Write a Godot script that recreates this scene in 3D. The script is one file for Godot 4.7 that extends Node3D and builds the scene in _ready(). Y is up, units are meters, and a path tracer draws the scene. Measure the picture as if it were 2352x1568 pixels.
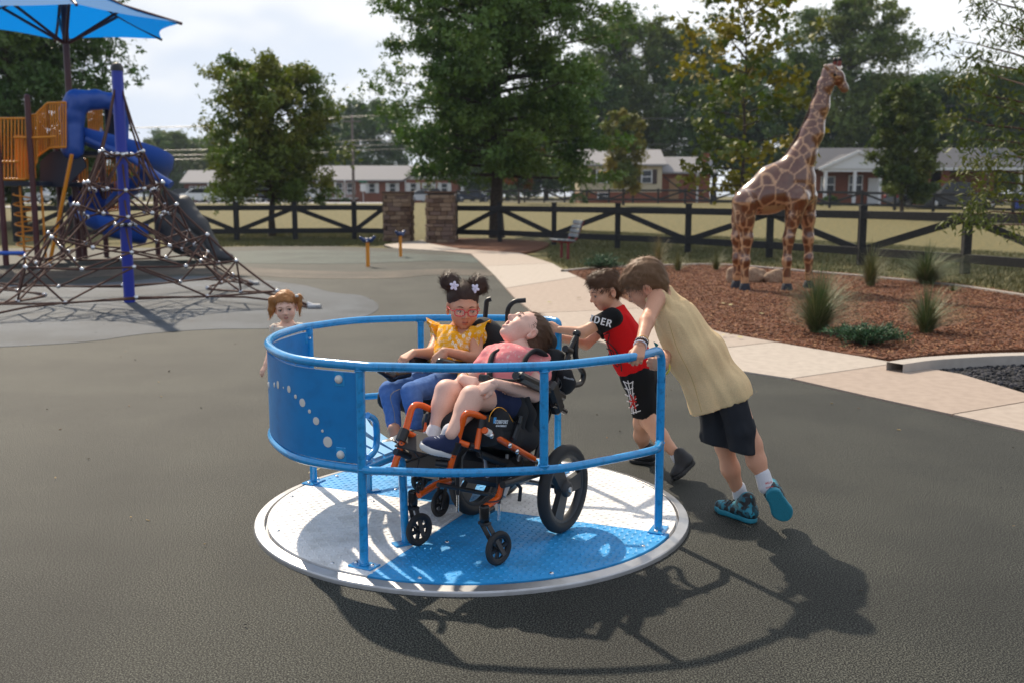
extends Node3D
# ---------------------------------------------------------------- camera maths
const F := 2320.0
const HORIZON := 450.0
var pitch := atan((784.0 - HORIZON) / F)
var eye := Vector3(0, 1.5, 0)
var rng := RandomNumberGenerator.new()
var M := {}
var taken := {}
var t0 := 0

func ray(x: float, y: float) -> Vector3:
	return Vector3((x - 1176.0) / F, 0, 0) + Vector3(0, cos(pitch), -sin(pitch)) * (784.0 - y) / F + Vector3(0, -sin(pitch), -cos(pitch))
func G(x: float, y: float, h := 0.0) -> Vector3:      # where that sight line meets height h
	var d := ray(x, y)
	return eye + d * ((h - eye.y) / d.y)
func D(x: float, y: float, z: float) -> Vector3:      # where that sight line is z metres ahead
	var d := ray(x, y)
	return eye + d * (z / -d.z)
func rise(x: float, z: float) -> float:               # height of the land
	var k := smoothstep(34.0, 92.0, -z) * 0.85 - smoothstep(95.0, 140.0, -z) * 0.25 * smoothstep(5.0, -15.0, x)
	return k
func onland(x: float, z: float) -> Vector3:
	return Vector3(x, rise(x, z), z)
func at_px(x: float, z: float) -> Vector3:            # on the land, z metres ahead, under pixel column x
	var d := ray(x, HORIZON)
	return onland(d.x * z / -d.z, -z)

# ---------------------------------------------------------------- mesh building
class MB:
	var v := PackedVector3Array()
	var n := PackedVector3Array()
	var c := PackedColorArray()
	var u := PackedVector2Array()
	var i := PackedInt32Array()
	var col := Color.WHITE
	func add(p: Vector3, nn: Vector3, uv := Vector2.ZERO) -> int:
		v.append(p); n.append(nn); c.append(col); u.append(uv)
		return v.size() - 1
	func tri(a: Vector3, b: Vector3, d: Vector3) -> void:
		var nn := (d - a).cross(b - a)
		if nn.length_squared() < 1e-20: return
		nn = nn.normalized()
		var k := add(a, nn); add(b, nn); add(d, nn)
		i.append_array([k, k + 1, k + 2])
	func quad(a: Vector3, b: Vector3, d: Vector3, e: Vector3) -> void:   # clockwise seen from the front
		var nn := (d - a).cross(b - a).normalized()
		var k := add(a, nn, Vector2(0, 0)); add(b, nn, Vector2(1, 0)); add(d, nn, Vector2(1, 1)); add(e, nn, Vector2(0, 1))
		i.append_array([k, k + 1, k + 2, k, k + 2, k + 3])
	func box(t: Transform3D, s: Vector3, bev := 0.0) -> void:
		var h := s * 0.5
		var b := minf(bev, minf(h.x, minf(h.y, h.z)) * 0.9)
		var ax := [Vector3.RIGHT, Vector3.UP, Vector3.BACK]
		for k in 3:
			for sg in [-1.0, 1.0]:
				var w: Vector3 = ax[k] * sg
				var p: Vector3 = ax[(k + 1) % 3]
				var q: Vector3 = ax[(k + 2) % 3]
				var hp: float = h[(k + 1) % 3] - b
				var hq: float = h[(k + 2) % 3] - b
				var o: Vector3 = w * h[k]
				if sg < 0: quad(t * (o - p * hp - q * hq), t * (o + p * hp - q * hq), t * (o + p * hp + q * hq), t * (o - p * hp + q * hq))
				else: quad(t * (o - p * hp - q * hq), t * (o - p * hp + q * hq), t * (o + p * hp + q * hq), t * (o + p * hp - q * hq))
		if b <= 0.0: return
		for k in 3:
			for s1 in [-1.0, 1.0]:
				for s2 in [-1.0, 1.0]:
					var k1 := (k + 1) % 3
					var k2 := (k + 2) % 3
					var e: Vector3 = ax[k] * (h[k] - b)
					var c1: Vector3 = ax[k1] * s1 * h[k1] + ax[k2] * s2 * (h[k2] - b)
					var c2: Vector3 = ax[k1] * s1 * (h[k1] - b) + ax[k2] * s2 * h[k2]
					if s1 * s2 < 0: quad(t * (c1 - e), t * (c2 - e), t * (c2 + e), t * (c1 + e))
					else: quad(t * (c1 - e), t * (c1 + e), t * (c2 + e), t * (c2 - e))
		for sx in [-1.0, 1.0]:
			for sy in [-1.0, 1.0]:
				for sz in [-1.0, 1.0]:
					var p1 := Vector3(sx * h.x, sy * (h.y - b), sz * (h.z - b))
					var p2 := Vector3(sx * (h.x - b), sy * h.y, sz * (h.z - b))
					var p3 := Vector3(sx * (h.x - b), sy * (h.y - b), sz * h.z)
					if sx * sy * sz > 0: tri(t * p1, t * p3, t * p2)
					else: tri(t * p1, t * p2, t * p3)
	func bar(a: Vector3, b: Vector3, wide: float, thick: float, side: Vector3, bev := 0.0) -> void:   # a board from a to b; wide runs across, thick along side
		var y := (b - a)
		var l := y.length()
		y = y / l
		var z := (side - y * side.dot(y)).normalized()
		box(Transform3D(Basis(y.cross(z), y, z), (a + b) * 0.5), Vector3(wide, l, thick), bev)
	func tube(pts: PackedVector3Array, rad: Variant, seg := 8, closed := false, flat := 1.0) -> void:
		var m := pts.size()
		var tan := PackedVector3Array()
		for k in m:
			var a := pts[(k - 1 + m) % m] if closed else pts[maxi(k - 1, 0)]
			var b := pts[(k + 1) % m] if closed else pts[mini(k + 1, m - 1)]
			var d := (b - a)
			tan.append(d.normalized() if d.length() > 1e-9 else Vector3.UP)
		var r0 := Vector3.UP if absf(tan[0].y) < 0.9 else Vector3.RIGHT
		var nx := tan[0].cross(r0).normalized()
		var base := v.size()
		for k in m:
			nx = (nx - tan[k] * nx.dot(tan[k])).normalized()
			var ny := tan[k].cross(nx)
			var r: float = rad[k] if rad is Array or rad is PackedFloat32Array else rad
			for j in seg:
				var an := TAU * j / seg
				var nn := nx * cos(an) + ny * sin(an)
				add(pts[k] + (nx * cos(an) + ny * sin(an) * flat) * r, nn, Vector2(float(j) / seg, k * 0.1))
		var rows := m if closed else m - 1
		for k in rows:
			for j in seg:
				var a := base + k * seg + j
				var b := base + k * seg + (j + 1) % seg
				var a2 := base + ((k + 1) % m) * seg + j
				var b2 := base + ((k + 1) % m) * seg + (j + 1) % seg
				i.append_array([a, a2, b, b, a2, b2])
		if not closed:
			for e in 2:
				var k: int = 0 if e == 0 else m - 1
				var nn: Vector3 = -tan[k] if e == 0 else tan[k]
				var cc := add(pts[k], nn)
				var rr := []
				for j in seg: rr.append(add(v[base + k * seg + j], nn))
				for j in seg:
					if e == 0: i.append_array([cc, rr[j], rr[(j + 1) % seg]])
					else: i.append_array([cc, rr[(j + 1) % seg], rr[j]])
	func lathe(prof: Array, t: Transform3D, seg := 16) -> void:    # profile of [radius, height]; runs up, outside facing out
		var m := prof.size()
		var base := v.size()
		for k in m:
			var p: Vector2 = prof[k]
			var a: Vector2 = prof[maxi(k - 1, 0)]
			var b: Vector2 = prof[mini(k + 1, m - 1)]
			var d := (b - a).normalized()
			for j in seg:
				var an := TAU * j / seg
				var o := Vector3(cos(an), 0, sin(an))
				add(t * (o * p.x + Vector3.UP * p.y), (t.basis * (o * d.y - Vector3.UP * d.x)).normalized(), Vector2(float(j) / seg, float(k) / m))
		for k in m - 1:
			for j in seg:
				var a := base + k * seg + j
				var b := base + k * seg + (j + 1) % seg
				i.append_array([a, b, a + seg, b, b + seg, a + seg])
	func ball(p: Vector3, r: Vector3, seg := 10, rings := 7, bs := Basis.IDENTITY) -> void:
		var base := v.size()
		for k in rings + 1:
			var ph := PI * k / rings
			for j in seg:
				var an := TAU * j / seg
				var o := Vector3(sin(ph) * cos(an), cos(ph), sin(ph) * sin(an))
				add(p + bs * (o * r), (bs * (o / r)).normalized())
		for k in rings:
			for j in seg:
				var a := base + k * seg + j
				var b := base + k * seg + (j + 1) % seg
				i.append_array([a, a + seg, b, b, a + seg, b + seg])
	func slab(poly: PackedVector2Array, y0: float, y1: float) -> void:   # a flat plate over a polygon of (x, z)
		var t := Geometry2D.triangulate_polygon(poly)
		for k in range(0, t.size(), 3):
			var a := Vector3(poly[t[k]].x, y1, poly[t[k]].y)
			var b := Vector3(poly[t[k + 1]].x, y1, poly[t[k + 1]].y)
			var d := Vector3(poly[t[k + 2]].x, y1, poly[t[k + 2]].y)
			if (d - a).cross(b - a).y > 0: tri(a, b, d)
			else: tri(a, d, b)
		if y0 < y1:
			var area := 0.0
			var m := poly.size()
			for k in m: area += poly[k].cross(poly[(k + 1) % m])
			for k in m:
				var p := poly[k]
				var q := poly[(k + 1) % m]
				if area < 0:
					p = poly[(k + 1) % m]; q = poly[k]
				quad(Vector3(p.x, y0, p.y), Vector3(q.x, y0, q.y), Vector3(q.x, y1, q.y), Vector3(p.x, y1, p.y))
	func prism(poly: PackedVector2Array, t: Transform3D, depth: float) -> void:   # polygon in xy pushed along z, both ways half
		var tr := Geometry2D.triangulate_polygon(poly)
		var h := depth * 0.5
		for k in range(0, tr.size(), 3):
			for s in [-1.0, 1.0]:
				var a := Vector3(poly[tr[k]].x, poly[tr[k]].y, s * h)
				var b := Vector3(poly[tr[k + 1]].x, poly[tr[k + 1]].y, s * h)
				var d := Vector3(poly[tr[k + 2]].x, poly[tr[k + 2]].y, s * h)
				if (d - a).cross(b - a).z * s > 0: tri(t * a, t * b, t * d)
				else: tri(t * a, t * d, t * b)
		var area := 0.0
		var m := poly.size()
		for k in m: area += poly[k].cross(poly[(k + 1) % m])
		for k in m:
			var p := poly[k]
			var q := poly[(k + 1) % m]
			if area < 0:
				p = poly[(k + 1) % m]; q = poly[k]
			quad(t * Vector3(p.x, p.y, -h), t * Vector3(p.x, p.y, h), t * Vector3(q.x, q.y, h), t * Vector3(q.x, q.y, -h))
	func mesh() -> ArrayMesh:
		var a := []
		a.resize(Mesh.ARRAY_MAX)
		a[Mesh.ARRAY_VERTEX] = v; a[Mesh.ARRAY_NORMAL] = n; a[Mesh.ARRAY_COLOR] = c; a[Mesh.ARRAY_TEX_UV] = u; a[Mesh.ARRAY_INDEX] = i
		var am := ArrayMesh.new()
		if v.size() > 0: am.add_surface_from_arrays(Mesh.PRIMITIVE_TRIANGLES, a)
		return am

func numbered(called: String) -> String:
	var k: int = taken.get(called, 0)
	taken[called] = k + 1
	return called if k == 0 else "%s_%03d" % [called, k]
func put_mesh(called: String, me: Mesh, mat: Material, parent: Node = null) -> MeshInstance3D:
	var o := MeshInstance3D.new()
	o.name = numbered(called) if parent == null else called
	o.mesh = me
	o.material_override = mat
	(parent if parent else self).add_child(o, true)
	return o
func obj(called: String, b: MB, mat: Material, parent: Node = null) -> MeshInstance3D:
	return put_mesh(called, b.mesh(), mat, parent)
func tag(o: Node, label: String, category: String, group := "") -> Node:
	o.set_meta("label", label); o.set_meta("category", category)
	if group: o.set_meta("group", group)
	return o
func thing(called: String, label: String, category: String, at := Vector3.ZERO, turn := 0.0, group := "") -> Node3D:
	var o := Node3D.new()
	o.name = numbered(called)
	add_child(o)
	o.position = at
	o.rotation.y = turn
	tag(o, label, category, group)
	return o
func struct(called: String, b: MB, mat: Material, kind := "structure") -> MeshInstance3D:
	var o := obj(called, b, mat)
	o.set_meta("kind", kind)
	return o
func spline(p: Array, per := 6, closed := false) -> PackedVector3Array:
	var out := PackedVector3Array()
	var m := p.size()
	for k in (m if closed else m - 1):
		var a: Vector3 = p[(k - 1 + m) % m] if closed else p[maxi(k - 1, 0)]
		var b: Vector3 = p[k]
		var c: Vector3 = p[(k + 1) % m]
		var d: Vector3 = p[(k + 2) % m] if closed else p[mini(k + 2, m - 1)]
		for j in per: out.append(b.cubic_interpolate(c, a, d, float(j) / per))
	if not closed: out.append(p[m - 1])
	return out
func bend(p: Array, r: float, per := 5) -> PackedVector3Array:      # a polyline with rounded corners
	var out := PackedVector3Array([p[0]])
	for k in range(1, p.size() - 1):
		var a: Vector3 = p[k - 1]
		var b: Vector3 = p[k]
		var c: Vector3 = p[k + 1]
		var ra := minf(r, minf(a.distance_to(b), b.distance_to(c)) * 0.49)
		var s := b + (a - b).normalized() * ra
		var e := b + (c - b).normalized() * ra
		for j in per + 1:
			var t := float(j) / per
			out.append(s.lerp(b, t).lerp(b.lerp(e, t), t))
	out.append(p[p.size() - 1])
	return out
func frame(o: Vector3, y: Vector3, hint := Vector3.BACK) -> Transform3D:   # local y along y
	y = y.normalized()
	if absf(y.dot(hint)) > 0.98: hint = Vector3.RIGHT
	var x := y.cross(hint).normalized()
	return Transform3D(Basis(x, y, x.cross(y)), o)
func mat(c: Color, rough := 0.6, metal := 0.0) -> StandardMaterial3D:   # c is the linear base colour
	var m := StandardMaterial3D.new()
	m.albedo_color = c.linear_to_srgb()
	m.roughness = rough
	m.metallic = metal
	return m
func vmat(rough := 0.7) -> StandardMaterial3D:
	var m := StandardMaterial3D.new()
	m.vertex_color_use_as_albedo = true
	m.roughness = rough
	return m
func noise_tex(freq: float, ramp: Array, size := 512, octaves := 4, sd := 1, kind := FastNoiseLite.TYPE_SIMPLEX_SMOOTH, plain := false, gain := 0.5) -> ImageTexture:   # ramp: [[pos, linear colour], ...]
	var nz := FastNoiseLite.new()
	nz.seed = sd
	nz.noise_type = kind
	nz.frequency = freq
	nz.fractal_octaves = octaves
	nz.fractal_gain = gain
	var im := nz.get_image(size, size) if plain else nz.get_seamless_image(size, size)
	var g := Gradient.new()
	g.offsets = PackedFloat32Array(ramp.map(func(a): return a[0]))
	g.colors = PackedColorArray(ramp.map(func(a): return (a[1] as Color).linear_to_srgb()))
	var lut := PackedByteArray()
	for k in 256:
		var c := g.sample(k / 255.0)
		lut.append_array([c.r8, c.g8, c.b8])
	im.convert(Image.FORMAT_L8)
	var src := im.get_data()
	var dst := PackedByteArray()
	dst.resize(size * size * 3)
	for k in size * size:
		var s := src[k] * 3
		dst[k * 3] = lut[s]; dst[k * 3 + 1] = lut[s + 1]; dst[k * 3 + 2] = lut[s + 2]
	return ImageTexture.create_from_image(Image.create_from_data(size, size, false, Image.FORMAT_RGB8, dst))
func tri_map(m: StandardMaterial3D, scale: float, world := true) -> StandardMaterial3D:
	m.uv1_triplanar = true
	m.uv1_world_triplanar = world
	m.uv1_scale = Vector3.ONE * scale
	return m
func bumpy(m: StandardMaterial3D, t: Texture2D, cm: float) -> StandardMaterial3D:
	m.heightmap_enabled = true
	m.heightmap_texture = t
	m.heightmap_scale = cm
	return m
func lap(what: String) -> void:
	print("%6d ms  %s" % [Time.get_ticks_msec() - t0, what])
# ---------------------------------------------------------------- light and lens
func make_sky() -> void:
	var w := 1024
	var h := 512
	var im := Image.create(w, h, false, Image.FORMAT_RGBF)
	var nz := FastNoiseLite.new()
	nz.seed = 11; nz.frequency = 0.9; nz.fractal_octaves = 5; nz.fractal_gain = 0.55
	var sun := Vector3(-0.47, 0.935, -0.885).normalized()
	for y in h:
		var el := PI * (0.5 - (y + 0.5) / h)
		for x in w:
			var az := TAU * ((x + 0.5) / w) 
			var d := Vector3(cos(el) * sin(az), sin(el), cos(el) * cos(az))
			d = Vector3(-d.x, d.y, -d.z)
			var up := maxf(d.y, 0.0)
			var c := Color(0.62, 0.72, 0.88).lerp(Color(0.37, 0.45, 0.60), pow(up, 0.55))
			var q := d / (up + 0.16)
			var cl := nz.get_noise_3d(q.x * 1.05, 0.3, q.z * 1.05) + 0.5 * nz.get_noise_3d(q.x * 3.0 + 5.0, 2.0, q.z * 3.0)
			var near := maxf(d.dot(sun), 0.0)
			var cover := clampf(smoothstep(-0.30, 0.22, cl + 0.95 * near * near - 0.30), 0.0, 1.0)
			var cc := Color(0.96, 0.98, 1.0) * (0.86 + 0.20 * cl)
			c = c.lerp(cc, cover * (0.92 - 0.5 * up))
			c = c.lerp(Color(0.70, 0.76, 0.85).lerp(Color(0.93, 0.95, 0.98), smoothstep(0.30, 0.72, near)), 0.75 * pow(1.0 - up, 4.0))
			c += Color(0.30, 0.29, 0.26) * pow(near, 5.0)
			if d.y < 0: c = Color(0.3, 0.3, 0.3)
			im.set_pixel(x, y, Color(c.r, c.g, c.b))
	var ps := PanoramaSkyMaterial.new()
	ps.panorama = ImageTexture.create_from_image(im)
	var sky := Sky.new()
	sky.sky_material = ps
	var e := Environment.new()
	e.background_mode = Environment.BG_SKY
	e.sky = sky
	e.tonemap_mode = Environment.TONE_MAPPER_LINEAR
	e.tonemap_exposure = 1.13
	e.sdfgi_enabled = true
	e.ssao_enabled = true
	e.ssil_enabled = true
	e.fog_enabled = true
	e.fog_density = 0.00028
	e.fog_light_color = Color(0.80, 0.86, 0.93)
	var we := WorldEnvironment.new()
	we.name = "world"
	we.environment = e
	add_child(we)

func make_view() -> void:
	var cam := Camera3D.new()
	cam.name = "camera"
	add_child(cam)
	cam.position = eye
	cam.rotation.x = -pitch
	cam.fov = 2.0 * rad_to_deg(atan(784.0 / F))
	cam.near = 0.05
	cam.far = 1500.0
	var at := CameraAttributesPhysical.new()
	at.frustum_focal_length = 24.0 / 2.0 / tan(deg_to_rad(cam.fov) / 2.0)
	at.frustum_focus_distance = 4.35
	at.exposure_aperture = 3.2
	cam.attributes = at
	cam.current = true
	make_sky()
	var s := DirectionalLight3D.new()
	s.name = "sun"
	add_child(s)
	s.look_at_from_position(Vector3.ZERO, Vector3(0.47, -0.935, 0.885))
	s.light_energy = 1.55
	s.light_color = Color(1.0, 0.94, 0.85)
	s.light_angular_distance = 0.9
	s.shadow_enabled = true

# ---------------------------------------------------------------- materials shared by the setting
func make_materials() -> void:
	var W := Color.WHITE
	var speck := noise_tex(0.050, [[0.0, Color(0.0, 0.0, 0.0)], [0.46, Color(0.002, 0.003, 0.003)], [0.52, Color(0.05, 0.058, 0.044)], [0.56, Color(0.26, 0.28, 0.215)], [1.0, Color(0.80, 0.82, 0.66)]], 1024, 2, 3, FastNoiseLite.TYPE_SIMPLEX, true, 0.7)
	var grain := noise_tex(0.050, [[0.0, Color.BLACK], [1.0, W]], 1024, 2, 3, FastNoiseLite.TYPE_SIMPLEX, true, 0.7)
	var patch := noise_tex(0.006, [[0.0, Color(0.45, 0.46, 0.46)], [0.45, Color(0.72, 0.72, 0.72)], [0.6, Color(0.85, 0.84, 0.82)], [1.0, W]], 512, 6, 9)
	for a in [["rubber", Color(0.50, 0.495, 0.52)], ["rubber_blue", Color(1.0, 1.16, 1.85)], ["rubber_red", Color(1.25, 0.95, 0.92)], ["rubber_teal", Color(0.72, 0.98, 1.12)]]:
		var m := mat((a[1] as Color) * 0.45, 0.68)
		m.albedo_texture = speck
		tri_map(m, 2.0)
		bumpy(m, grain, 0.25)
		m.detail_enabled = true
		m.detail_albedo = patch
		m.detail_blend_mode = BaseMaterial3D.BLEND_MODE_MUL
		m.detail_uv_layer = BaseMaterial3D.DETAIL_UV_2
		m.uv2_triplanar = true
		m.uv2_world_triplanar = true
		m.uv2_scale = Vector3.ONE * 0.19
		m.metallic_specular = 0.35
		M[a[0]] = m
	var g := mat(Color(0.8, 0.8, 0.8), 0.95)
	g.albedo_texture = noise_tex(0.03, [[0.0, Color(0.045, 0.050, 0.010)], [0.42, Color(0.105, 0.098, 0.020)], [0.62, Color(0.18, 0.135, 0.034)], [1.0, Color(0.28, 0.185, 0.055)]], 1024, 6, 5, FastNoiseLite.TYPE_SIMPLEX_SMOOTH, false, 0.65)
	tri_map(g, 0.12)
	bumpy(g, noise_tex(0.2, [[0.0, Color.BLACK], [1.0, W]], 512, 3, 6), 3.0)
	M.lawn = g
	var con := mat(W, 0.8)
	con.albedo_texture = noise_tex(0.02, [[0.0, Color(0.355, 0.312, 0.272)], [0.5, Color(0.40, 0.355, 0.31)], [1.0, Color(0.44, 0.392, 0.345)]], 512, 6, 7)
	tri_map(con, 0.8)
	bumpy(con, noise_tex(0.25, [[0.0, Color.BLACK], [1.0, W]], 512, 2, 8), 0.12)
	M.concrete = con
	var mul := mat(W, 0.95)
	mul.albedo_texture = noise_tex(0.05, [[0.0, Color(0.03, 0.010, 0.004)], [0.4, Color(0.125, 0.043, 0.018)], [0.65, Color(0.21, 0.080, 0.034)], [1.0, Color(0.36, 0.17, 0.08)]], 1024, 5, 12)
	tri_map(mul, 1.1)
	bumpy(mul, noise_tex(0.08, [[0.0, Color.BLACK], [1.0, W]], 512, 4, 13), 2.5)
	M.mulch = mul
	var asph := mat(W, 0.9)
	asph.albedo_texture = noise_tex(0.1, [[0.0, Color(0.16, 0.16, 0.165)], [1.0, Color(0.30, 0.30, 0.31)]], 256, 3, 14)
	tri_map(asph, 0.5)
	M.asphalt = asph
	M.weave_stone = noise_tex(0.03, [[0.0, Color(0.62, 0.60, 0.58)], [0.5, Color(0.88, 0.87, 0.86)], [1.0, W]], 256, 5, 16)
	M.orange_play = mat(Color(0.72, 0.25, 0.010), 0.38)
	M.fence = mat(W, 0.75)
	M.fence.albedo_texture = noise_tex(0.03, [[0.0, Color(0.006, 0.006, 0.007)], [0.6, Color(0.014, 0.013, 0.013)], [1.0, Color(0.035, 0.032, 0.03)]], 256, 4, 15)
	tri_map(M.fence, 1.5)

func px_poly(a: Array, h := 0.0) -> PackedVector2Array:
	var out := PackedVector2Array()
	for q in a:
		var p := G(q[0], q[1], h)
		out.append(Vector2(p.x, p.z))
	return out
func smooth_poly(p: PackedVector2Array, per := 5) -> PackedVector2Array:
	var arr := []
	for q in p: arr.append(Vector3(q.x, 0, q.y))
	var out := PackedVector2Array()
	for q in spline(arr, per, true): out.append(Vector2(q.x, q.z))
	return out

func make_ground() -> void:
	# the land, one sheet to the horizon
	var b := MB.new()
	var xs := [-600.0, -300.0, -160.0, -110.0, -80.0, -60.0]
	for k in 60: xs.append(-48.0 + k * 1.8)
	xs.append_array([65.0, 85.0, 120.0, 200.0, 400.0, 700.0])
	var zs := [30.0, 10.0, 0.0, -8.0, -14.0, -20.0, -26.0, -32.0]
	for k in 24: zs.append(-36.0 - k * 5.0)
	zs.append_array([-170.0, -220.0, -320.0, -500.0, -800.0, -1200.0])
	for z in zs:
		for x in xs: b.add(Vector3(x, rise(x, z) - 0.05, z), Vector3.UP)
	for r in zs.size() - 1:
		for c in xs.size() - 1:
			var k := r * xs.size() + c
			b.i.append_array([k, k + xs.size(), k + 1, k + 1, k + xs.size(), k + xs.size() + 1])
	struct("ground", b, M.lawn)
	# poured rubber play surface, with coloured areas laid over it
	var edge := [[2500, 1028], [2352, 993], [2186, 954.7], [2000, 914], [1817, 872], [1706, 855], [1600, 838], [1500, 820], [1400, 795], [1300, 760], [1225, 722], [1180, 686], [1136, 636], [1112, 613], [1080, 584], [1010, 577], [905, 571], [760, 566], [600, 566], [450, 569]]
	var poly := px_poly(edge)
	poly.append_array([Vector2(-16, -29), Vector2(-26, -26), Vector2(-30, -10), Vector2(-20, 6), Vector2(12, 6), Vector2(6.5, -2.0)])
	b = MB.new(); b.slab(poly, -0.06, 0.0)
	struct("rubber_surface", b, M.rubber)
	b = MB.new(); b.slab(smooth_poly(px_poly([[-500, 820], [0, 797], [200, 785], [330, 768], [480, 757], [620, 755], [760, 748], [852, 722], [868, 700], [830, 680], [760, 672], [690, 655], [560, 640], [420, 636], [250, 650], [80, 655], [-120, 655], [-500, 690]])), 0.0, 0.004)
	struct("blue_rubber_area", b, M.rubber_blue)
	b = MB.new(); b.slab(smooth_poly(px_poly([[-60, 632], [100, 640], [300, 634], [480, 630], [700, 640], [900, 640], [1000, 632], [1142, 634], [1130, 622], [1010, 618], [860, 624], [700, 622], [520, 612], [300, 618], [100, 622], [-60, 614]])), 0.0, 0.004)
	struct("red_rubber_area", b, M.rubber_red)
	b = MB.new(); b.slab(smooth_poly(px_poly([[1075, 588], [1000, 586], [860, 578], [700, 574], [520, 578], [400, 584], [420, 600], [620, 606], [820, 606], [1000, 600], [1095, 604]])), 0.0, 0.004)
	struct("teal_rubber_area", b, M.rubber_teal)
	chips(px_poly([[-300, 1500], [2500, 1500], [2340, 1000], [1800, 880], [1300, 770], [1150, 660], [1080, 600], [500, 600], [-300, 800]]), 0.002, 170, "ground_litter", "scattered bits of bark and dry leaf lying on the rubber surface", [Color(0.16, 0.09, 0.045), Color(0.30, 0.22, 0.11), Color(0.06, 0.045, 0.03), Color(0.02, 0.02, 0.02)], Vector3(0.016, 0.004, 0.008))
	# concrete walk, slab by slab
	var walk := Node3D.new()
	walk.name = "walkway"; walk.set_meta("kind", "structure"); add_child(walk)
	var L := [[880, 563], [905, 571], [1010, 577], [1080, 584], [1112, 613], [1136, 636], [1160, 664], [1180, 686], [1225, 722], [1300, 760], [1400, 795], [1500, 820], [1600, 838], [1706, 855], [1817, 872], [2000, 914], [2186, 954.7], [2352, 993], [2520, 1033]]
	var R := [[972, 552], [985, 560], [1060, 573], [1195, 582], [1270, 606], [1300, 623], [1330, 637], [1352, 648], [1480, 710], [1560, 736], [1656, 764], [1785, 787], [1860, 800], [1960, 817], [2064, 836], [2210, 861], [2400, 918], [2480, 944], [2640, 985]]
	var joint := [0, 2, 3, 4, 6, 8, 11, 14, 16, 18]
	var tone := []
	for k in 3:
		var m: StandardMaterial3D = M.concrete.duplicate()
		m.albedo_color = Color(1, 0.985 - 0.02 * k, 0.97 - 0.03 * k) * (1.0 - 0.035 * k)
		tone.append(m)
	for k in joint.size() - 1:
		var pl := PackedVector2Array()
		for j in range(joint[k], joint[k + 1] + 1): pl.append_array(px_poly([L[j]]))
		for j in range(joint[k + 1], joint[k] - 1, -1): pl.append_array(px_poly([R[j]]))
		var cut := Geometry2D.offset_polygon(pl, -0.005 - 0.003 * minf(6.0, -pl[0].y / 5.0))
		if cut.is_empty(): continue
		b = MB.new(); b.slab(cut[0], -0.08, 0.012)
		obj("slab", b, tone[(k * 2) % 3], walk)
	b = MB.new()
	var under := PackedVector2Array()
	for q in L: under.append_array(px_poly([q]))
	for k in range(R.size() - 1, -1, -1): under.append_array(px_poly([R[k]]))
	b.slab(under, -0.03, -0.004)
	obj("joint_bed", b, mat(Color(0.07, 0.055, 0.045), 0.95), walk)
	# mulch bed and its kerbs
	var bed := [[1301, 624], [1330, 638], [1352, 649], [1480, 711], [1560, 737], [1656, 765], [1785, 788], [1860, 801], [1960, 818], [2045, 829], [2200, 811], [2352, 805], [2600, 806], [2600, 712], [2352, 677], [2190, 654], [2000, 635], [1850, 622], [1660, 607], [1420, 612]]
	b = MB.new(); b.slab(px_poly(bed), -0.06, 0.02)
	struct("mulch_bed", b, M.mulch)
	var gate_bed := [[985, 560], [1060, 573], [1195, 582], [1262, 560], [1200, 552], [1045, 548]]
	b = MB.new(); b.slab(smooth_poly(px_poly(gate_bed), 3), -0.06, 0.01)
	struct("mulch_bed", b, M.mulch)
	chips(px_poly(bed), 0.02, 26000, "mulch_chips", "loose reddish brown bark chips covering the planting bed", [Color(0.23, 0.085, 0.034), Color(0.15, 0.055, 0.022), Color(0.34, 0.17, 0.08), Color(0.08, 0.03, 0.014), Color(0.20, 0.065, 0.024)], Vector3(0.035, 0.009, 0.013))
	kerb([[1292, 620], [1352, 615], [1420, 611], [1540, 607], [1660, 606], [1850, 621], [2000, 634], [2190, 653], [2352, 676], [2620, 714]], 0.08, 0.05, "low concrete edging behind the planting bed beside the lawn")
	kerb([[2056, 833], [2120, 824], [2200, 818], [2280, 814], [2352, 812], [2480, 810], [2620, 812]], 0.16, 0.085, "pale curved concrete kerb between mulch bed and black stones")
	var rocks := [[2110, 842], [2210, 829], [2352, 824], [2600, 826], [2600, 960], [2400, 906], [2352, 890]]
	b = MB.new(); b.slab(px_poly(rocks), -0.06, -0.02)
	struct("stone_bed", b, mat(Color(0.012, 0.012, 0.014), 0.8))
	chips(px_poly(rocks), -0.02, 2600, "black_stones", "small black lava stones in the corner bed by the kerb", [Color(0.02, 0.02, 0.023), Color(0.045, 0.043, 0.05), Color(0.01, 0.01, 0.012)], Vector3(0.034, 0.026, 0.03))
	# far road and parking lot beyond the lawn
	b = MB.new()
	var road := []
	for k in 40:
		var x := -150.0 + k * 8.0
		road.append([x, -118.0 - 0.05 * x, -111.0 - 0.05 * x])
	for k in road.size() - 1:
		var p: Array = road[k]
		var q: Array = road[k + 1]
		b.quad(onland(p[0], p[1]), onland(q[0], q[1]), onland(q[0], q[2]), onland(p[0], p[2]))
	struct("road", b, M.asphalt)
	b = MB.new()
	for k in 14:
		var x := -96.0 + k * 6.0
		b.quad(onland(x, -104) + Vector3.UP * 0.012, onland(x + 6, -104) + Vector3.UP * 0.012, onland(x + 6, -74) + Vector3.UP * 0.012, onland(x, -74) + Vector3.UP * 0.012)
	struct("parking_lot", b, mat(Color(0.34, 0.34, 0.35), 0.8))

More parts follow.
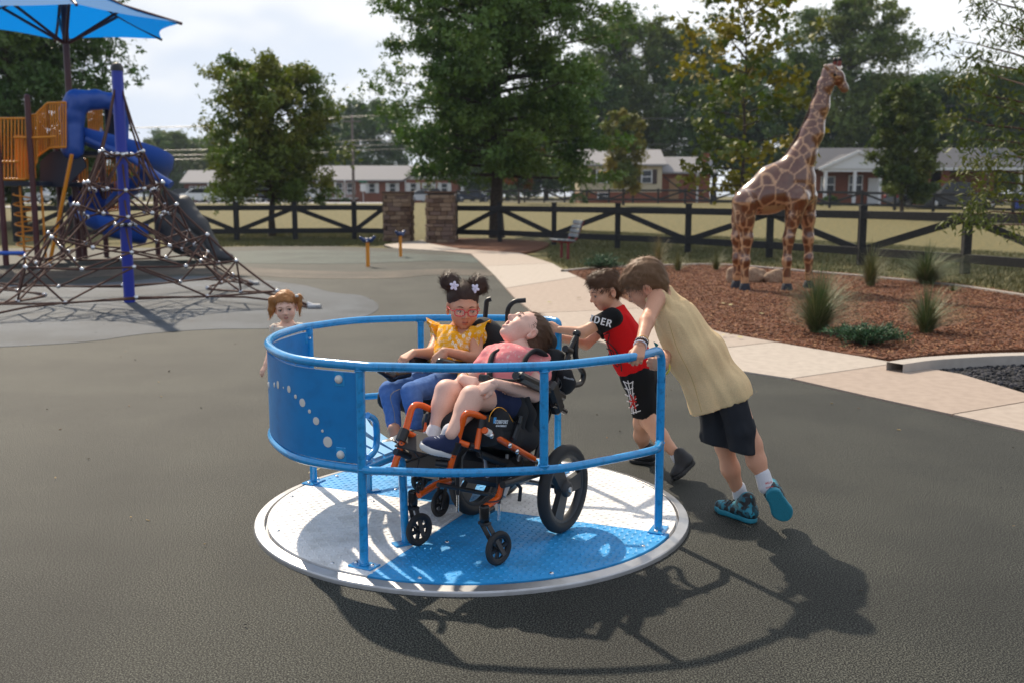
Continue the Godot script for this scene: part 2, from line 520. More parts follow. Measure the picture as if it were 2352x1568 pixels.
func kerb(px: Array, wide: float, high: float, label: String) -> void:
	var pts := []
	for q in px: pts.append(G(q[0], q[1], high))
	var sp := spline(pts, 4)
	var b := MB.new()
	var bev := 0.012
	for k in sp.size() - 1:
		var d0 := (sp[mini(k + 1, sp.size() - 1)] - sp[maxi(k - 1, 0)]).normalized()
		var d1 := (sp[mini(k + 2, sp.size() - 1)] - sp[k]).normalized()
		var s0 := Vector3(-d0.z, 0, d0.x) * wide * 0.5
		var s1 := Vector3(-d1.z, 0, d1.x) * wide * 0.5
		var a := sp[k]
		var c := sp[k + 1]
		var dn := Vector3.DOWN
		b.quad(a - s0 + s0 * bev, c - s1, c + s1, a + s0)
		b.quad(a + s0 + dn * 0.2, a + s0, c + s1, c + s1 + dn * 0.2)
		b.quad(c - s1 + dn * 0.2, c - s1, a - s0, a - s0 + dn * 0.2)
	tag(obj("concrete_kerb", b, M.concrete), label, "kerb")

func chips(poly: PackedVector2Array, y: float, count: int, called: String, label: String, cols: Array, size: Vector3) -> void:
	var lo := poly[0]
	var hi := poly[0]
	for p in poly:
		lo = lo.min(p); hi = hi.max(p)
	var b := MB.new()
	b.box(Transform3D.IDENTITY, Vector3.ONE, 0.18)
	var mm := MultiMesh.new()
	mm.transform_format = MultiMesh.TRANSFORM_3D
	mm.use_colors = true
	mm.mesh = b.mesh()
	mm.instance_count = count
	var k := 0
	var guard := 0
	while k < count and guard < count * 30:
		guard += 1
		var p := Vector2(rng.randf_range(lo.x, hi.x), rng.randf_range(lo.y, hi.y))
		if rng.randf() > clampf(9.0 / absf(p.y), 0.15, 1.0): continue
		if not Geometry2D.is_point_in_polygon(p, poly): continue
		var s := rng.randf_range(0.45, 1.5)
		var bs := Basis.from_euler(Vector3(rng.randf_range(-0.5, 0.5), rng.randf() * TAU, rng.randf_range(-0.5, 0.5))).scaled_local(size * Vector3(s, rng.randf_range(0.6, 1.4), rng.randf_range(0.6, 1.4)))
		mm.set_instance_transform(k, Transform3D(bs, Vector3(p.x, y + rng.randf_range(0.0, 0.012), p.y)))
		mm.set_instance_color(k, cols[rng.randi() % cols.size()])
		k += 1
	var o := MultiMeshInstance3D.new()
	o.name = called
	o.multimesh = mm
	o.material_override = vmat(0.9)
	add_child(o)
	tag(o, label, called.replace("_", " "))
	o.set_meta("kind", "stuff")
# ---------------------------------------------------------------- smooth solid figures: tapered bones joined by a smooth minimum, meshed as surface nets
class SDF:
	var kind := PackedInt32Array()       # 0 bone, 1 ellipsoid
	var sub := PackedInt32Array()
	var pa := PackedVector3Array()
	var pd := PackedVector3Array()       # b - a, or radii
	var ra := PackedFloat32Array()
	var rb := PackedFloat32Array()
	var kk := PackedFloat32Array()
	var bs: Array[Basis] = []
	var clips: Array[Plane] = []         # kept where the plane's distance is negative
	var noise: FastNoiseLite
	var namp := 0.0
	var nb := Basis.IDENTITY
	var paint: Array = []                # [centre, radius, colour, strength]
	var base := Color.WHITE
	func bone(a: Vector3, b: Vector3, r1: float, r2: float, k := 0.02, cut := 0) -> void:
		kind.append(0); sub.append(cut); pa.append(a); pd.append(b - a); ra.append(r1); rb.append(r2); kk.append(k); bs.append(Basis.IDENTITY)
	func chain(p: Array, r: Array, k := 0.02) -> void:
		for j in p.size() - 1: bone(p[j], p[j + 1], r[j], r[j + 1], k)
	func ell(c: Vector3, r: Vector3, b := Basis.IDENTITY, k := 0.02, cut := 0) -> void:
		kind.append(1); sub.append(cut); pa.append(c); pd.append(r); ra.append(0.0); rb.append(0.0); kk.append(k); bs.append(b.inverse())
	func fold(amp: float, freq: float, along: Vector3, stretch := 0.2, sd := 1, crisp := false) -> void:
		noise = FastNoiseLite.new()
		noise.seed = sd; noise.frequency = freq; noise.fractal_octaves = 2
		if crisp:
			noise.fractal_type = FastNoiseLite.FRACTAL_RIDGED; noise.fractal_octaves = 3; noise.fractal_gain = 0.4
		namp = amp
		var y := along.normalized()
		var x := y.cross(Vector3.RIGHT if absf(y.x) < 0.8 else Vector3.UP).normalized()
		nb = Basis(x, y, x.cross(y)).inverse()
		nb = Basis.from_scale(Vector3(1, stretch, 1)) * nb
	func one(j: int, p: Vector3) -> float:
		if kind[j] == 0:
			var d := pd[j]
			var q := p - pa[j]
			var t := clampf(q.dot(d) / maxf(d.length_squared(), 1e-9), 0.0, 1.0)
			return (q - d * t).length() - lerpf(ra[j], rb[j], t)
		var q2: Vector3 = bs[j] * (p - pa[j])
		var r := pd[j]
		var k0 := (q2 / r).length()
		if k0 < 1e-5: return -minf(r.x, minf(r.y, r.z))
		return k0 * (k0 - 1.0) / (q2 / (r * r)).length()
	func field(p: Vector3, act: PackedInt32Array) -> float:
		var d := 1e3
		for j in act:
			var e: float
			if kind[j] == 0:
				var dd := pd[j]
				var q := p - pa[j]
				var t := clampf(q.dot(dd) / (dd.length_squared() + 1e-9), 0.0, 1.0)
				e = (q - dd * t).length() - lerpf(ra[j], rb[j], t)
			else: e = one(j, p)
			var k := kk[j]
			if sub[j] == 0:
				var h := maxf(k - absf(d - e), 0.0)
				d = minf(d, e) - h * h / k * 0.25
			else:
				var h2 := maxf(k - absf(d + e), 0.0)
				d = maxf(d, -e) + h2 * h2 / k * 0.25
		if noise and d < 0.05: d += namp * noise.get_noise_3dv(nb * p)
		for c in clips: d = maxf(d, c.distance_to(p))
		return d
	func build(mb: MB, cell: float) -> void:
		var lo := Vector3.ONE * 1e9
		var hi := -lo
		var mr := 0.0
		for j in kind.size():
			if sub[j]: continue
			var r := (maxf(ra[j], rb[j]) if kind[j] == 0 else maxf(pd[j].x, maxf(pd[j].y, pd[j].z))) + cell + namp
			lo = lo.min(pa[j] - Vector3.ONE * r); hi = hi.max(pa[j] + Vector3.ONE * r)
			if kind[j] == 0:
				lo = lo.min(pa[j] + pd[j] - Vector3.ONE * r); hi = hi.max(pa[j] + pd[j] + Vector3.ONE * r)
			mr = maxf(mr, kk[j])
		const B := 6
		var bw := cell * B
		var nbk := ((hi - lo) / bw).ceil()
		var half := Vector3.ONE * bw * 0.5
		var rad := bw * 0.87
		var ids := {}
		var edges := PackedInt64Array()
		var S := B + 1
		var val := PackedFloat32Array()
		val.resize(S * S * S)
		var v0 := mb.v.size()
		for bx in int(nbk.x):
			for by in int(nbk.y):
				for bz in int(nbk.z):
					var o := lo + Vector3(bx, by, bz) * bw
					var c := o + half
					var dm := 1e3
					var ds := PackedFloat32Array()
					for j in kind.size():
						var e := one(j, c)
						if kind[j] == 1: e = e * 0.75 if e > 0 else e
						ds.append(e)
						if sub[j] == 0: dm = minf(dm, e)
					if dm > rad + mr * 0.6 + namp: continue
					var act := PackedInt32Array()
					for j in kind.size():
						if sub[j]:
							if ds[j] < rad * 1.3 + kk[j]: act.append(j)
						elif ds[j] < dm + 2.0 * rad + kk[j]: act.append(j)
					if absf(field(c, act)) > rad * 1.12 + namp * 1.5: continue
					var any_in := false
					var any_out := false
					for x in S:
						for y in S:
							for z in S:
								var d := field(o + Vector3(x, y, z) * cell, act)
								val[(x * S + y) * S + z] = d
								if d < 0: any_in = true
								else: any_out = true
					if not (any_in and any_out): continue
					for x in B:
						for y in B:
							for z in B:
								var i0 := (x * S + y) * S + z
								var v000 := val[i0]
								var v001 := val[i0 + 1]
								var v010 := val[i0 + S]
								var v011 := val[i0 + S + 1]
								var v100 := val[i0 + S * S]
								var v101 := val[i0 + S * S + 1]
								var v110 := val[i0 + S * S + S]
								var v111 := val[i0 + S * S + S + 1]
								var s := int(v000 < 0) + int(v001 < 0) + int(v010 < 0) + int(v011 < 0) + int(v100 < 0) + int(v101 < 0) + int(v110 < 0) + int(v111 < 0)
								if s == 0 or s == 8: continue
								var acc := Vector3.ZERO
								var cnt := 0
								if (v000 < 0) != (v001 < 0): acc += Vector3(0, 0, v000 / (v000 - v001)); cnt += 1
								if (v010 < 0) != (v011 < 0): acc += Vector3(0, 1, v010 / (v010 - v011)); cnt += 1
								if (v100 < 0) != (v101 < 0): acc += Vector3(1, 0, v100 / (v100 - v101)); cnt += 1
								if (v110 < 0) != (v111 < 0): acc += Vector3(1, 1, v110 / (v110 - v111)); cnt += 1
								if (v000 < 0) != (v010 < 0): acc += Vector3(0, v000 / (v000 - v010), 0); cnt += 1
								if (v001 < 0) != (v011 < 0): acc += Vector3(0, v001 / (v001 - v011), 1); cnt += 1
								if (v100 < 0) != (v110 < 0): acc += Vector3(1, v100 / (v100 - v110), 0); cnt += 1
								if (v101 < 0) != (v111 < 0): acc += Vector3(1, v101 / (v101 - v111), 1); cnt += 1
								if (v000 < 0) != (v100 < 0): acc += Vector3(v000 / (v000 - v100), 0, 0); cnt += 1
								if (v001 < 0) != (v101 < 0): acc += Vector3(v001 / (v001 - v101), 0, 1); cnt += 1
								if (v010 < 0) != (v110 < 0): acc += Vector3(v010 / (v010 - v110), 1, 0); cnt += 1
								if (v011 < 0) != (v111 < 0): acc += Vector3(v011 / (v011 - v111), 1, 1); cnt += 1
								var gx := bx * B + x
								var gy := by * B + y
								var gz := bz * B + z
								var key := (gx << 40) | (gy << 20) | gz
								var p := o + (Vector3(x, y, z) + acc / cnt) * cell
								mb.col = base
								for q in paint:
									var dd: float = p.distance_to(q[0]) / q[1]
									if dd < 1.0: mb.col = mb.col.lerp(q[2], q[3] * smoothstep(1.0, 0.45, dd))
								ids[key] = mb.add(p, Vector3.ZERO)
								# edges that start at this cell's low corner
								if (v000 < 0) != (v100 < 0): edges.append_array([key, 0 if v000 < 0 else 1])
								if (v000 < 0) != (v010 < 0): edges.append_array([key, 2 if v000 < 0 else 3])
								if (v000 < 0) != (v001 < 0): edges.append_array([key, 4 if v000 < 0 else 5])
		var DX := 1 << 40
		var DY := 1 << 20
		for j in range(0, edges.size(), 2):
			var k := edges[j]
			var w := edges[j + 1]
			var d1 := 1
			var d2 := 1
			match w >> 1:
				0: d1 = DY; d2 = 1
				1: d1 = 1; d2 = DX
				2: d1 = DX; d2 = DY
			if not (ids.has(k - d1) and ids.has(k - d2) and ids.has(k - d1 - d2)): continue
			var q0: int = ids[k]
			var q1: int = ids[k - d1]
			var q2: int = ids[k - d1 - d2]
			var q3: int = ids[k - d2]
			if w & 1: mb.i.append_array([q0, q1, q2, q0, q2, q3])
			else: mb.i.append_array([q0, q2, q1, q0, q3, q2])
			var nn := (mb.v[q2] - mb.v[q0]).cross(mb.v[q1] - mb.v[q3])
			if (w & 1) == 0: nn = -nn
			mb.n[q0] += nn; mb.n[q1] += nn; mb.n[q2] += nn; mb.n[q3] += nn
		for j in range(v0, mb.v.size()): mb.n[j] = mb.n[j].normalized() if mb.n[j].length_squared() > 0 else Vector3.UP
		mb.col = Color.WHITE

var jobs := []          # solids to mesh, done together on all cores
func later(list: Array, fin: Callable) -> void: jobs.append([list, MB.new(), fin])
func run_jobs() -> void:
	if jobs.is_empty(): return
	var todo := jobs
	var id := WorkerThreadPool.add_group_task(func(k: int) -> void:
		for q in todo[k][0]: q[0].build(todo[k][1], q[1])
	, todo.size(), -1, true)
	WorkerThreadPool.wait_for_group_task_completion(id)
	for j in todo: j[2].call(j[1])
	jobs = []
func multi(called: String, list: Array, m: Material, parent: Node3D) -> MeshInstance3D:
	var o := part(called, MB.new(), m, parent)
	later(list, func(b: MB) -> void: o.mesh = b.mesh())
	return o
func sdf_obj(called: String, s: SDF, cell: float, m: Material, parent: Node3D) -> MeshInstance3D:
	return multi(called, [[s, cell]], m, parent)
func part(called: String, b: MB, m: Material, parent: Node3D) -> MeshInstance3D:   # b is in world coordinates; parent is a top-level thing or one of its parts
	var o := obj(called, b, m, parent)
	if parent.get_parent() == self: o.transform = parent.transform.affine_inverse()
	return o
# ---------------------------------------------------------------- the wheelchair-accessible merry-go-round
const HUB := Vector3(-0.1855, 0.0, -4.66)
const RAIL_Y := 0.845
const LOW_Y := 0.43
var plan: PackedVector3Array
var ride: Node3D

func text_mesh(s: String, size: float, depth := 0.001, bold := true) -> TextMesh:
	var t := TextMesh.new()
	var fo := SystemFont.new()
	fo.font_names = PackedStringArray(["Droid Sans"])
	fo.font_weight = 700 if bold else 400
	t.font = fo
	t.text = s
	t.font_size = 64
	t.pixel_size = size / 64.0
	t.depth = depth
	t.curve_step = 2.0
	return t

func make_ride() -> void:
	var paint := mat(Color(0.015, 0.31, 0.68), 0.26)
	paint.clearcoat_enabled = true; paint.clearcoat = 0.5; paint.clearcoat_roughness = 0.15
	paint.albedo_texture = noise_tex(0.02, [[0.0, Color(0.45, 0.47, 0.5)], [0.3, Color(0.72, 0.74, 0.76)], [0.42, Color(0.93, 0.94, 0.95)], [1.0, Color(1, 1, 1)]], 512, 6, 21, FastNoiseLite.TYPE_SIMPLEX_SMOOTH, false, 0.7)
	tri_map(paint, 2.0)
	M.rail_blue = paint
	var panel := mat(Color(0.0015, 0.22, 0.56), 0.40)
	panel.albedo_texture = noise_tex(0.012, [[0.0, Color(0.62, 0.7, 0.75)], [0.45, Color(0.9, 0.93, 0.95)], [1.0, Color.WHITE]], 512, 6, 22)
	tri_map(panel, 1.5)
	var deck_w := mat(Color(0.88, 0.87, 0.86), 0.34)
	var worn := noise_tex(0.008, [[0.0, Color(0.70, 0.69, 0.67)], [0.5, Color(0.92, 0.92, 0.92)], [1.0, Color.WHITE]], 512, 6, 23)
	deck_w.albedo_texture = worn
	tri_map(deck_w, 1.2)
	var deck_b := mat(Color(0.030, 0.36, 0.78), 0.24)
	deck_b.albedo_texture = worn
	tri_map(deck_b, 1.2)
	var wet := noise_tex(0.012, [[0.0, Color(0.25, 0.25, 0.25)], [0.45, Color(0.6, 0.6, 0.6)], [1.0, Color(0.95, 0.95, 0.95)]], 512, 5, 24)
	for m in [deck_w, deck_b]:
		m.roughness_texture = wet
		m.roughness = 0.62
	var steel := mat(Color(0.55, 0.55, 0.56), 0.34, 0.8)
	steel.albedo_texture = worn
	tri_map(steel, 1.7)
	M.steel = steel
	M.chrome = mat(Color(0.75, 0.75, 0.76), 0.18, 1.0)
	M.black = mat(Color(0.014, 0.014, 0.016), 0.42)
	M.rubber_tyre = mat(Color(0.018, 0.018, 0.019), 0.7)
	M.black_cloth = mat(Color(0.012, 0.012, 0.014), 0.85)
	M.black_gloss = mat(Color(0.010, 0.010, 0.011), 0.25)
	M.orange_paint = mat(Color(0.80, 0.115, 0.008), 0.25)
	M.white_plastic = mat(Color(0.68, 0.66, 0.62), 0.4)
	ride = thing("merry_go_round", "low round merry-go-round with blue rails and blue and white tread-plate deck", "merry-go-round", HUB)
	# deck
	var ring := MB.new()
	ring.lathe([Vector2(1.0185, 0.0), Vector2(1.0170, 0.012), Vector2(1.0158, 0.017), Vector2(1.0140, 0.0195), Vector2(1.0115, 0.0205), Vector2(0.974, 0.0270), Vector2(0.9715, 0.0282), Vector2(0.970, 0.027), Vector2(0.9699, 0.026), Vector2(0.9699, 0.0)], Transform3D(Basis.IDENTITY, HUB), 96)
	part("outer_ring", ring, steel, ride)
	var pan := MB.new()
	pan.lathe([Vector2(0.97, 0.004), Vector2(0.0, 0.004)], Transform3D(Basis.IDENTITY, HUB), 48)
	part("deck_pan", pan, steel, ride)
	var a0 := deg_to_rad(23.5)
	var lug := MB.new()
	var lr := []
	for k in 6:
		var t := float(k) / 5.0 * 2.0 - 1.0
		lr.append(Vector3(t * 0.0125, 0.0028 * sqrt(maxf(0.0, 1.0 - t * t)), 0.0042 * sqrt(maxf(0.0, 1.0 - t * t))))
	for k in 5:
		var p: Vector3 = lr[k]
		var q: Vector3 = lr[k + 1]
		lug.quad(Vector3(p.x, 0, p.z), Vector3(p.x, p.y, 0), Vector3(q.x, q.y, 0), Vector3(q.x, 0, q.z))
		lug.quad(Vector3(q.x, 0, -q.z), Vector3(q.x, q.y, 0), Vector3(p.x, p.y, 0), Vector3(p.x, 0, -p.z))
	var lug_mesh := lug.mesh()
	for s in 4:
		var b := MB.new()
		var poly := PackedVector2Array([Vector2(HUB.x, HUB.z)])
		for k in 25:
			var an := a0 + PI / 2 * (s + k / 24.0)
			poly.append(Vector2(HUB.x + cos(an) * 0.958, HUB.z + sin(an) * 0.958))
		var inset := Geometry2D.offset_polygon(poly, -0.0012)
		b.slab(inset[0], 0.006, 0.030)
		var m: Material = deck_b if s % 2 == 0 else deck_w
		var plate := part("deck_plate", b, m, ride)
		plate.set_meta("label", "blue quarter of the tread-plate deck" if s % 2 == 0 else "white quarter of the tread-plate deck")
		var mm := MultiMesh.new()
		mm.transform_format = MultiMesh.TRANSFORM_3D
		mm.mesh = lug_mesh
		var where: Array[Transform3D] = []
		for gx in range(-34, 35):
			for gy in range(-34, 35):
				var p := Vector2(gx * 0.029, gy * 0.029)
				var q := p.rotated(0.35)
				if q.length() > 0.945: continue
				var an := fposmod(atan2(q.y, q.x) - a0, TAU)
				if int(an / (PI / 2)) != s: continue
				var turn := PI / 4 if (gx + gy) % 2 == 0 else -PI / 4
				where.append(Transform3D(Basis(Vector3.UP, turn - 0.35), Vector3(HUB.x + q.x, 0.0298, HUB.z + q.y)))
		mm.instance_count = where.size()
		for k in where.size(): mm.set_instance_transform(k, where[k])
		var o := MultiMeshInstance3D.new()
		o.name = "tread_lugs"
		o.multimesh = mm
		o.material_override = m
		o.set_meta("kind", "stuff")
		plate.add_child(o, true)
	var bolts := []
	for s in 4:
		for r in [0.92, 0.5]:
			for da in [0.22, 0.78, 1.35]:
				if r < 0.6 and da == 0.78: continue
				var an: float = a0 + PI / 2 * s + da
				bolts.append(HUB + Vector3(cos(an) * r, 0.03, sin(an) * r))
	var bm := MB.new()
	bm.lathe([Vector2(0.009, 0), Vector2(0.009, 0.003), Vector2(0.006, 0.006), Vector2(0.0, 0.0065)], Transform3D.IDENTITY, 8)
	var bolt_mesh := bm.mesh()
	for p in bolts:
		var o := put_mesh("deck_bolt", bolt_mesh, M.chrome, ride)
		o.position = p - HUB
	# rails
	var key := [Vector2(0.648, -4.30), Vector2(0.60, -4.19), Vector2(0.33, -3.985), Vector2(0.126, -3.88), Vector2(-0.21, -3.835), Vector2(-0.50, -3.862), Vector2(-0.594, -3.885), Vector2(-0.88, -4.055), Vector2(-1.068, -4.39), Vector2(-1.118, -4.70), Vector2(-1.075, -4.985), Vector2(-1.02, -5.10), Vector2(-0.82, -5.335), Vector2(-0.495, -5.43), Vector2(-0.15, -5.44), Vector2(0.10, -5.40), Vector2(0.215, -5.33)]
	var pts := []
	for q in key: pts.append(Vector3(q.x, 0, q.y))
	plan = spline(pts, 6)
	var up := Vector3.UP
	var top := PackedVector3Array()
	var R0 := Vector3(0.65, 0, -4.325)
	for p in bend([R0 + up * 0.7, R0 + up * RAIL_Y, plan[8] + up * RAIL_Y], 0.075, 6): top.append(p)
	for k in range(9, plan.size() - 1): top.append(plan[k] + up * RAIL_Y)
	var E0: Vector3 = plan[plan.size() - 1] + Vector3(0.03, 0, 0.05)
	for p in bend([plan[plan.size() - 1] + up * RAIL_Y, E0 + up * RAIL_Y, E0 + up * 0.7], 0.05, 6): top.append(p)
	var b := MB.new(); b.tube(top, 0.0185, 12)
	part("top_rail", b, paint, ride)
	var low := PackedVector3Array([R0 + up * LOW_Y])
	for k in range(5, plan.size()): low.append(plan[k] + up * LOW_Y)
	low.append(E0 + up * LOW_Y)
	b = MB.new(); b.tube(low, 0.0175, 12)
	part("lower_rail", b, paint, ride)
	var PL := Vector3(-0.594, 0, -3.885)
	var PB := Vector3(-1.03, 0, -5.085)
	for q in [[R0, 0.03, 0.72], [PL, 0.03, RAIL_Y], [PB, 0.03, RAIL_Y], [E0, 0.03, 0.72]]:
		b = MB.new()
		var p: Vector3 = q[0]
		b.tube(PackedVector3Array([p + up * q[1], p + up * q[2]]), 0.0185, 12)
		var post := part("post", b, paint, ride)
		b = MB.new()
		var ang := atan2(p.x - HUB.x, p.z - HUB.z)
		b.box(Transform3D(Basis(up, ang), p + up * 0.034), Vector3(0.115, 0.008, 0.072), 0.003)
		part("base_plate", b, paint, post).position = Vector3.ZERO
		for sx in [-0.04, 0.04]:
			b = MB.new()
			b.lathe([Vector2(0.009, 0), Vector2(0.009, 0.004), Vector2(0.006, 0.008), Vector2(0.0, 0.0085)], Transform3D(Basis.IDENTITY, p + Basis(up, ang) * Vector3(sx, 0, 0) + up * 0.038), 8)
			part("base_bolt", b, M.chrome, post).position = Vector3.ZERO
	for q in [Vector3(0.126, 0, -3.88), Vector3(-0.495, 0, -5.43)]:
		b = MB.new(); b.tube(PackedVector3Array([q + up * LOW_Y, q + up * RAIL_Y]), 0.0175, 12)
		part("upright", b, paint, ride)
	for q in [[R0, LOW_Y], [PL, LOW_Y], [PL, RAIL_Y - 0.02], [PB, LOW_Y], [Vector3(0.126, 0, -3.88), LOW_Y + 0.018], [Vector3(0.126, 0, -3.88), RAIL_Y - 0.02], [Vector3(-0.495, 0, -5.43), RAIL_Y - 0.02], [R0, 0.04], [PL, 0.04]]:
		b = MB.new()
		var wr := PackedVector3Array()
		for k in 18: wr.append((q[0] as Vector3) + Vector3(cos(TAU * k / 18) * 0.0195, q[1] + rng.randf_range(-0.0012, 0.0012), sin(TAU * k / 18) * 0.0195))
		b.tube(wr, 0.0034, 5, true)
		part("weld_bead", b, paint, ride)
	# curved side panel with its bubbles
	var i0 := 36
	var i1 := 66
	b = MB.new()
	var y0 := LOW_Y + 0.022
	var y1 := RAIL_Y - 0.028
	for k in range(i0, i1):
		var p := plan[k]
		var q := plan[k + 1]
		var np := outward(k) * 0.006
		var nq := outward(k + 1) * 0.006
		for s in [[1.0, 0], [-1.0, 1]]:
			var sp: Vector3 = np * s[0]
			var sq: Vector3 = nq * s[0]
			var base := b.v.size()
			b.add(p + sp + up * y0, sp.normalized()); b.add(p + sp + up * y1, sp.normalized())
			b.add(q + sq + up * y0, sq.normalized()); b.add(q + sq + up * y1, sq.normalized())
			if s[1]: b.i.append_array([base, base + 1, base + 2, base + 1, base + 3, base + 2])
			else: b.i.append_array([base, base + 2, base + 1, base + 1, base + 2, base + 3])
		b.quad(p + np + up * y1, q + nq + up * y1, q - nq + up * y1, p - np + up * y1)
		b.quad(p - np + up * y0, q - nq + up * y0, q + nq + up * y0, p + np + up * y0)
	var pnl := part("side_panel", b, panel, ride)
	for d in [[760, 1014, 13.0], [748, 989, 3.6], [734.7, 966, 9.5], [720.4, 944, 4.8], [705.7, 924, 10.0], [690.5, 910, 5.2], [676, 893, 8.6], [663, 889.5, 2.8], [651, 883, 9.5], [642.5, 883, 5.8], [635, 883, 7.2], [629, 884, 7.8], [624.3, 886.5, 9.6], [621, 892, 8.0]]:
		var best := -1
		var bd := 1e9
		for k in range(i0, 54):
			var p: Vector3 = plan[k] + outward(k) * 0.0065
			var e := absf(screen_x(p) - d[0])
			if e < bd:
				bd = e; best = k
		var dots := MB.new()
		var o: Vector3 = plan[best] + outward(best) * 0.0062
		# refine along the panel
		var tgt := o
		var bb := 1e9
		for j in range(-12, 13):
			var kk := clampf(best + j / 12.0, i0, i1)
			var k0 := int(kk)
			var p: Vector3 = plan[k0].lerp(plan[mini(k0 + 1, plan.size() - 1)], kk - k0) + outward(k0) * 0.0062
			var e := absf(screen_x(p) - d[0])
			if e < bb:
				bb = e; tgt = p
		var hh := D(d[0], d[1], -tgt.z).y
		var rr: float = d[2] * -tgt.z / F
		dots.lathe([Vector2(rr, 0.0), Vector2(rr, 0.0015), Vector2(0, 0.0018)], frame(Vector3(tgt.x, hh, tgt.z), outward(best)), 16)
		part("bubble", dots, M.white_plastic, pnl).position = Vector3.ZERO
	for q in [[i0 + 2, y1 - 0.03, 1], [i0 + 2, y0 + 0.03, 1], [i0 + 17, y1 - 0.03, 1], [i0 + 17, y0 + 0.03, 1], [i1 - 1, y1 - 0.03, -1], [i1 - 1, y0 + 0.03, -1]]:
		var cp := MB.new()
		var o2: Vector3 = plan[q[0]] + outward(q[0]) * 0.007 * q[2] + up * q[1]
		var rr2 := 0.017 if q[2] > 0 else 0.008
		cp.lathe([Vector2(rr2, 0), Vector2(rr2, 0.006), Vector2(rr2 * 0.75, 0.013), Vector2(rr2 * 0.3, 0.016), Vector2(0, 0.0163)], frame(o2, outward(q[0]) * q[2]), 14)
		part("cap", cp, M.white_plastic if q[2] > 0 else M.chrome, pnl).position = Vector3.ZERO
		var tab := MB.new()
		tab.box(frame(plan[q[0]] + outward(q[0]) * 0.004 * q[2] + up * q[1], outward(q[0]), up), Vector3(0.05, 0.008, 0.06), 0.003)
		part("fixing_tab", tab, paint, pnl).position = Vector3.ZERO
	# bench inside the panel
	var sl := mat(Color(0.20, 0.46, 0.72), 0.4)
	var B0 := Vector3(-0.455, 0, -4.15)
	var B1 := Vector3(-0.72, 0, -4.92)
	b = MB.new()
	b.tube(bend([PL + up * LOW_Y, B0 + up * 0.43 + (PL - B0).normalized() * 0.02, B0 + up * 0.03], 0.06, 6), 0.0175, 10)
	part("bench_leg", b, paint, ride)
	b = MB.new()
	b.tube(bend([PB + up * LOW_Y, B1 + up * 0.43, B1 + up * 0.03], 0.06, 6), 0.0175, 10)
	part("bench_leg", b, paint, ride)
	for p in [B0, B1]:
		b = MB.new(); b.box(Transform3D(Basis(up, 0.5), p + up * 0.034), Vector3(0.11, 0.008, 0.06), 0.003)
		part("bench_foot", b, paint, ride)
	for k in 4:
		var t := 0.04 + k * 0.24
		var w := 0.20
		var e := [B0.lerp(PL, t), B1.lerp(PB, t), B1.lerp(PB, t + w), B0.lerp(PL, t + w)]
		var bow := 0.05 + 0.17 * t
		var side := Vector3(-0.94, 0, -0.33) * bow
		var poly := PackedVector2Array()
		for j in 7:
			var p: Vector3 = e[0].lerp(e[1], j / 6.0) + side * sin(PI * j / 6.0)
			poly.append(Vector2(p.x, p.z))
		for j in 7:
			var p: Vector3 = e[2].lerp(e[3], j / 6.0) + side * 1.15 * sin(PI * j / 6.0)
			poly.append(Vector2(p.x, p.z))
		b = MB.new(); b.slab(poly, 0.436, 0.456)
		part("bench_slat", b, sl, ride)
	b = MB.new()
	b.tube(spline([PL + Vector3(0.02, 0.47, -0.03), PL + Vector3(0.045, 0.50, -0.09), PL + Vector3(0.045, 0.60, -0.09), PL + Vector3(0.02, 0.64, -0.04)], 5), 0.014, 8)
	part("bench_grip", b, paint, ride)
	drops()

func outward(k: int) -> Vector3:
	var d := plan[mini(k + 1, plan.size() - 1)] - plan[maxi(k - 1, 0)]
	return Vector3(d.z, 0, -d.x).normalized() * (1.0 if Vector3(d.z, 0, -d.x).dot(plan[k] - HUB * Vector3(1, 0, 1)) > 0 else -1.0)
func screen_x(p: Vector3) -> float:
	var q := p - eye
	return 1176.0 + F * q.x / q.dot(Vector3(0, -sin(pitch), -cos(pitch)))

func drops() -> void:     # water drops hanging under the rails
	var b := MB.new()
	for k in 90:
		var i := rng.randi_range(10, plan.size() - 2)
		var p := plan[i].lerp(plan[i + 1], rng.randf())
		var lowr := rng.randf() < 0.5
		var r := rng.randf_range(0.0016, 0.003)
		b.ball(p + Vector3.UP * ((LOW_Y - 0.0175) if lowr else (RAIL_Y - 0.0185)) + Vector3.DOWN * r * 0.4, Vector3(r, r * 1.2, r), 6, 4)
	var m := mat(Color(0.9, 0.95, 1.0), 0.05)
	m.refraction_enabled = true
	m.refraction_scale = 0.033
	m.albedo_color.a = 0.1
	var o := part("water_drops", b, m, ride)
	o.set_meta("kind", "stuff")

# ---------------------------------------------------------------- wheelchairs
const CH_A := Vector3(0.0154, 0.031, -4.415)
var CH_F := Vector3(sin(deg_to_rad(-33.0)), 0, cos(deg_to_rad(-33.0)))
var CH_L := Vector3(cos(deg_to_rad(-33.0)), 0, -sin(deg_to_rad(-33.0)))
func CP(x: float, y: float, l: float, zmin := 3.9) -> Vector3:    # the sight line's point on the upright plane l metres to the side of the chair's middle
	var d := ray(x, y)
	var p := eye + d * (((CH_A + CH_L * l - eye).dot(CH_L)) / d.dot(CH_L))
	return p if -p.z > zmin else D(x, y, zmin)
func CW(f: float, u: float, l: float) -> Vector3:
	return CH_A + CH_F * f + Vector3.UP * u + CH_L * l
func cps(a: Array, l: float, zmin := 3.9) -> Array:
	var out := []
	for q in a: out.append(CP(q[0], q[1], l, zmin))
	return out

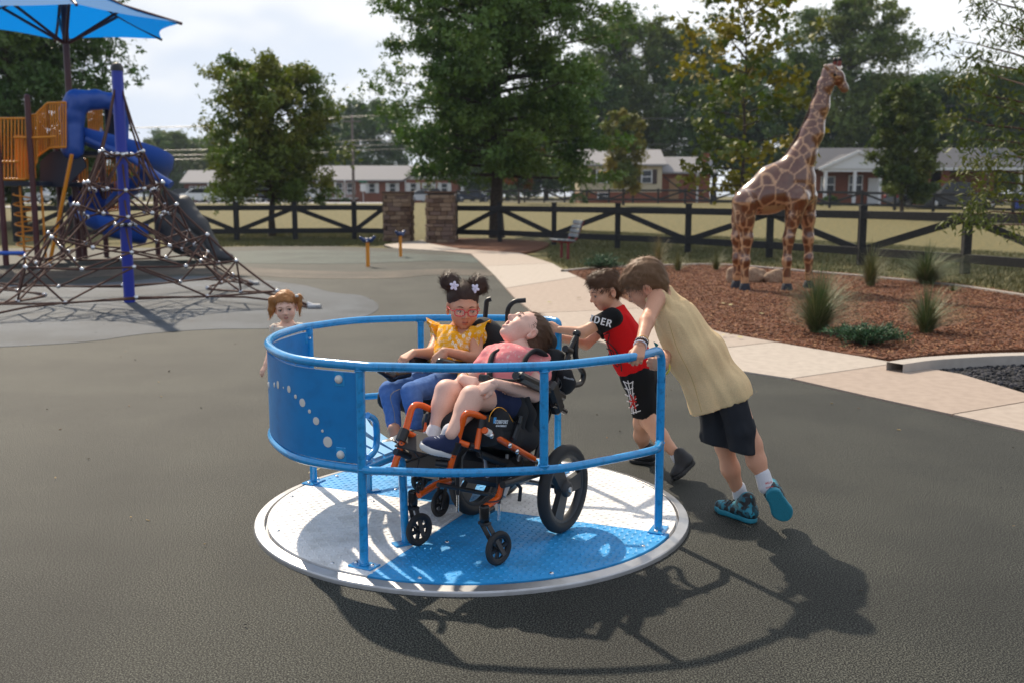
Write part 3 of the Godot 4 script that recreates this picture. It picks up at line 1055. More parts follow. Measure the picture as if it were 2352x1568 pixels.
func wheel(parent: Node3D, c: Vector3, axis: Vector3, r: float, tr: float, spokes: int, spoke_w: float, phase: float, rim_mat: Material) -> void:
	axis = axis.normalized()
	var t := frame(c, axis)
	var b := MB.new()
	var ring := PackedVector3Array()
	for k in 36: ring.append(t * Vector3(cos(TAU * k / 36) * (r - tr), 0, sin(TAU * k / 36) * (r - tr)))
	b.tube(ring, tr, 10, true)
	var w := part("wheel", b, M.rubber_tyre, parent)
	w.set_meta("label", "black rubber tyre on a spoked rim")
	b = MB.new()
	var ri := r - tr * 1.75
	b.lathe([Vector2(ri - tr * 0.55, -tr * 0.55), Vector2(ri + tr * 0.5, -tr * 0.6), Vector2(ri + tr * 0.5, tr * 0.6), Vector2(ri - tr * 0.55, tr * 0.55), Vector2(ri - tr * 0.55, -tr * 0.55)], t, 36)
	var hub := r * 0.17
	b.lathe([Vector2(0, -tr * 1.1), Vector2(hub, -tr * 1.1), Vector2(hub * 1.15, 0), Vector2(hub, tr * 1.1), Vector2(hub * 0.55, tr * 1.25), Vector2(0, tr * 1.25)], t, 18)
	for k in spokes:
		var an := phase + TAU * k / spokes
		var dirv := t.basis * Vector3(cos(an), 0, sin(an))
		var sd := t.basis * Vector3(-sin(an), 0, cos(an))
		var p0 := c + dirv * hub * 0.6
		var p1 := c + dirv * (ri - tr * 0.3)
		for s in [-1.0, 1.0]:
			var h: Vector3 = axis * tr * 0.5 * s
			var w0 := sd * spoke_w * 0.5
			var w1 := sd * spoke_w * 0.62
			if s > 0: b.quad(p0 - w0 + h, p1 - w1 + h, p1 + w1 + h, p0 + w0 + h)
			else: b.quad(p0 - w0 + h, p0 + w0 + h, p1 + w1 + h, p1 - w1 + h)
			b.quad(p0 + w0 * s - axis * tr * 0.5, p0 + w0 * s + axis * tr * 0.5, p1 + w1 * s + axis * tr * 0.5, p1 + w1 * s - axis * tr * 0.5)
	var rim := part("rim", b, rim_mat, w)
	rim.position = Vector3.ZERO
	b = MB.new()
	b.lathe([Vector2(hub * 0.35, 0), Vector2(hub * 0.35, tr * 0.3), Vector2(0, tr * 0.3)], frame(c + axis * tr * 1.2, axis), 6)
	part("axle_nut", b, M.steel, w).position = Vector3.ZERO

func caster(parent: Node3D, c: Vector3, stem: Vector3, axis: Vector3, r: float) -> void:
	wheel(parent, c, axis, r, r * 0.17, 6, r * 0.16, 0.3, M.black)
	var b := MB.new()
	var up := Vector3.UP
	for s in [-1.0, 1.0]:
		var o: Vector3 = axis.normalized() * r * 0.30 * s
		var a := c + o + (c - stem).normalized() * r * 0.35
		b.bar(a, stem + o + Vector3.DOWN * 0.045, 0.022, 0.006, axis, 0.002)
	b.box(frame(stem + Vector3.DOWN * 0.045, up, axis.cross(up)), Vector3(r * 0.72, 0.014, 0.034), 0.004)
	part("caster_fork", b, M.black, parent)
	b = MB.new()
	b.lathe([Vector2(0.0, -0.04), Vector2(0.019, -0.04), Vector2(0.021, -0.02), Vector2(0.021, 0.022), Vector2(0.016, 0.03), Vector2(0, 0.031)], Transform3D(Basis.IDENTITY, stem), 14)
	b.tube(PackedVector3Array([stem, stem + CH_L * 0.0 - CH_F * 0.05 + up * 0.004]), 0.018, 10)
	part("caster_housing", b, M.black_gloss, parent)

func pad(parent: Node3D, called: String, pts: Array, rad: Array, m: Material, k := 0.02, cell := 0.009) -> MeshInstance3D:
	var s := SDF.new()
	s.chain(pts, rad, k)
	if pts.size() == 5:
		s.bone(pts[0].lerp(pts[1], 0.5), pts[2].lerp(pts[3], 0.5), rad[0], rad[2], k)
		s.bone(pts[0].lerp(pts[3], 0.5), pts[1].lerp(pts[2], 0.5), rad[0], rad[2], k)
	if pts.size() == 6:
		s.bone(pts[1].lerp(pts[4], 0.5), pts[2].lerp(pts[3], 0.5), rad[0], rad[2], k)
		s.bone(pts[0].lerp(pts[5], 0.5), pts[2].lerp(pts[3], 0.5), rad[0], rad[2], k)
	return sdf_obj(called, s, cell, m, parent)

func make_chair_orange() -> void:
	var t := thing("wheelchair", "black tilting wheelchair with bright orange frame tubes and grey mag wheels", "wheelchair", CH_A)
	var up := Vector3.UP
	var magm := mat(Color(0.035, 0.035, 0.037), 0.5)
	wheel(t, CW(-0.025, 0.197, 0.235), CH_L, 0.198, 0.026, 3, 0.062, 0.45, magm)
	wheel(t, CW(-0.025, 0.197, -0.235), -CH_L, 0.198, 0.026, 3, 0.062, 0.2, magm)
	var cn := G(1145, 1297, 0.031) + up * 0.071
	var cf := G(963, 1252, 0.031) + up * 0.071
	var ax := (CH_L + CH_F * 0.18).normalized()
	caster(t, cn, D(1113, 1176, -cn.z + 0.015), ax, 0.071)
	caster(t, cf, D(948, 1141, -cf.z + 0.02), ax, 0.071)
	var parts := [
		["footrest_tube", [[1124, 968], [1092, 950], [1068, 947], [1056, 990], [1049, 1017], [1038, 1056], [1029, 1086]], 0.13, 0.0135, 0.03],
		["footrest_tube", [[995, 943], [968, 929], [947, 929], [936, 972], [928, 1000], [913, 1047], [902, 1080]], -0.13, 0.0135, 0.03],
		["footrest_stub", [[1050, 1012], [1077, 1022]], 0.13, 0.012, 0.0],
		["footrest_stub", [[929, 990], [955, 1003]], -0.13, 0.012, 0.0],
		["frame_upright", [[1104, 978], [1094, 1030]], 0.14, 0.0125, 0.0],
		["frame_upright", [[984, 955], [976, 1008]], -0.13, 0.0125, 0.0],
		["seat_rail", [[1112, 987], [1165, 1018], [1226, 1053]], 0.17, 0.0135, 0.0],
		["caster_arm", [[1154, 1112], [1146, 1142], [1112, 1166]], 0.17, 0.0145, 0.02],
		["caster_arm", [[1032, 1103], [1004, 1110], [962, 1136]], -0.17, 0.0145, 0.02]]
	for q in parts:
		var b := MB.new()
		b.tube(bend(cps(q[1], q[2], 3.915), q[4] if q[4] > 0 else 0.005, 6), q[3], 10)
		var tb := part(q[0], b, M.orange_paint, t)
		if q[0] in ["seat_rail", "footrest_tube"]:
			b = MB.new()
			var hp := cps(q[1], q[2], 3.915)
			for k in 7:
				var f := 0.3 + k * 0.1
				var seg: int = 3 if q[0] == "footrest_tube" else 1
				var p: Vector3 = (hp[seg] as Vector3).lerp(hp[seg + 1] if seg + 2 >= hp.size() else hp[seg + 2], f)
				b.lathe([Vector2(0.0035, 0), Vector2(0.0035, 0.0012), Vector2(0, 0.0012)], frame(p + (eye - p).normalized() * (q[3] - 0.0004), (eye - p).normalized()), 7)
			part("adjustment_holes", b, M.black, tb).position = Vector3.ZERO
	var clamp_list := [["clamp", [[1107, 962], [1104, 983]], 0.14, 0.0165], ["clamp", [[986, 950], [983, 970]], -0.13, 0.0165], ["clamp", [[1078, 1022], [1100, 1030]], 0.14, 0.014], ["clamp", [[955, 1003], [975, 1012]], -0.13, 0.014],
		["frame_collar", [[1040, 1040], [1050, 1013]], 0.13, 0.021], ["frame_collar", [[919, 1012], [930, 986]], -0.13, 0.021], ["cross_bar", [[1006, 1112], [1070, 1124], [1136, 1137]], 0.0, 0.0095], ["lower_frame", [[1154, 1112], [1240, 1085], [1290, 1115]], 0.2, 0.016], ["lower_frame", [[1032, 1103], [1080, 1090], [1110, 1100]], -0.2, 0.016],
		["armrest_tube", [[1100, 1040], [1150, 1060], [1230, 1062]], 0.1, 0.016], ["brake_lever", [[1180, 1100], [1196, 1120], [1193, 1150]], 0.2, 0.008]]
	for q in clamp_list:
		var b := MB.new()
		b.tube(PackedVector3Array(cps(q[1], q[2], 3.912)), q[3], 10)
		part(q[0], b, M.black, t)
	# anti-tip rods
	for q in [[1050, 1075, 1175, 0.0], [1145, 1060, 1195, 0.10]]:
		var b := MB.new()
		b.tube(PackedVector3Array([CP(q[0], q[1], q[3]), CP(q[0] + 1, q[2] - 40, q[3])]), 0.009, 8)
		var rod := part("support_leg", b, M.black, t)
		b = MB.new()
		b.tube(PackedVector3Array([CP(q[0] + 1, q[2] - 42, q[3]), CP(q[0] + 1, q[2], q[3])]), 0.0055, 8)
		part("support_tip", b, M.chrome, rod).position = Vector3.ZERO
	# footplate
	var fp := [CP(906, 1022, -0.14), CP(1032, 1054, 0.10), CP(1046, 1032, 0.10), CP(930, 1000, -0.14)]
	fp[2] = fp[1] - CH_F * 0.13 + up * 0.035
	fp[3] = fp[0] - CH_F * 0.13 + up * 0.035
	var b2 := MB.new()
	var dn := up * -0.006
	b2.quad(fp[0], fp[3], fp[2], fp[1]); b2.quad(fp[0] + dn, fp[1] + dn, fp[2] + dn, fp[3] + dn)
	for k in 4: b2.quad(fp[k], fp[(k + 1) % 4], fp[(k + 1) % 4] + dn, fp[k] + dn)
	part("footplate", b2, mat(Color(0.022, 0.022, 0.024), 0.6), t)
	for q in [[[908, 1036], [940, 1048], -0.12], [[1000, 1062], [1028, 1066], 0.08]]:
		b2 = MB.new(); b2.tube(PackedVector3Array(cps([q[0], q[1]], q[2], 3.912)), 0.014, 10)
		part("footplate_hinge", b2, M.black, t)
	# seat, back and pads
	pad(t, "seat_cushion", [CW(0.42, 0.53, 0.12), CW(0.42, 0.53, -0.12), CW(0.12, 0.44, -0.12), CW(0.12, 0.44, 0.12), CW(0.42, 0.53, 0.12)], [0.05, 0.05, 0.055, 0.055, 0.05], M.black_cloth, 0.06, 0.012)
	var sp := SDF.new()
	sp.chain(cps([[1133, 978], [1150, 955], [1172, 975]], 0.155), [0.022, 0.026, 0.022], 0.03)
	sp.chain(cps([[1128, 985], [1178, 985]], 0.155), [0.02, 0.02], 0.03)
	var side := sdf_obj("side_pad", sp, 0.007, M.black_cloth, t)
	b2 = MB.new()
	b2.tube(spline(cps([[1123, 968], [1127, 950], [1140, 936], [1155, 937], [1168, 950], [1178, 968]], 0.178), 4), 0.0018, 5)
	part("piping", b2, mat(Color(0.75, 0.32, 0.01), 0.6), side).position = Vector3.ZERO
	var lab := CP(1147, 968, 0.195)
	var lt := Transform3D(Basis(-CH_F * 0.98 + up * -0.2, up * 0.98 - CH_F * 0.2, CH_L).orthonormalized(), lab)
	for q in [["COMFORT", 0.021, 0.012, 0.0], ["ACTA-EMBRACE", 0.0105, 0.014, -0.016]]:
		var o := put_mesh("lettering", text_mesh(q[0], q[1]), mat(Color(0.62, 0.66, 0.7), 0.6), side)
		o.transform = t.transform.affine_inverse().inverse().affine_inverse() * lt.translated_local(Vector3(q[2], q[3], 0.002))
		if side.transform != Transform3D(): o.transform = side.transform.affine_inverse() * o.transform
	b2 = MB.new()
	b2.box(lt.translated_local(Vector3(-0.036, 0.006, 0.001)), Vector3(0.017, 0.024, 0.002), 0.0)
	part("blue_mark", b2, mat(Color(0.02, 0.28, 0.62), 0.5), side).position = Vector3.ZERO
	pad(t, "thigh_pad", cps([[1190, 912], [1192, 945], [1190, 980]], 0.14), [0.03, 0.034, 0.03], M.black_cloth, 0.03)
	pad(t, "thigh_pad", cps([[1206, 915], [1215, 950], [1212, 985]], 0.16), [0.022, 0.026, 0.022], M.black_cloth, 0.03)
	pad(t, "back_cushion", [CW(0.06, 0.48, 0.12), CW(0.06, 0.48, -0.12), CW(-0.16, 0.74, -0.11), CW(-0.16, 0.74, 0.11), CW(0.06, 0.48, 0.12)], [0.03, 0.03, 0.03, 0.03, 0.03], M.black_cloth, 0.08, 0.012)
	var bk := MB.new()
	bk.bar(CW(0.02, 0.46, 0.0), CW(-0.20, 0.76, 0.0), 0.34, 0.02, CH_F, 0.006)
	part("back_shell", bk, M.black, t)
	pad(t, "headrest", [CP(1247, 762, 0.03), CP(1259, 785, 0.0), CP(1262, 812, -0.02)], [0.030, 0.036, 0.024], M.black_cloth, 0.03, 0.007)
	# arms, canes and push handles
	b2 = MB.new(); b2.bar(CP(1188, 862, 0.2), CP(1291, 912, 0.2), 0.042, 0.055, CH_L, 0.014)
	part("armrest", b2, M.black, t)
	b2 = MB.new(); b2.tube(PackedVector3Array(cps([[1184, 861], [1196, 866]], 0.2)), 0.017, 12)
	part("armrest_end", b2, M.black_gloss, t)
	b2 = MB.new(); b2.bar(CP(1262, 880, 0.21), CP(1283, 945, 0.21), 0.07, 0.05, CH_L, 0.015)
	part("tilt_mechanism", b2, M.black, t)
	b2 = MB.new(); b2.tube(PackedVector3Array(cps([[1270, 927], [1298, 945]], 0.22)), 0.014, 10)
	part("tilt_knob", b2, M.black_gloss, t)
	b2 = MB.new(); b2.tube(spline(cps([[1325, 768], [1312, 795], [1296, 835], [1284, 868], [1262, 930], [1245, 990], [1232, 1050]], 0.17), 4), 0.012, 10)
	part("back_cane", b2, M.black, t)
	b2 = MB.new(); b2.tube(spline([CW(-0.19, 0.78, -0.17), CW(-0.1, 0.6, -0.17), CW(0.02, 0.42, -0.17)], 4), 0.012, 10)
	part("back_cane", b2, M.black, t)
	b2 = MB.new(); b2.tube(bend(cps([[1324, 766], [1321, 820], [1333, 845], [1342, 858], [1336, 880], [1312, 886]], 0.17), 0.03, 5), 0.0135, 10)
	part("push_handle", b2, M.black, t)
	b2 = MB.new(); b2.ball(CP(1325, 767, 0.17), Vector3.ONE * 0.019, 12, 8)
	part("handle_joint", b2, M.black_gloss, t)
	b2 = MB.new(); b2.tube(PackedVector3Array(cps([[1298, 800], [1311, 806]], 0.17)), 0.016, 10)
	part("cane_clamp", b2, M.black, t)
	# anti-tip wheel bracket and drive bits seen below the seat
	b2 = MB.new(); b2.box(Transform3D(Basis(CH_F.cross(up), up, CH_F).orthonormalized(), CW(0.14, 0.30, 0.0)), Vector3(0.28, 0.14, 0.22), 0.03)
	part("tilt_base", b2, M.black, t)
	b2 = MB.new(); b2.tube(PackedVector3Array([CW(0.28, 0.22, 0.12), CW(0.1, 0.44, 0.12)]), 0.012, 8); b2.tube(PackedVector3Array([CW(0.28, 0.22, -0.12), CW(0.1, 0.44, -0.12)]), 0.012, 8)
	part("gas_struts", b2, M.steel, t)
	b2 = MB.new(); b2.tube(PackedVector3Array([CW(-0.025, 0.2, -0.22), CW(-0.025, 0.2, 0.22)]), 0.012, 8)
	part("axle", b2, M.steel, t)
	for s in [-1.0, 1.0]:
		b2 = MB.new(); b2.tube(PackedVector3Array([CW(-0.02, 0.2, 0.19 * s), CW(0.05, 0.42, 0.16 * s)]), 0.014, 8)
		part("seat_post", b2, M.black, t)
	# cables, brackets and bands
	for q in [[[[1140, 1128], [1120, 1140], [1112, 1148], [1124, 1152], [1150, 1146], [1158, 1120]], 0.19], [[[1100, 1035], [1110, 1060], [1106, 1090], [1120, 1100]], 0.12], [[[1200, 1050], [1205, 1085], [1195, 1100]], 0.2], [[[955, 1003], [948, 1030], [962, 1052], [955, 1080]], -0.12]]:
		b2 = MB.new(); b2.tube(spline(cps(q[0], q[1], 3.92), 4), 0.0032, 6)
		part("cable", b2, M.black, t)
	for q in [[1187, 1036, 0.2], [1128, 1000, 0.19], [1170, 1022, 0.19]]:
		b2 = MB.new(); b2.lathe([Vector2(0.011, 0), Vector2(0.011, 0.006), Vector2(0.006, 0.009), Vector2(0, 0.009)], frame(CP(q[0], q[1], q[2] - 0.008), CH_L), 12)
		part("bracket_knob", b2, M.chrome, t)
	b2 = MB.new(); b2.tube(PackedVector3Array(cps([[1117, 990], [1124, 994]], 0.172)), 0.0148, 12)
	part("white_band", b2, M.white_plastic, t)
	for q in [[[1112, 1045], [1120, 1095], 0.06], [[1165, 1042], [1162, 1090], 0.1], [[1080, 1050], [1062, 1100], -0.1]]:
		b2 = MB.new(); b2.tube(PackedVector3Array(cps([q[0], q[1]], q[2], 3.93)), 0.008, 8)
		part("frame_strut", b2, M.steel, t)
	b2 = MB.new(); b2.bar(CP(1195, 962, 0.19), CP(1178, 1010, 0.19), 0.03, 0.02, CH_L, 0.006)
	part("pad_bracket", b2, M.black, t)
	b2 = MB.new(); b2.tube(PackedVector3Array(cps([[1196, 955], [1192, 972]], 0.2)), 0.013, 10)
	part("pad_knob", b2, M.black_gloss, t)
	b2 = MB.new()
	var hl := PackedVector3Array()
	for k in 14: hl.append(CP(964, 1118, -0.17) + CH_F * cos(TAU * k / 14) * 0.022 + up * sin(TAU * k / 14) * 0.022)
	b2.tube(hl, 0.005, 6, true)
	part("tie_down_loop", b2, M.black, t)
	# bag hung on the cane
	var bag := SDF.new()
	bag.chain(cps([[1298, 858], [1302, 880], [1300, 893]], 0.19), [0.034, 0.036, 0.026], 0.02)
	bag.fold(0.004, 14.0, up, 0.5, 4)
	var bg := sdf_obj("drink_pouch", bag, 0.007, M.black_cloth, t)
	b2 = MB.new(); b2.tube(spline(cps([[1283, 873], [1278, 885], [1284, 892], [1290, 884], [1286, 872]], 0.225), 3), 0.003, 6)
	part("strap", b2, M.black, bg).position = Vector3.ZERO
	var o3 := put_mesh("lettering", text_mesh("BlowsMo", 0.012, 0.001, false), mat(Color(0.6, 0.6, 0.62), 0.6), t)
	o3.transform = t.transform.affine_inverse() * Transform3D(Basis(CH_L * 0.75 - CH_F * 0.66 + up * -0.25, up, CH_L).orthonormalized(), CP(1307, 868, 0.225) + (eye - CP(1307, 868, 0.225)).normalized() * 0.008)
	b2 = MB.new(); b2.tube(PackedVector3Array(cps([[1306, 818], [1304, 806]], 0.12)), 0.006, 6)
	part("purple_clip", b2, mat(Color(0.45, 0.12, 0.45), 0.5), t)

func make_chair_black() -> void:
	var F2 := CH_F
	var L2 := CH_L
	var A2 := Vector3(-0.235, 0.031, -4.98)
	var up := Vector3.UP
	var w := func(f: float, u: float, l: float) -> Vector3: return A2 + F2 * f + up * u + L2 * l
	var t := thing("wheelchair", "all black powered wheelchair with joystick behind the orange-framed chair", "wheelchair", A2)
	for s in [-1.0, 1.0]:
		wheel(t, w.call(0.0, 0.16, 0.24 * s), L2 * s, 0.16, 0.035, 5, 0.04, 0.2, M.black)
		var cf := 0.44 if s > 0 else 0.16
		caster(t, w.call(cf, 0.065, 0.17 * s), w.call(cf - 0.02, 0.2, 0.17 * s), L2, 0.065)
	var b := MB.new()
	b.box(Transform3D(Basis(F2.cross(up), up, F2).orthonormalized(), w.call(0.14, 0.25, 0.0)), Vector3(0.36, 0.22, 0.5), 0.04)
	part("power_base", b, M.black, t)
	b = MB.new(); b.tube(PackedVector3Array([w.call(0.12, 0.3, 0), w.call(0.14, 0.5, 0)]), 0.05, 10)
	part("seat_post", b, M.black, t)
	pad(t, "seat_cushion", [w.call(0.42, 0.52, 0.14), w.call(0.42, 0.52, -0.14), w.call(0.06, 0.5, -0.14), w.call(0.06, 0.5, 0.14), w.call(0.42, 0.52, 0.14)], [0.045, 0.045, 0.045, 0.045, 0.045], M.black_cloth, 0.06, 0.012)
	pad(t, "back_cushion", [D(1108, 760, 4.78), D(1126, 775, 4.80), D(1118, 860, 4.75), D(1060, 870, 4.85), D(1052, 790, 4.92), D(1108, 760, 4.9)], [0.045, 0.05, 0.045, 0.045, 0.04, 0.04], M.black_cloth, 0.08, 0.011)
	for q in [[[1113, 742], [1118, 690], [1128, 687]], [[1165, 745], [1166, 708], [1180, 692], [1208, 690]]]:
		b = MB.new()
		var arr := []
		for p in q: arr.append(D(p[0], p[1], 5.02))
		b.tube(bend(arr, 0.035, 6), 0.0125, 10)
		part("push_handle", b, M.black, t)
	b = MB.new(); b.bar(D(942, 832, 4.60), D(1000, 826, 4.78), 0.035, 0.06, up, 0.012)
	part("armrest", b, M.black, t)
	b = MB.new(); b.bar(D(1010, 838, 4.42), D(1070, 846, 4.60), 0.035, 0.06, up, 0.012)
	part("armrest", b, M.black, t)
	pad(t, "joystick_box", [D(1012, 832, 4.42), D(1036, 838, 4.47)], [0.022, 0.024], M.black_gloss, 0.02, 0.006)
	var js := SDF.new()
	js.chain([D(872, 852, 4.34), D(900, 864, 4.40), D(938, 858, 4.5)], [0.012, 0.02, 0.016], 0.02)
	sdf_obj("control_panel", js, 0.006, M.black_gloss, t)
	b = MB.new(); b.tube(PackedVector3Array([D(938, 858, 4.5), D(950, 840, 4.62)]), 0.01, 8)
	part("control_arm", b, M.black, t)
	b = MB.new(); b.box(Transform3D(Basis(F2.cross(up), up, F2).orthonormalized(), D(905, 1042, 4.28)), Vector3(0.26, 0.014, 0.16), 0.004)
	part("footplate", b, M.black, t)
	b = MB.new(); b.tube(PackedVector3Array([D(905, 1042, 4.28), w.call(0.4, 0.3, 0.0)]), 0.018, 8)
	part("footrest_tube", b, M.black, t)
# ---------------------------------------------------------------- people
func V(x: float, y: float, z: float) -> Vector3: return Vector3(x, y, z)
func basis_of(up: Vector3, fwd: Vector3) -> Basis:
	var f := fwd.normalized()
	var x := up.cross(f).normalized()
	return Basis(x, f.cross(x), f)
func skin_mat() -> StandardMaterial3D:
	var m := vmat(0.5)
	m.metallic_specular = 0.42
	m.albedo_texture = noise_tex(0.05, [[0.0, Color(0.88, 0.78, 0.75)], [0.4, Color(0.96, 0.93, 0.92)], [1.0, Color.WHITE]], 256, 5, 31, FastNoiseLite.TYPE_SIMPLEX_SMOOTH, false, 0.7)
	tri_map(m, 9.0)
	bumpy(m, noise_tex(0.25, [[0.0, Color.BLACK], [1.0, Color.WHITE]], 256, 3, 33), 0.03)
	return m
func cloth_mat(c: Color, tex: Texture2D = null, scale := 4.0) -> StandardMaterial3D:
	var m := mat(c, 0.9)
	m.metallic_specular = 0.25
	if tex: m.albedo_texture = tex
	else: m.albedo_texture = M.weave
	tri_map(m, scale)
	bumpy(m, M.weave_bump, 0.05)
	m.rim_enabled = true; m.rim = 0.08; m.rim_tint = 0.5
	return m

func head(s: SDF, T: Transform3D, k: float, skin: Color, mouth_open := 0.0, lid := 0.4) -> void:
	var b := T.basis
	var P := func(x: float, y: float, z: float) -> Vector3: return T * (Vector3(x, y, z) * k)
	s.base = skin
	s.ell(P.call(0, 0.035, -0.014), Vector3(0.070, 0.073, 0.086) * k, b, 0.02)
	s.ell(P.call(0, -0.020, 0.024), Vector3(0.060, 0.074, 0.058) * k, b, 0.03 * k)
	s.ell(P.call(0, -0.058 - mouth_open * 0.012, 0.030), Vector3(0.043, 0.036, 0.045) * k, b, 0.025 * k)
	s.ell(P.call(0, -0.083 - mouth_open * 0.014, 0.056), Vector3(0.017, 0.013, 0.015) * k, b, 0.02 * k)
	for e in [-1.0, 1.0]:
		s.ell(P.call(0.034 * e, -0.034, 0.053), Vector3(0.025, 0.024, 0.023) * k, b, 0.025 * k)
		s.bone(P.call(0.012 * e, 0.016, 0.078), P.call(0.042 * e, 0.014, 0.062), 0.010 * k, 0.008 * k, 0.02 * k)
	s.bone(P.call(0, 0.004, 0.080), P.call(0, -0.027, 0.0975), 0.0065 * k, 0.0100 * k, 0.012 * k)
	for e in [-1.0, 1.0]:
		s.ell(P.call(0.0095 * e, -0.031, 0.088), Vector3(0.0075, 0.0065, 0.009) * k, b, 0.008 * k)
		s.bone(P.call(0.017 * e, -0.0555 + mouth_open * 0.004, 0.0765), P.call(0.0, -0.0525 + mouth_open * 0.005, 0.0805), 0.0038 * k, 0.0050 * k, 0.006 * k)
		s.bone(P.call(0.015 * e, -0.0620 - mouth_open * 0.012, 0.0760), P.call(0.0, -0.0640 - mouth_open * 0.016, 0.0785), 0.0045 * k, 0.0056 * k, 0.006 * k)
		s.ell(P.call(0.073 * e, -0.010, -0.012), Vector3(0.0085, 0.030, 0.019) * k, b * Basis(Vector3.UP, 0.35 * e), 0.008 * k)
		s.ell(P.call(0.070 * e, -0.034, -0.006), Vector3(0.007, 0.010, 0.008) * k, b, 0.008 * k)
	for e in [-1.0, 1.0]:
		s.ell(P.call(0.031 * e, -0.003, 0.094), Vector3(0.0175, 0.0105, 0.016) * k, b, 0.012 * k, 1)
		s.ell(P.call(0.083 * e, -0.008, -0.006), Vector3(0.007, 0.017, 0.010) * k, b * Basis(Vector3.UP, 0.35 * e), 0.006 * k, 1)
	for e in [-1.0, 1.0]:
		s.bone(P.call(0.0185 * e, 0.0075 - 0.010 * lid, 0.0765), P.call(0.031 * e, 0.0105 - 0.011 * lid, 0.0785), 0.0040 * k, 0.0058 * k, 0.004 * k)
		s.bone(P.call(0.031 * e, 0.0105 - 0.011 * lid, 0.0785), P.call(0.045 * e, 0.0050 - 0.008 * lid, 0.0710), 0.0058 * k, 0.0040 * k, 0.004 * k)
	for e in [-1.0, 1.0]:
		s.bone(P.call(0.019 * e, -0.0115, 0.0765), P.call(0.044 * e, -0.0105, 0.0700), 0.0045 * k, 0.0042 * k, 0.006 * k)
	if mouth_open > 0: s.ell(P.call(0, -0.0585, 0.085), Vector3(0.014, 0.0055 + 0.006 * mouth_open, 0.016) * k, b, 0.005 * k, 1)
	var lip := Color(skin.r * 0.80, skin.g * 0.42, skin.b * 0.42)
	for e in [-1.0, 0.0, 1.0]:
		s.paint.append([P.call(0.009 * e, -0.053 + mouth_open * 0.005, 0.081), 0.0085 * k, lip, 0.8])
		s.paint.append([P.call(0.008 * e, -0.0640 - mouth_open * 0.016, 0.082), 0.0085 * k, lip, 0.75])
	for e in [-1.0, 1.0]:
		s.paint.append([P.call(0.037 * e, -0.034, 0.068), 0.030 * k, Color(skin.r * 1.02, skin.g * 0.82, skin.b * 0.80), 0.5])
		s.paint.append([P.call(0.080 * e, -0.01, -0.01), 0.022 * k, Color(skin.r * 1.02, skin.g * 0.72, skin.b * 0.68), 0.6])
		s.paint.append([P.call(0.031 * e, -0.003, 0.084), 0.017 * k, Color(skin.r * 0.80, skin.g * 0.66, skin.b * 0.62), 0.6])
	s.paint.append([P.call(0, -0.030, 0.105), 0.016 * k, Color(skin.r * 1.02, skin.g * 0.8, skin.b * 0.78), 0.5])
	if mouth_open > 0: s.paint.append([P.call(0, -0.0585, 0.072), 0.016 * k, Color(0.16, 0.015, 0.012), 1.0])

func face_bits(o: Node3D, T: Transform3D, k: float, hair: Color, gaze: Vector3, lid := 0.4) -> void:
	var P := func(x: float, y: float, z: float) -> Vector3: return T * (Vector3(x, y, z) * k)
	var g := gaze.normalized()
	for e in [-1.0, 1.0]:
		var c: Vector3 = P.call(0.031 * e, -0.003, 0.0705)
		var b := MB.new()
		b.ball(c, Vector3.ONE * 0.0120 * k, 14, 10)
		var eb := part("eye", b, M.eye_white, o)
		var gd := (T.basis * Vector3(g.x, g.y, g.z)).normalized()
		b = MB.new()
		b.ball(c + gd * 0.0092 * k, Vector3(0.0062, 0.0042, 0.0062) * k, 12, 6, frame(Vector3.ZERO, gd).basis)
		part("iris", b, M.iris, eb).position = Vector3.ZERO
		b = MB.new()
		b.ball(c + gd * 0.0118 * k, Vector3(0.0029, 0.0024, 0.0029) * k, 10, 6, frame(Vector3.ZERO, gd).basis)
		part("pupil", b, M.pupil, eb).position = Vector3.ZERO
		# lids: an upper one of skin with its lashes
		var lp := []
		for j in 7:
			var a := PI * (0.08 + 0.84 * j / 6.0)
			lp.append(P.call(0.031 * e + cos(a) * 0.0145, -0.003 + sin(a) * (0.0080 - 0.009 * lid) + 0.0002, 0.0815 + sin(a) * 0.0035 - absf(cos(a)) * 0.004))
		b = MB.new(); b.tube(spline(lp, 3), 0.0016 * k, 6)
		part("lashes", b, M.pupil, o)
		lp = []
		for j in 5:
			var t := j / 4.0
			lp.append(P.call((0.014 + 0.032 * t) * e, 0.0165 + 0.006 * sin(t * PI) - 0.004 * t, 0.0905 - 0.020 * t * t - 0.002 * t))
		b = MB.new(); b.tube(spline(lp, 3), [0.0010 * k, 0.0015 * k, 0.0018 * k, 0.0018 * k, 0.0018 * k, 0.0018 * k, 0.0017 * k, 0.0016 * k, 0.0014 * k, 0.0013 * k, 0.0011 * k, 0.0009 * k, 0.0006 * k], 6)
		var m := mat(hair * 1.3, 0.9)
		part("eyebrow", b, m, o)

func mouth_line(o: Node3D, T: Transform3D, k: float, smile := 0.003) -> void:
	var a := []
	for j in 7:
		var t := j / 3.0 - 1.0
		a.append(T * (Vector3(0.0185 * t, -0.0582 + smile * t * t, 0.0862 - 0.0078 * t * t) * k))
	var b := MB.new(); b.tube(spline(a, 2), 0.0014 * k, 5)
	part("mouth_line", b, M.mouth, o)

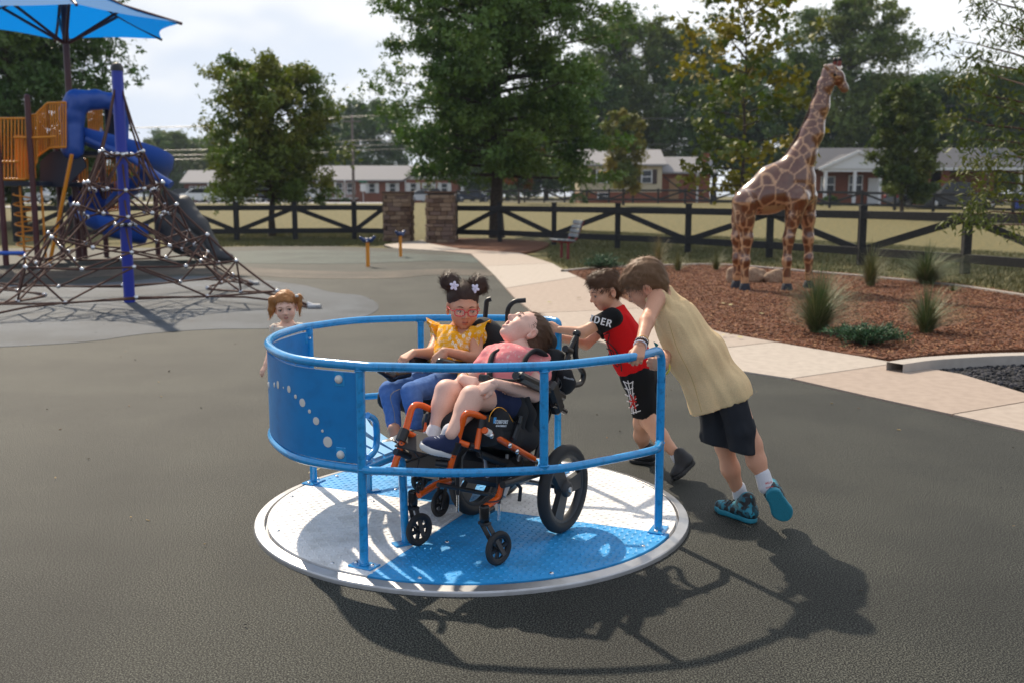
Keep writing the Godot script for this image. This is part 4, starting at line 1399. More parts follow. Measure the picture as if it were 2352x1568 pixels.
func strands(o: Node3D, src: MB, flow: Callable, count: int, length: float, width: float, col: Color, m: Material, lift := 0.25) -> void:
	# every strand has the one hair colour; light does the rest
	var b := MB.new()
	var nv := src.v.size()
	if nv == 0: return
	for k in count:
		var j := rng.randi() % nv
		var n := src.n[j]
		var p := src.v[j] - n * 0.004 + Vector3(rng.randf_range(-1, 1), rng.randf_range(-1, 1), rng.randf_range(-1, 1)) * 0.003
		var d: Vector3 = flow.call(p, n)
		d = (d - n * d.dot(n) * 0.9 + Vector3(rng.randf_range(-1, 1), rng.randf_range(-1, 1), rng.randf_range(-1, 1)) * 0.28).normalized()
		var l := length * rng.randf_range(0.55, 1.2)
		var side := d.cross(n).normalized() * width * rng.randf_range(0.6, 1.2)
		b.col = col
		var p1 := p + d * l * 0.5 + n * l * lift
		var p2 := p + d * l + n * l * lift * 0.7
		var i0 := b.add(p - side, n); b.add(p + side, n)
		b.add(p1 - side * 0.8, (n + d * 0.2).normalized()); b.add(p1 + side * 0.8, (n + d * 0.2).normalized())
		b.add(p2, (n + d * 0.5).normalized())
		b.i.append_array([i0, i0 + 2, i0 + 1, i0 + 1, i0 + 2, i0 + 3, i0 + 2, i0 + 4, i0 + 3])
	var s := part("hair_strands", b, m, o)
	if o.get_parent() != self: s.position = Vector3.ZERO
	s.set_meta("kind", "stuff")

func hair_of(o: Node3D, s: SDF, cell: float, col: Color, flow: Callable, count: int, length: float, width := 0.0011, lift := 0.25) -> MeshInstance3D:
	s.base = col
	var hm := vmat(0.55)
	hm.metallic_specular = 0.4
	var h := part("hair", MB.new(), hm, o)
	later([[s, cell]], func(b: MB) -> void:
		h.mesh = b.mesh()
		strands(h, b, flow, count, length, width, col, hm, lift))
	return h

func hand(s: SDF, wrist: Vector3, along: Vector3, back: Vector3, thumb: float, k: float, curls: Array, thumb_in := 0.4) -> void:
	var y := along.normalized()
	var z := (back - y * back.dot(y)).normalized()
	var x := y.cross(z) * thumb
	var P := func(a: float, b: float, c: float) -> Vector3: return wrist + (x * a + y * b + z * c) * k
	var bx := [0.024, 0.0085, -0.0075, -0.023]
	var by := [0.066, 0.070, 0.067, 0.059]
	var ln := [0.056, 0.064, 0.058, 0.046]
	for j in 4:
		s.bone(P.call(bx[j] * 0.45, 0.0, 0.0), P.call(bx[j], by[j], 0.002), 0.0145 * k, 0.0105 * k, 0.012 * k)
	for j in 4:
		var p: Vector3 = P.call(bx[j], by[j], 0.002)
		var a := 0.0
		var c: Array = curls[j]
		var r := [0.0086, 0.0078, 0.0070, 0.0058]
		if j == 3: r = [0.0076, 0.0068, 0.0060, 0.0052]
		for q in 3:
			a += c[q]
			var l: float = ln[j] * [0.44, 0.31, 0.25][q]
			var dirv: Vector3 = y * cos(a) - z * sin(a) + x * (bx[j] * 2.2) * maxf(0.0, cos(a))
			var e: Vector3 = p + dirv.normalized() * l * k
			s.bone(p, e, r[q] * k, r[q + 1] * k, 0.004 * k)
			p = e
	var t0p: Vector3 = P.call(0.014, 0.014, -0.004)
	var t1: Vector3 = P.call(0.034 - 0.010 * thumb_in, 0.036, -0.010 - 0.016 * thumb_in)
	var t2: Vector3 = P.call(0.043 - 0.026 * thumb_in, 0.058, -0.014 - 0.026 * thumb_in)
	var t3: Vector3 = P.call(0.044 - 0.044 * thumb_in, 0.076, -0.016 - 0.030 * thumb_in)
	s.chain([t0p, t1, t2, t3], [0.0125 * k, 0.0105 * k, 0.0088 * k, 0.0068 * k], 0.008 * k)

func shoe(o: Node3D, heel: Vector3, toe: Vector3, up: Vector3, k: float, upper: Material, sole: Material, collar := 0.05, sole_h := 0.022, laces: Material = null) -> Node3D:
	# heel and toe are the ends of the sole, on its underside
	var y := (toe - heel)
	var l := y.length()
	y = y / l
	var z := (up - y * up.dot(y)).normalized()
	var x := y.cross(z)
	var P := func(a: float, b: float, c: float) -> Vector3: return heel + x * a * k + y * b * l + z * c * k
	var s := SDF.new()
	s.bone(P.call(0, 0.14, 0.040), P.call(0, 0.45, 0.036), 0.030 * k, 0.029 * k, 0.03)
	s.bone(P.call(0.004, 0.45, 0.034), P.call(0.004, 0.86, 0.026), 0.030 * k, 0.024 * k, 0.03)
	s.bone(P.call(-0.008, 0.70, 0.026), P.call(0.012, 0.72, 0.026), 0.027 * k, 0.027 * k, 0.02)
	s.bone(P.call(0, 0.16, 0.05), P.call(0, 0.22, 0.05 + collar), 0.031 * k, 0.034 * k, 0.03)
	s.bone(P.call(0, 0.30, 0.05), P.call(0, 0.34, 0.03 + collar * 0.9), 0.029 * k, 0.024 * k, 0.03)
	s.clips.append(Plane(-z, (-z).dot(P.call(0, 0, sole_h * 0.8))))
	var body := sdf_obj("shoe", s, 0.0055, upper, o)
	var t := SDF.new()
	t.bone(P.call(0, 0.16, 0.012), P.call(0.002, 0.5, 0.012), 0.034 * k, 0.031 * k, 0.03)
	t.bone(P.call(0.002, 0.5, 0.012), P.call(0.004, 0.83, 0.016), 0.032 * k, 0.032 * k, 0.03)
	t.bone(P.call(-0.010, 0.70, 0.014), P.call(0.014, 0.72, 0.014), 0.032 * k, 0.032 * k, 0.02)
	t.clips.append(Plane(z, z.dot(P.call(0, 0, sole_h))))
	t.clips.append(Plane(-z, (-z).dot(P.call(0, 0, 0.0))))
	var so := sdf_obj("sole", t, 0.0055, sole, body)
	so.position = Vector3.ZERO
	if laces:
		for j in 4:
			var b := MB.new()
			var f := 0.44 + j * 0.09
			var hh := 0.074 - j * 0.006
			b.tube(spline([P.call(-0.022, f + 0.02, hh - 0.016), P.call(-0.008, f, hh + 0.001), P.call(0.008, f + 0.03, hh + 0.001), P.call(0.022, f, hh - 0.016)], 4), 0.0027 * k, 5)
			part("lace", b, laces, body).position = Vector3.ZERO
	return body

func sock(o: Node3D, a: Vector3, b2: Vector3, r1: float, r2: float, m: Material) -> void:
	var s := SDF.new()
	s.bone(a, b2, r1, r2, 0.01)
	s.fold(0.0012, 60.0, (b2 - a), 0.1, 3)
	sdf_obj("sock", s, 0.0055, m, o)

func torso(s: SDF, J: Dictionary, k: float, grow := 0.0) -> void:
	var g := grow
	s.bone(J.shl, J.shr, 0.042 * k + g, 0.042 * k + g, 0.05)
	s.bone(J.neck, J.chest, 0.045 * k + g, 0.078 * k + g, 0.06)
	var lat: Vector3 = (J.shl - J.shr).normalized()
	s.bone(J.chest + lat * 0.035 * k, J.pelvis + lat * 0.03 * k, 0.070 * k + g, 0.072 * k + g, 0.05)
	s.bone(J.chest - lat * 0.035 * k, J.pelvis - lat * 0.03 * k, 0.070 * k + g, 0.072 * k + g, 0.05)
	s.bone(J.hipl, J.hipr, 0.068 * k + g, 0.068 * k + g, 0.04)

func person(label: String, at: Vector3) -> Node3D:
	return thing("person", label, "person", at)

func shared_people() -> void:
	M.skin = skin_mat()
	M.eye_white = mat(Color(0.40, 0.33, 0.30), 0.35)
	M.iris = mat(Color(0.07, 0.035, 0.015), 0.1)
	M.mouth = mat(Color(0.10, 0.022, 0.018), 0.6)
	M.pupil = mat(Color(0.008, 0.006, 0.005), 0.3)
	M.weave = noise_tex(0.12, [[0.0, Color(0.80, 0.80, 0.80)], [1.0, Color.WHITE]], 256, 4, 41)
	M.weave_bump = noise_tex(0.3, [[0.0, Color.BLACK], [1.0, Color.WHITE]], 256, 2, 42)
	M.white_cloth = cloth_mat(Color(0.70, 0.69, 0.72))
	M.gold = mat(Color(0.75, 0.50, 0.16), 0.25, 1.0)

func flower_tex(ground: Color, petal: Color, heart: Color, count: int, rmin: float, rmax: float, sd: int) -> ImageTexture:
	var n := 256
	var im := Image.create(n, n, false, Image.FORMAT_RGB8)
	im.fill(ground.linear_to_srgb())
	var r := RandomNumberGenerator.new()
	r.seed = sd
	for f in count:
		var c := Vector2(r.randf() * n, r.randf() * n)
		var R := r.randf_range(rmin, rmax)
		var ph := r.randf() * TAU
		for y in range(-int(R) - 1, int(R) + 2):
			for x in range(-int(R) - 1, int(R) + 2):
				var q := Vector2(x, y)
				var a := q.angle() + ph
				var lim := R * (0.55 + 0.45 * absf(cos(a * 2.5)))
				if q.length() < lim:
					im.set_pixel(posmod(int(c.x) + x, n), posmod(int(c.y) + y, n), (heart if q.length() < R * 0.22 else petal).linear_to_srgb())
	return ImageTexture.create_from_image(im)

# ---- the boy in the pale yellow sleeveless shirt, leaning on the rail end
func boy_yellow() -> void:
	var o := person("boy in pale yellow sleeveless shirt and dark grey shorts leaning on the blue rail", G(1690, 1190))
	var skin := Color(0.62, 0.32, 0.20)
	var J := {"neck": D(1522, 676, 4.58), "chest": D(1556, 742, 4.56), "pelvis": D(1650, 892, 4.55), "shl": D(1510, 684, 4.46), "shr": D(1518, 694, 4.74), "hipl": D(1674, 893, 4.50), "hipr": D(1634, 896, 4.60)}
	var HT := Transform3D(basis_of(V(-0.30, 0.88, 0.12), V(-0.80, -0.50, -0.30)), D(1484, 654, 4.52))
	var s := SDF.new()
	s.base = skin
	torso(s, J, 0.95)
	s.chain([J.shl, D(1486, 740, 4.30), D(1471, 794, 4.15)], [0.040, 0.031, 0.022], 0.02)
	s.chain([J.shr, D(1545, 765, 4.72), D(1527, 829, 4.42)], [0.040, 0.031, 0.022], 0.02)
	s.chain([J.hipr, D(1664, 1022, 4.60), D(1678, 1075, 4.62), D(1701, 1140, 4.66)], [0.064, 0.041, 0.041, 0.025], 0.03)
	s.chain([J.hipl, D(1728, 1020, 4.50), D(1738, 1058, 4.49), D(1756, 1100, 4.46)], [0.064, 0.042, 0.041, 0.026], 0.03)
	s.bone(J.neck, HT.origin + HT.basis.y * -0.03, 0.046, 0.042, 0.03)
	var jb := [[s, 0.011]]
	var b := MB.new()
	var hs := SDF.new()
	head(hs, HT, 1.02, skin, 0.0, 0.95)
	jb.append([hs, 0.0048])
	# left hand over the rail, fingers closed under it
	var h1 := SDF.new(); h1.base = skin
	hand(h1, D(1471, 795, 4.15), V(-0.28, -0.55, 0.62), V(0.1, 0.85, 0.5), 1.0, 0.92, [[0.75, 1.15, 0.6], [0.75, 1.2, 0.6], [0.75, 1.2, 0.6], [0.7, 1.15, 0.6]], 0.3)
	jb.append([h1, 0.0036])
	var h2 := SDF.new(); h2.base = skin
	hand(h2, D(1528, 838, 4.395), V(-0.9, 0.12, 0.25), V(0.25, 0.1, 0.95), 1.0, 0.86, [[0.7, 1.35, 0.8], [0.75, 1.4, 0.8], [0.75, 1.4, 0.8], [0.75, 1.35, 0.8]], 0.7)
	jb.append([h2, 0.0036])
	multi("body", jb, M.skin, o)
	face_bits(o, HT, 1.02, Color(0.07, 0.04, 0.02), V(0, -0.4, 1), 0.95)
	var hr := SDF.new()
	var hb := HT.basis
	hr.ell(HT * V(0, 0.042, -0.016), V(0.080, 0.081, 0.094), hb, 0.02)
	hr.ell(HT * V(0, -0.010, -0.050), V(0.066, 0.060, 0.050), hb, 0.03)
	hr.ell(HT * V(0, 0.060, 0.055), V(0.055, 0.035, 0.035), hb, 0.03)
	hr.ell(HT * V(0, -0.060, 0.085), V(0.085, 0.090, 0.062), hb, 0.015, 1)
	for e in [-1.0, 1.0]: hr.ell(HT * V(0.085 * e, -0.03, 0.005), V(0.03, 0.038, 0.026), hb, 0.012, 1)
	hr.fold(0.005, 34.0, hb * V(0.2, 0.6, 0.8), 0.2, 5)
	var crown: Vector3 = HT * V(0.0, 0.105, -0.055)
	hair_of(o, hr, 0.006, Color(0.19, 0.105, 0.052), func(p: Vector3, _n: Vector3) -> Vector3: return (p - crown).normalized(), 3800, 0.034, 0.0010, 0.12)
	# shirt
	var sh := SDF.new()
	torso(sh, J, 0.95, 0.012)
	var bot: Vector3 = D(1658, 925, 4.56)
	var ax: Vector3 = (bot - J.chest).normalized()
	sh.chain([D(1540, 735, 4.52), D(1580, 820, 4.51), D(1622, 905, 4.52)], [0.074, 0.082, 0.080], 0.05)
	sh.chain([D(1562, 722, 4.58), D(1622, 808, 4.56), D(1676, 892, 4.54)], [0.074, 0.086, 0.084], 0.05)
	sh.bone(D(1622, 905, 4.52), D(1634, 960, 4.52), 0.082, 0.10, 0.05)
	sh.bone(D(1676, 892, 4.53), D(1684, 955, 4.52), 0.090, 0.104, 0.05)
	# the arm holes and the hem
	sh.ell(D(1500, 690, 4.40), V(0.052, 0.075, 0.055), Basis.IDENTITY, 0.012, 1)
	var hem := (D(1720, 908, 4.5) - D(1572, 958, 4.5)).normalized()
	var hn := hem.cross(V(0, 0, 1)).normalized()
	if hn.y > 0: hn = -hn
	sh.clips.append(Plane(hn, hn.dot(D(1648, 934, 4.5))))
	var nk: Vector3 = (J.neck - J.chest).normalized()
	sh.clips.append(Plane(nk, nk.dot(J.neck + nk * 0.022)))
	sh.fold(0.013, 9.5, V(0.50, -0.86, 0.1), 0.12, 8, true)
	var shirt_m := cloth_mat(Color(0.96, 0.72, 0.40))
	shirt_m.backlight_enabled = true; shirt_m.backlight = Color(0.62, 0.42, 0.18)
	var shirt := sdf_obj("shirt", sh, 0.0095, shirt_m, o)
	# hem and side seams
	b = MB.new()
	b.tube(spline([D(1536, 738, 4.41), D(1556, 800, 4.385), D(1590, 870, 4.385), D(1612, 945, 4.38)], 6), 0.0016, 5)
	part("seam", b, mat(Color(0.55, 0.33, 0.12), 0.8), shirt).position = Vector3.ZERO
	# leaf print on the chest
	var pm := mat(Color(0.01, 0.16, 0.17), 0.8)
	b = MB.new()
	for j in 7:
		var p := D(1501 + j * 3.6, 784 + j * 9.0, 4.43)
		b.tri(p, p + V(0.022, -0.012, 0.012), p + V(0.012, -0.030, 0.006))
	part("print", b, pm, shirt).position = Vector3.ZERO
	# shorts
	var st := SDF.new()
	st.bone(J.hipl, J.hipr, 0.070, 0.070, 0.04)
	st.chain([J.hipr, D(1644, 1000, 4.58), D(1652, 1060, 4.58)], [0.072, 0.072, 0.070], 0.02)
	st.chain([J.hipl, D(1702, 985, 4.49), D(1708, 1050, 4.49)], [0.072, 0.070, 0.068], 0.02)
	st.clips.append(Plane(V(-0.16, -1, 0).normalized(), V(-0.16, -1, 0).normalized().dot(D(1680, 1031, 4.52))))
	st.clips.append(Plane(-hn, (-hn).dot(D(1648, 918, 4.5))))
	st.fold(0.010, 10.0, V(0.15, -1, 0), 0.22, 9, true)
	sdf_obj("shorts", st, 0.0095, cloth_mat(Color(0.030, 0.032, 0.038)), o)
	# shoes
	var black := mat(Color(0.012, 0.012, 0.014), 0.6)
	var teal := mat(Color(0.02, 0.24, 0.33), 0.6)
	teal.albedo_texture = noise_tex(0.06, [[0.0, Color(0.55, 0.6, 0.62)], [0.5, Color(0.9, 0.95, 0.95)], [1.0, Color.WHITE]], 256, 4, 51)
	tri_map(teal, 8.0)
	var splash := mat(Color.WHITE, 0.55)
	splash.albedo_texture = noise_tex(0.018, [[0.0, Color(0.012, 0.012, 0.014)], [0.60, Color(0.014, 0.014, 0.016)], [0.62, Color(0.02, 0.26, 0.36)], [1.0, Color(0.03, 0.33, 0.44)]], 256, 2, 52)
	tri_map(splash, 5.0)
	sock(o, D(1697, 1120, 4.65), D(1704, 1150, 4.66), 0.034, 0.037, M.white_cloth)
	var gh := G(1738, 1203)
	var gt := G(1640, 1168)
	shoe(o, gh, gt, V(0, 1, 0), 1.08, splash, teal, 0.045, 0.024, black)
	sock(o, D(1752, 1088, 4.47), D(1760, 1116, 4.46), 0.035, 0.037, M.white_cloth)
	var s2 := shoe(o, D(1774, 1128, 4.40), G(1806, 1212) + V(0, 0.03, 0.0), V(0.16, -0.02, -0.9), 1.08, splash, teal, 0.05, 0.024, black)
	s2.set_meta("label", "teal soled shoe lifted heel first")
	for q in [["MELO", 0.012, 1766, 1108], ["DISTUNE", 0.009, 1768, 1118]]:
		var tm := put_mesh("lettering", text_mesh(q[0], q[1], 0.0008), mat(Color(0.5, 0.03, 0.02), 0.6), o)
		tm.transform = o.transform.affine_inverse() * Transform3D(basis_of(V(-0.1, 1, 0.2), V(0.2, 0.3, 1)), D(q[2], q[3], 4.405))
	# bracelets
	for q in [[D(1476, 783, 4.175), 0.026, M.gold, 0.003], [D(1473, 789, 4.16), 0.026, mat(Color(0.02, 0.02, 0.03), 0.3), 0.0045], [D(1471, 794, 4.15), 0.026, mat(Color(0.75, 0.72, 0.78), 0.3), 0.0042], [D(1474, 786, 4.165), 0.0262, mat(Color(0.6, 0.6, 0.6), 0.2, 0.8), 0.0035]]:
		var ring := PackedVector3Array()
		var fr := frame(q[0], D(1486, 740, 4.30) - D(1471, 795, 4.15))
		b = MB.new()
		for j in 22:
			var p: Vector3 = fr * V(cos(TAU * j / 22) * q[1], 0, sin(TAU * j / 22) * q[1])
			if q[3] > 0.0032: b.ball(p, V(1, 1, 1) * q[3], 6, 4)
			ring.append(p)
		if q[3] <= 0.0032: b.tube(ring, q[3] * 0.6, 6, true)
		var br := part("bracelet", b, q[2], o)
		br.set_meta("kind", "stuff")
	var bb := MB.new()
	var rr := PackedVector3Array()
	var fr2 := frame(D(1529, 848, 4.41), V(0.7, -0.4, -0.3))
	for j in 20: rr.append(fr2 * V(cos(TAU * j / 20) * 0.027, 0, sin(TAU * j / 20) * 0.027))
	bb.tube(rr, 0.004, 6, true)
	part("bracelet", bb, mat(Color(0.6, 0.5, 0.05), 0.5), o)

# ---- the boy in red, pushing the rail's far end
func boy_red() -> void:
	var o := person("boy in red and black short-sleeved shirt and black shorts pushing the rail end", G(1510, 1085))
	var skin := Color(0.64, 0.35, 0.225)
	var J := {"neck": D(1414, 712, 5.38), "chest": D(1430, 765, 5.38), "pelvis": D(1466, 855, 5.42), "shl": D(1398, 730, 5.27), "shr": D(1410, 733, 5.49), "hipl": D(1464, 868, 5.36), "hipr": D(1478, 866, 5.49)}
	var HT := Transform3D(basis_of(V(-0.16, 0.97, 0.0), V(-0.93, -0.30, 0.28)), D(1392, 668, 5.37))
	var s := SDF.new()
	s.base = skin
	torso(s, J, 0.85)
	s.chain([J.shl, D(1338, 764, 5.22), D(1284, 757, 5.25)], [0.036, 0.029, 0.020], 0.02)
	s.chain([J.shr, D(1345, 790, 5.46), D(1284, 775, 5.34)], [0.036, 0.029, 0.020], 0.02)
	s.chain([J.hipl, D(1490, 966, 5.34), D(1515, 1000, 5.31), D(1556, 1046, 5.28)], [0.066, 0.042, 0.043, 0.026], 0.03)
	s.chain([J.hipr, D(1474, 972, 5.50), D(1474, 1000, 5.54), D(1482, 1034, 5.60)], [0.066, 0.042, 0.041, 0.026], 0.03)
	s.bone(J.neck, HT.origin + HT.basis.y * -0.03, 0.042, 0.038, 0.03)
	var jb := [[s, 0.011]]
	var b := MB.new()
	var hs := SDF.new()
	head(hs, HT, 0.96, skin, 0.0, 0.75)
	jb.append([hs, 0.0048])
	for q in [[D(1284, 757, 5.25), V(-0.9, 0.28, -0.1), V(0.1, 0.5, 0.9)], [D(1284, 775, 5.34), V(-0.9, 0.3, 0.1), V(0.1, 0.5, 0.9)]]:
		var h := SDF.new(); h.base = skin
		hand(h, q[0], q[1], q[2], 1.0, 0.80, [[0.5, 0.9, 0.5], [0.5, 0.95, 0.5], [0.5, 1.0, 0.5], [0.55, 1.0, 0.5]], 0.2)
		jb.append([h, 0.0038])
	multi("body", jb, M.skin, o)
	face_bits(o, HT, 0.96, Color(0.06, 0.033, 0.018), V(0, -0.5, 1), 0.75)
	mouth_line(o, HT, 0.96, 0.0)
	var hr := SDF.new()
	var hb := HT.basis
	var H := func(x: float, y: float, z: float) -> Vector3: return HT * (V(x, y, z) * 0.96)
	hr.ell(H.call(0, 0.044, -0.014), V(0.078, 0.078, 0.092) * 0.96, hb, 0.02)
	hr.ell(H.call(0, 0.0, -0.052), V(0.064, 0.058, 0.046) * 0.96, hb, 0.03)
	hr.ell(H.call(0, 0.082, 0.045), V(0.054, 0.030, 0.040) * 0.96, hb, 0.03)
	hr.ell(H.call(0, -0.050, 0.085), V(0.085, 0.095, 0.066) * 0.96, hb, 0.012, 1)
	for e in [-1.0, 1.0]: hr.ell(H.call(0.085 * e, -0.03, 0.0), V(0.03, 0.036, 0.026), hb, 0.012, 1)
	hr.fold(0.006, 26.0, hb * V(0.2, 0.8, 0.5), 0.3, 6, true)
	var crown: Vector3 = H.call(0.0, 0.10, -0.06)
	hair_of(o, hr, 0.006, Color(0.115, 0.062, 0.032), func(p: Vector3, n: Vector3) -> Vector3: return ((p - crown).normalized() + n * 0.35), 3600, 0.032, 0.0011, 0.3)
	# shirt: red body, black sleeves
	var red := cloth_mat(Color(0.66, 0.010, 0.012))
	var sh := SDF.new()
	torso(sh, J, 0.92, 0.012)
	sh.chain([D(1420, 748, 5.34), D(1446, 815, 5.37), D(1462, 856, 5.40)], [0.080, 0.090, 0.092], 0.05)
	var ax: Vector3 = (J.pelvis - J.chest).normalized()
	var hn := (V(0.30, -1.0, 0)).normalized()
	sh.clips.append(Plane(hn, hn.dot(D(1464, 851, 5.38))))
	var nk: Vector3 = (J.neck - J.chest).normalized()
	sh.clips.append(Plane(nk, nk.dot(J.neck + nk * 0.018)))
	sh.fold(0.008, 9.0, V(0.5, -0.8, 0.2), 0.25, 10, true)
	var shirt := sdf_obj("shirt", sh, 0.0095, red, o)
	var bl := cloth_mat(Color(0.012, 0.012, 0.013))
	for q in [[J.shl, D(1366, 750, 5.245)], [J.shr, D(1372, 766, 5.47)]]:
		var sl := SDF.new()
		sl.bone((q[0] as Vector3) + V(0.02, 0.0, 0.0), q[1], 0.056, 0.050, 0.02)
		var dv: Vector3 = (q[1] - q[0]).normalized()
		sl.clips.append(Plane(dv, dv.dot(q[1])))
		sl.fold(0.006, 14.0, dv, 0.4, 11)
		sdf_obj("sleeve", sl, 0.008, bl, shirt).position = Vector3.ZERO
	var tm := put_mesh("lettering", text_mesh("IDER", 0.052, 0.002), mat(Color(0.75, 0.74, 0.74), 0.7), o)
	var tp := D(1380, 738, 5.195)
	tm.transform = o.transform.affine_inverse() * Transform3D(basis_of(V(0.25, 1, 0.1), V(-0.1, 0.1, 1)), tp)
	# thin black line print down the front and a web on the shorts
	b = MB.new()
	for q in [[[1387, 770], [1400, 766], [1396, 790], [1405, 812], [1402, 830]], [[1393, 800], [1408, 806], [1412, 825]], [[1388, 782], [1402, 790], [1418, 812], [1422, 840]], [[1398, 812], [1404, 828], [1420, 842]], [[1412, 800], [1424, 822], [1428, 852]]]:
		var arr := []
		for p in q: arr.append(D(p[0], p[1], 5.275))
		b.tube(spline(arr, 3), 0.003, 5)
	var pr := part("line_print", b, M.black_cloth, shirt)
	pr.position = Vector3.ZERO
	pr.set_meta("kind", "stuff")
	var st := SDF.new()
	st.bone(J.hipl, J.hipr, 0.084, 0.084, 0.04)
	st.bone(D(1462, 850, 5.40), D(1470, 835, 5.42), 0.09, 0.088, 0.04)
	st.chain([J.hipl, D(1478, 925, 5.36), D(1484, 985, 5.36)], [0.084, 0.066, 0.060], 0.03)
	st.chain([J.hipr, D(1478, 925, 5.49), D(1476, 985, 5.50)], [0.084, 0.066, 0.060], 0.03)
	st.clips.append(Plane(V(0, -1, 0), -D(1478, 956, 5.38).y))
	st.fold(0.006, 12.0, V(0, -1, 0), 0.3, 12)
	var shorts := sdf_obj("shorts", st, 0.0095, bl, o)
	b = MB.new()
	var wc := [1455.0, 905.0]
	var rays := []
	for j in 7:
		var a := -2.5 + j * 0.55
		rays.append([cos(a), sin(a)])
	for q in [[[1432, 874], [1444, 900], [1452, 945]], [[1442, 873], [1448, 900], [1456, 950]], [[1454, 874], [1453, 900], [1462, 948]], [[1435, 890], [1444, 894], [1455, 889]], [[1436, 905], [1446, 909], [1457, 902]], [[1440, 920], [1450, 922], [1462, 914]], [[1444, 935], [1454, 935], [1466, 928]], [[1450, 948], [1460, 946], [1472, 942]], [[1434, 876], [1445, 880], [1455, 875]]]:
		var arr := []
		for p in q: arr.append(D(p[0], p[1], 5.268))
		b.tube(spline(arr, 3), 0.0028, 5)
	var web := part("web_print", b, mat(Color(0.65, 0.63, 0.63), 0.8), shorts)
	web.position = Vector3.ZERO
	web.set_meta("kind", "stuff")
	b = MB.new()
	for q in [[[1448, 905], [1454, 920], [1460, 938]], [[1460, 908], [1455, 922], [1448, 936]], [[1446, 920], [1462, 922]]]:
		var arr := []
		for p in q: arr.append(D(p[0], p[1], 5.266))
		b.tube(PackedVector3Array(arr), 0.004, 5)
	var rp := part("red_print", b, mat(Color(0.5, 0.02, 0.015), 0.8), shorts)
	rp.position = Vector3.ZERO
	rp.set_meta("kind", "stuff")
	# shoes
	var black := mat(Color(0.014, 0.014, 0.016), 0.55)
	var solem := mat(Color(0.02, 0.019, 0.018), 0.7)
	var gold := mat(Color(0.42, 0.27, 0.06), 0.5)
	sock(o, D(1549, 1038, 5.29), D(1558, 1052, 5.28), 0.031, 0.033, M.white_cloth)
	var s1 := shoe(o, D(1594, 1064, 5.26), G(1551, 1105) + V(0, 0.005, 0), V(-0.7, 0.75, 0.1), 0.98, black, solem, 0.045, 0.024, black)
	for j in 3:
		b = MB.new()
		var p := D(1566 - j * 2.0, 1068 + j * 7.0, 5.215)
		b.bar(p + V(-0.010, -0.004, 0), p + V(0.016, 0.010, 0), 0.008, 0.004, V(0, 0, 1))
		part("stripe", b, gold, s1).position = Vector3.ZERO
	sock(o, D(1480, 1018, 5.58), D(1483, 1038, 5.60), 0.031, 0.033, M.white_cloth)
	shoe(o, G(1500, 1066), G(1448, 1060), V(0, 1, 0), 0.98, black, solem, 0.045, 0.024, black)

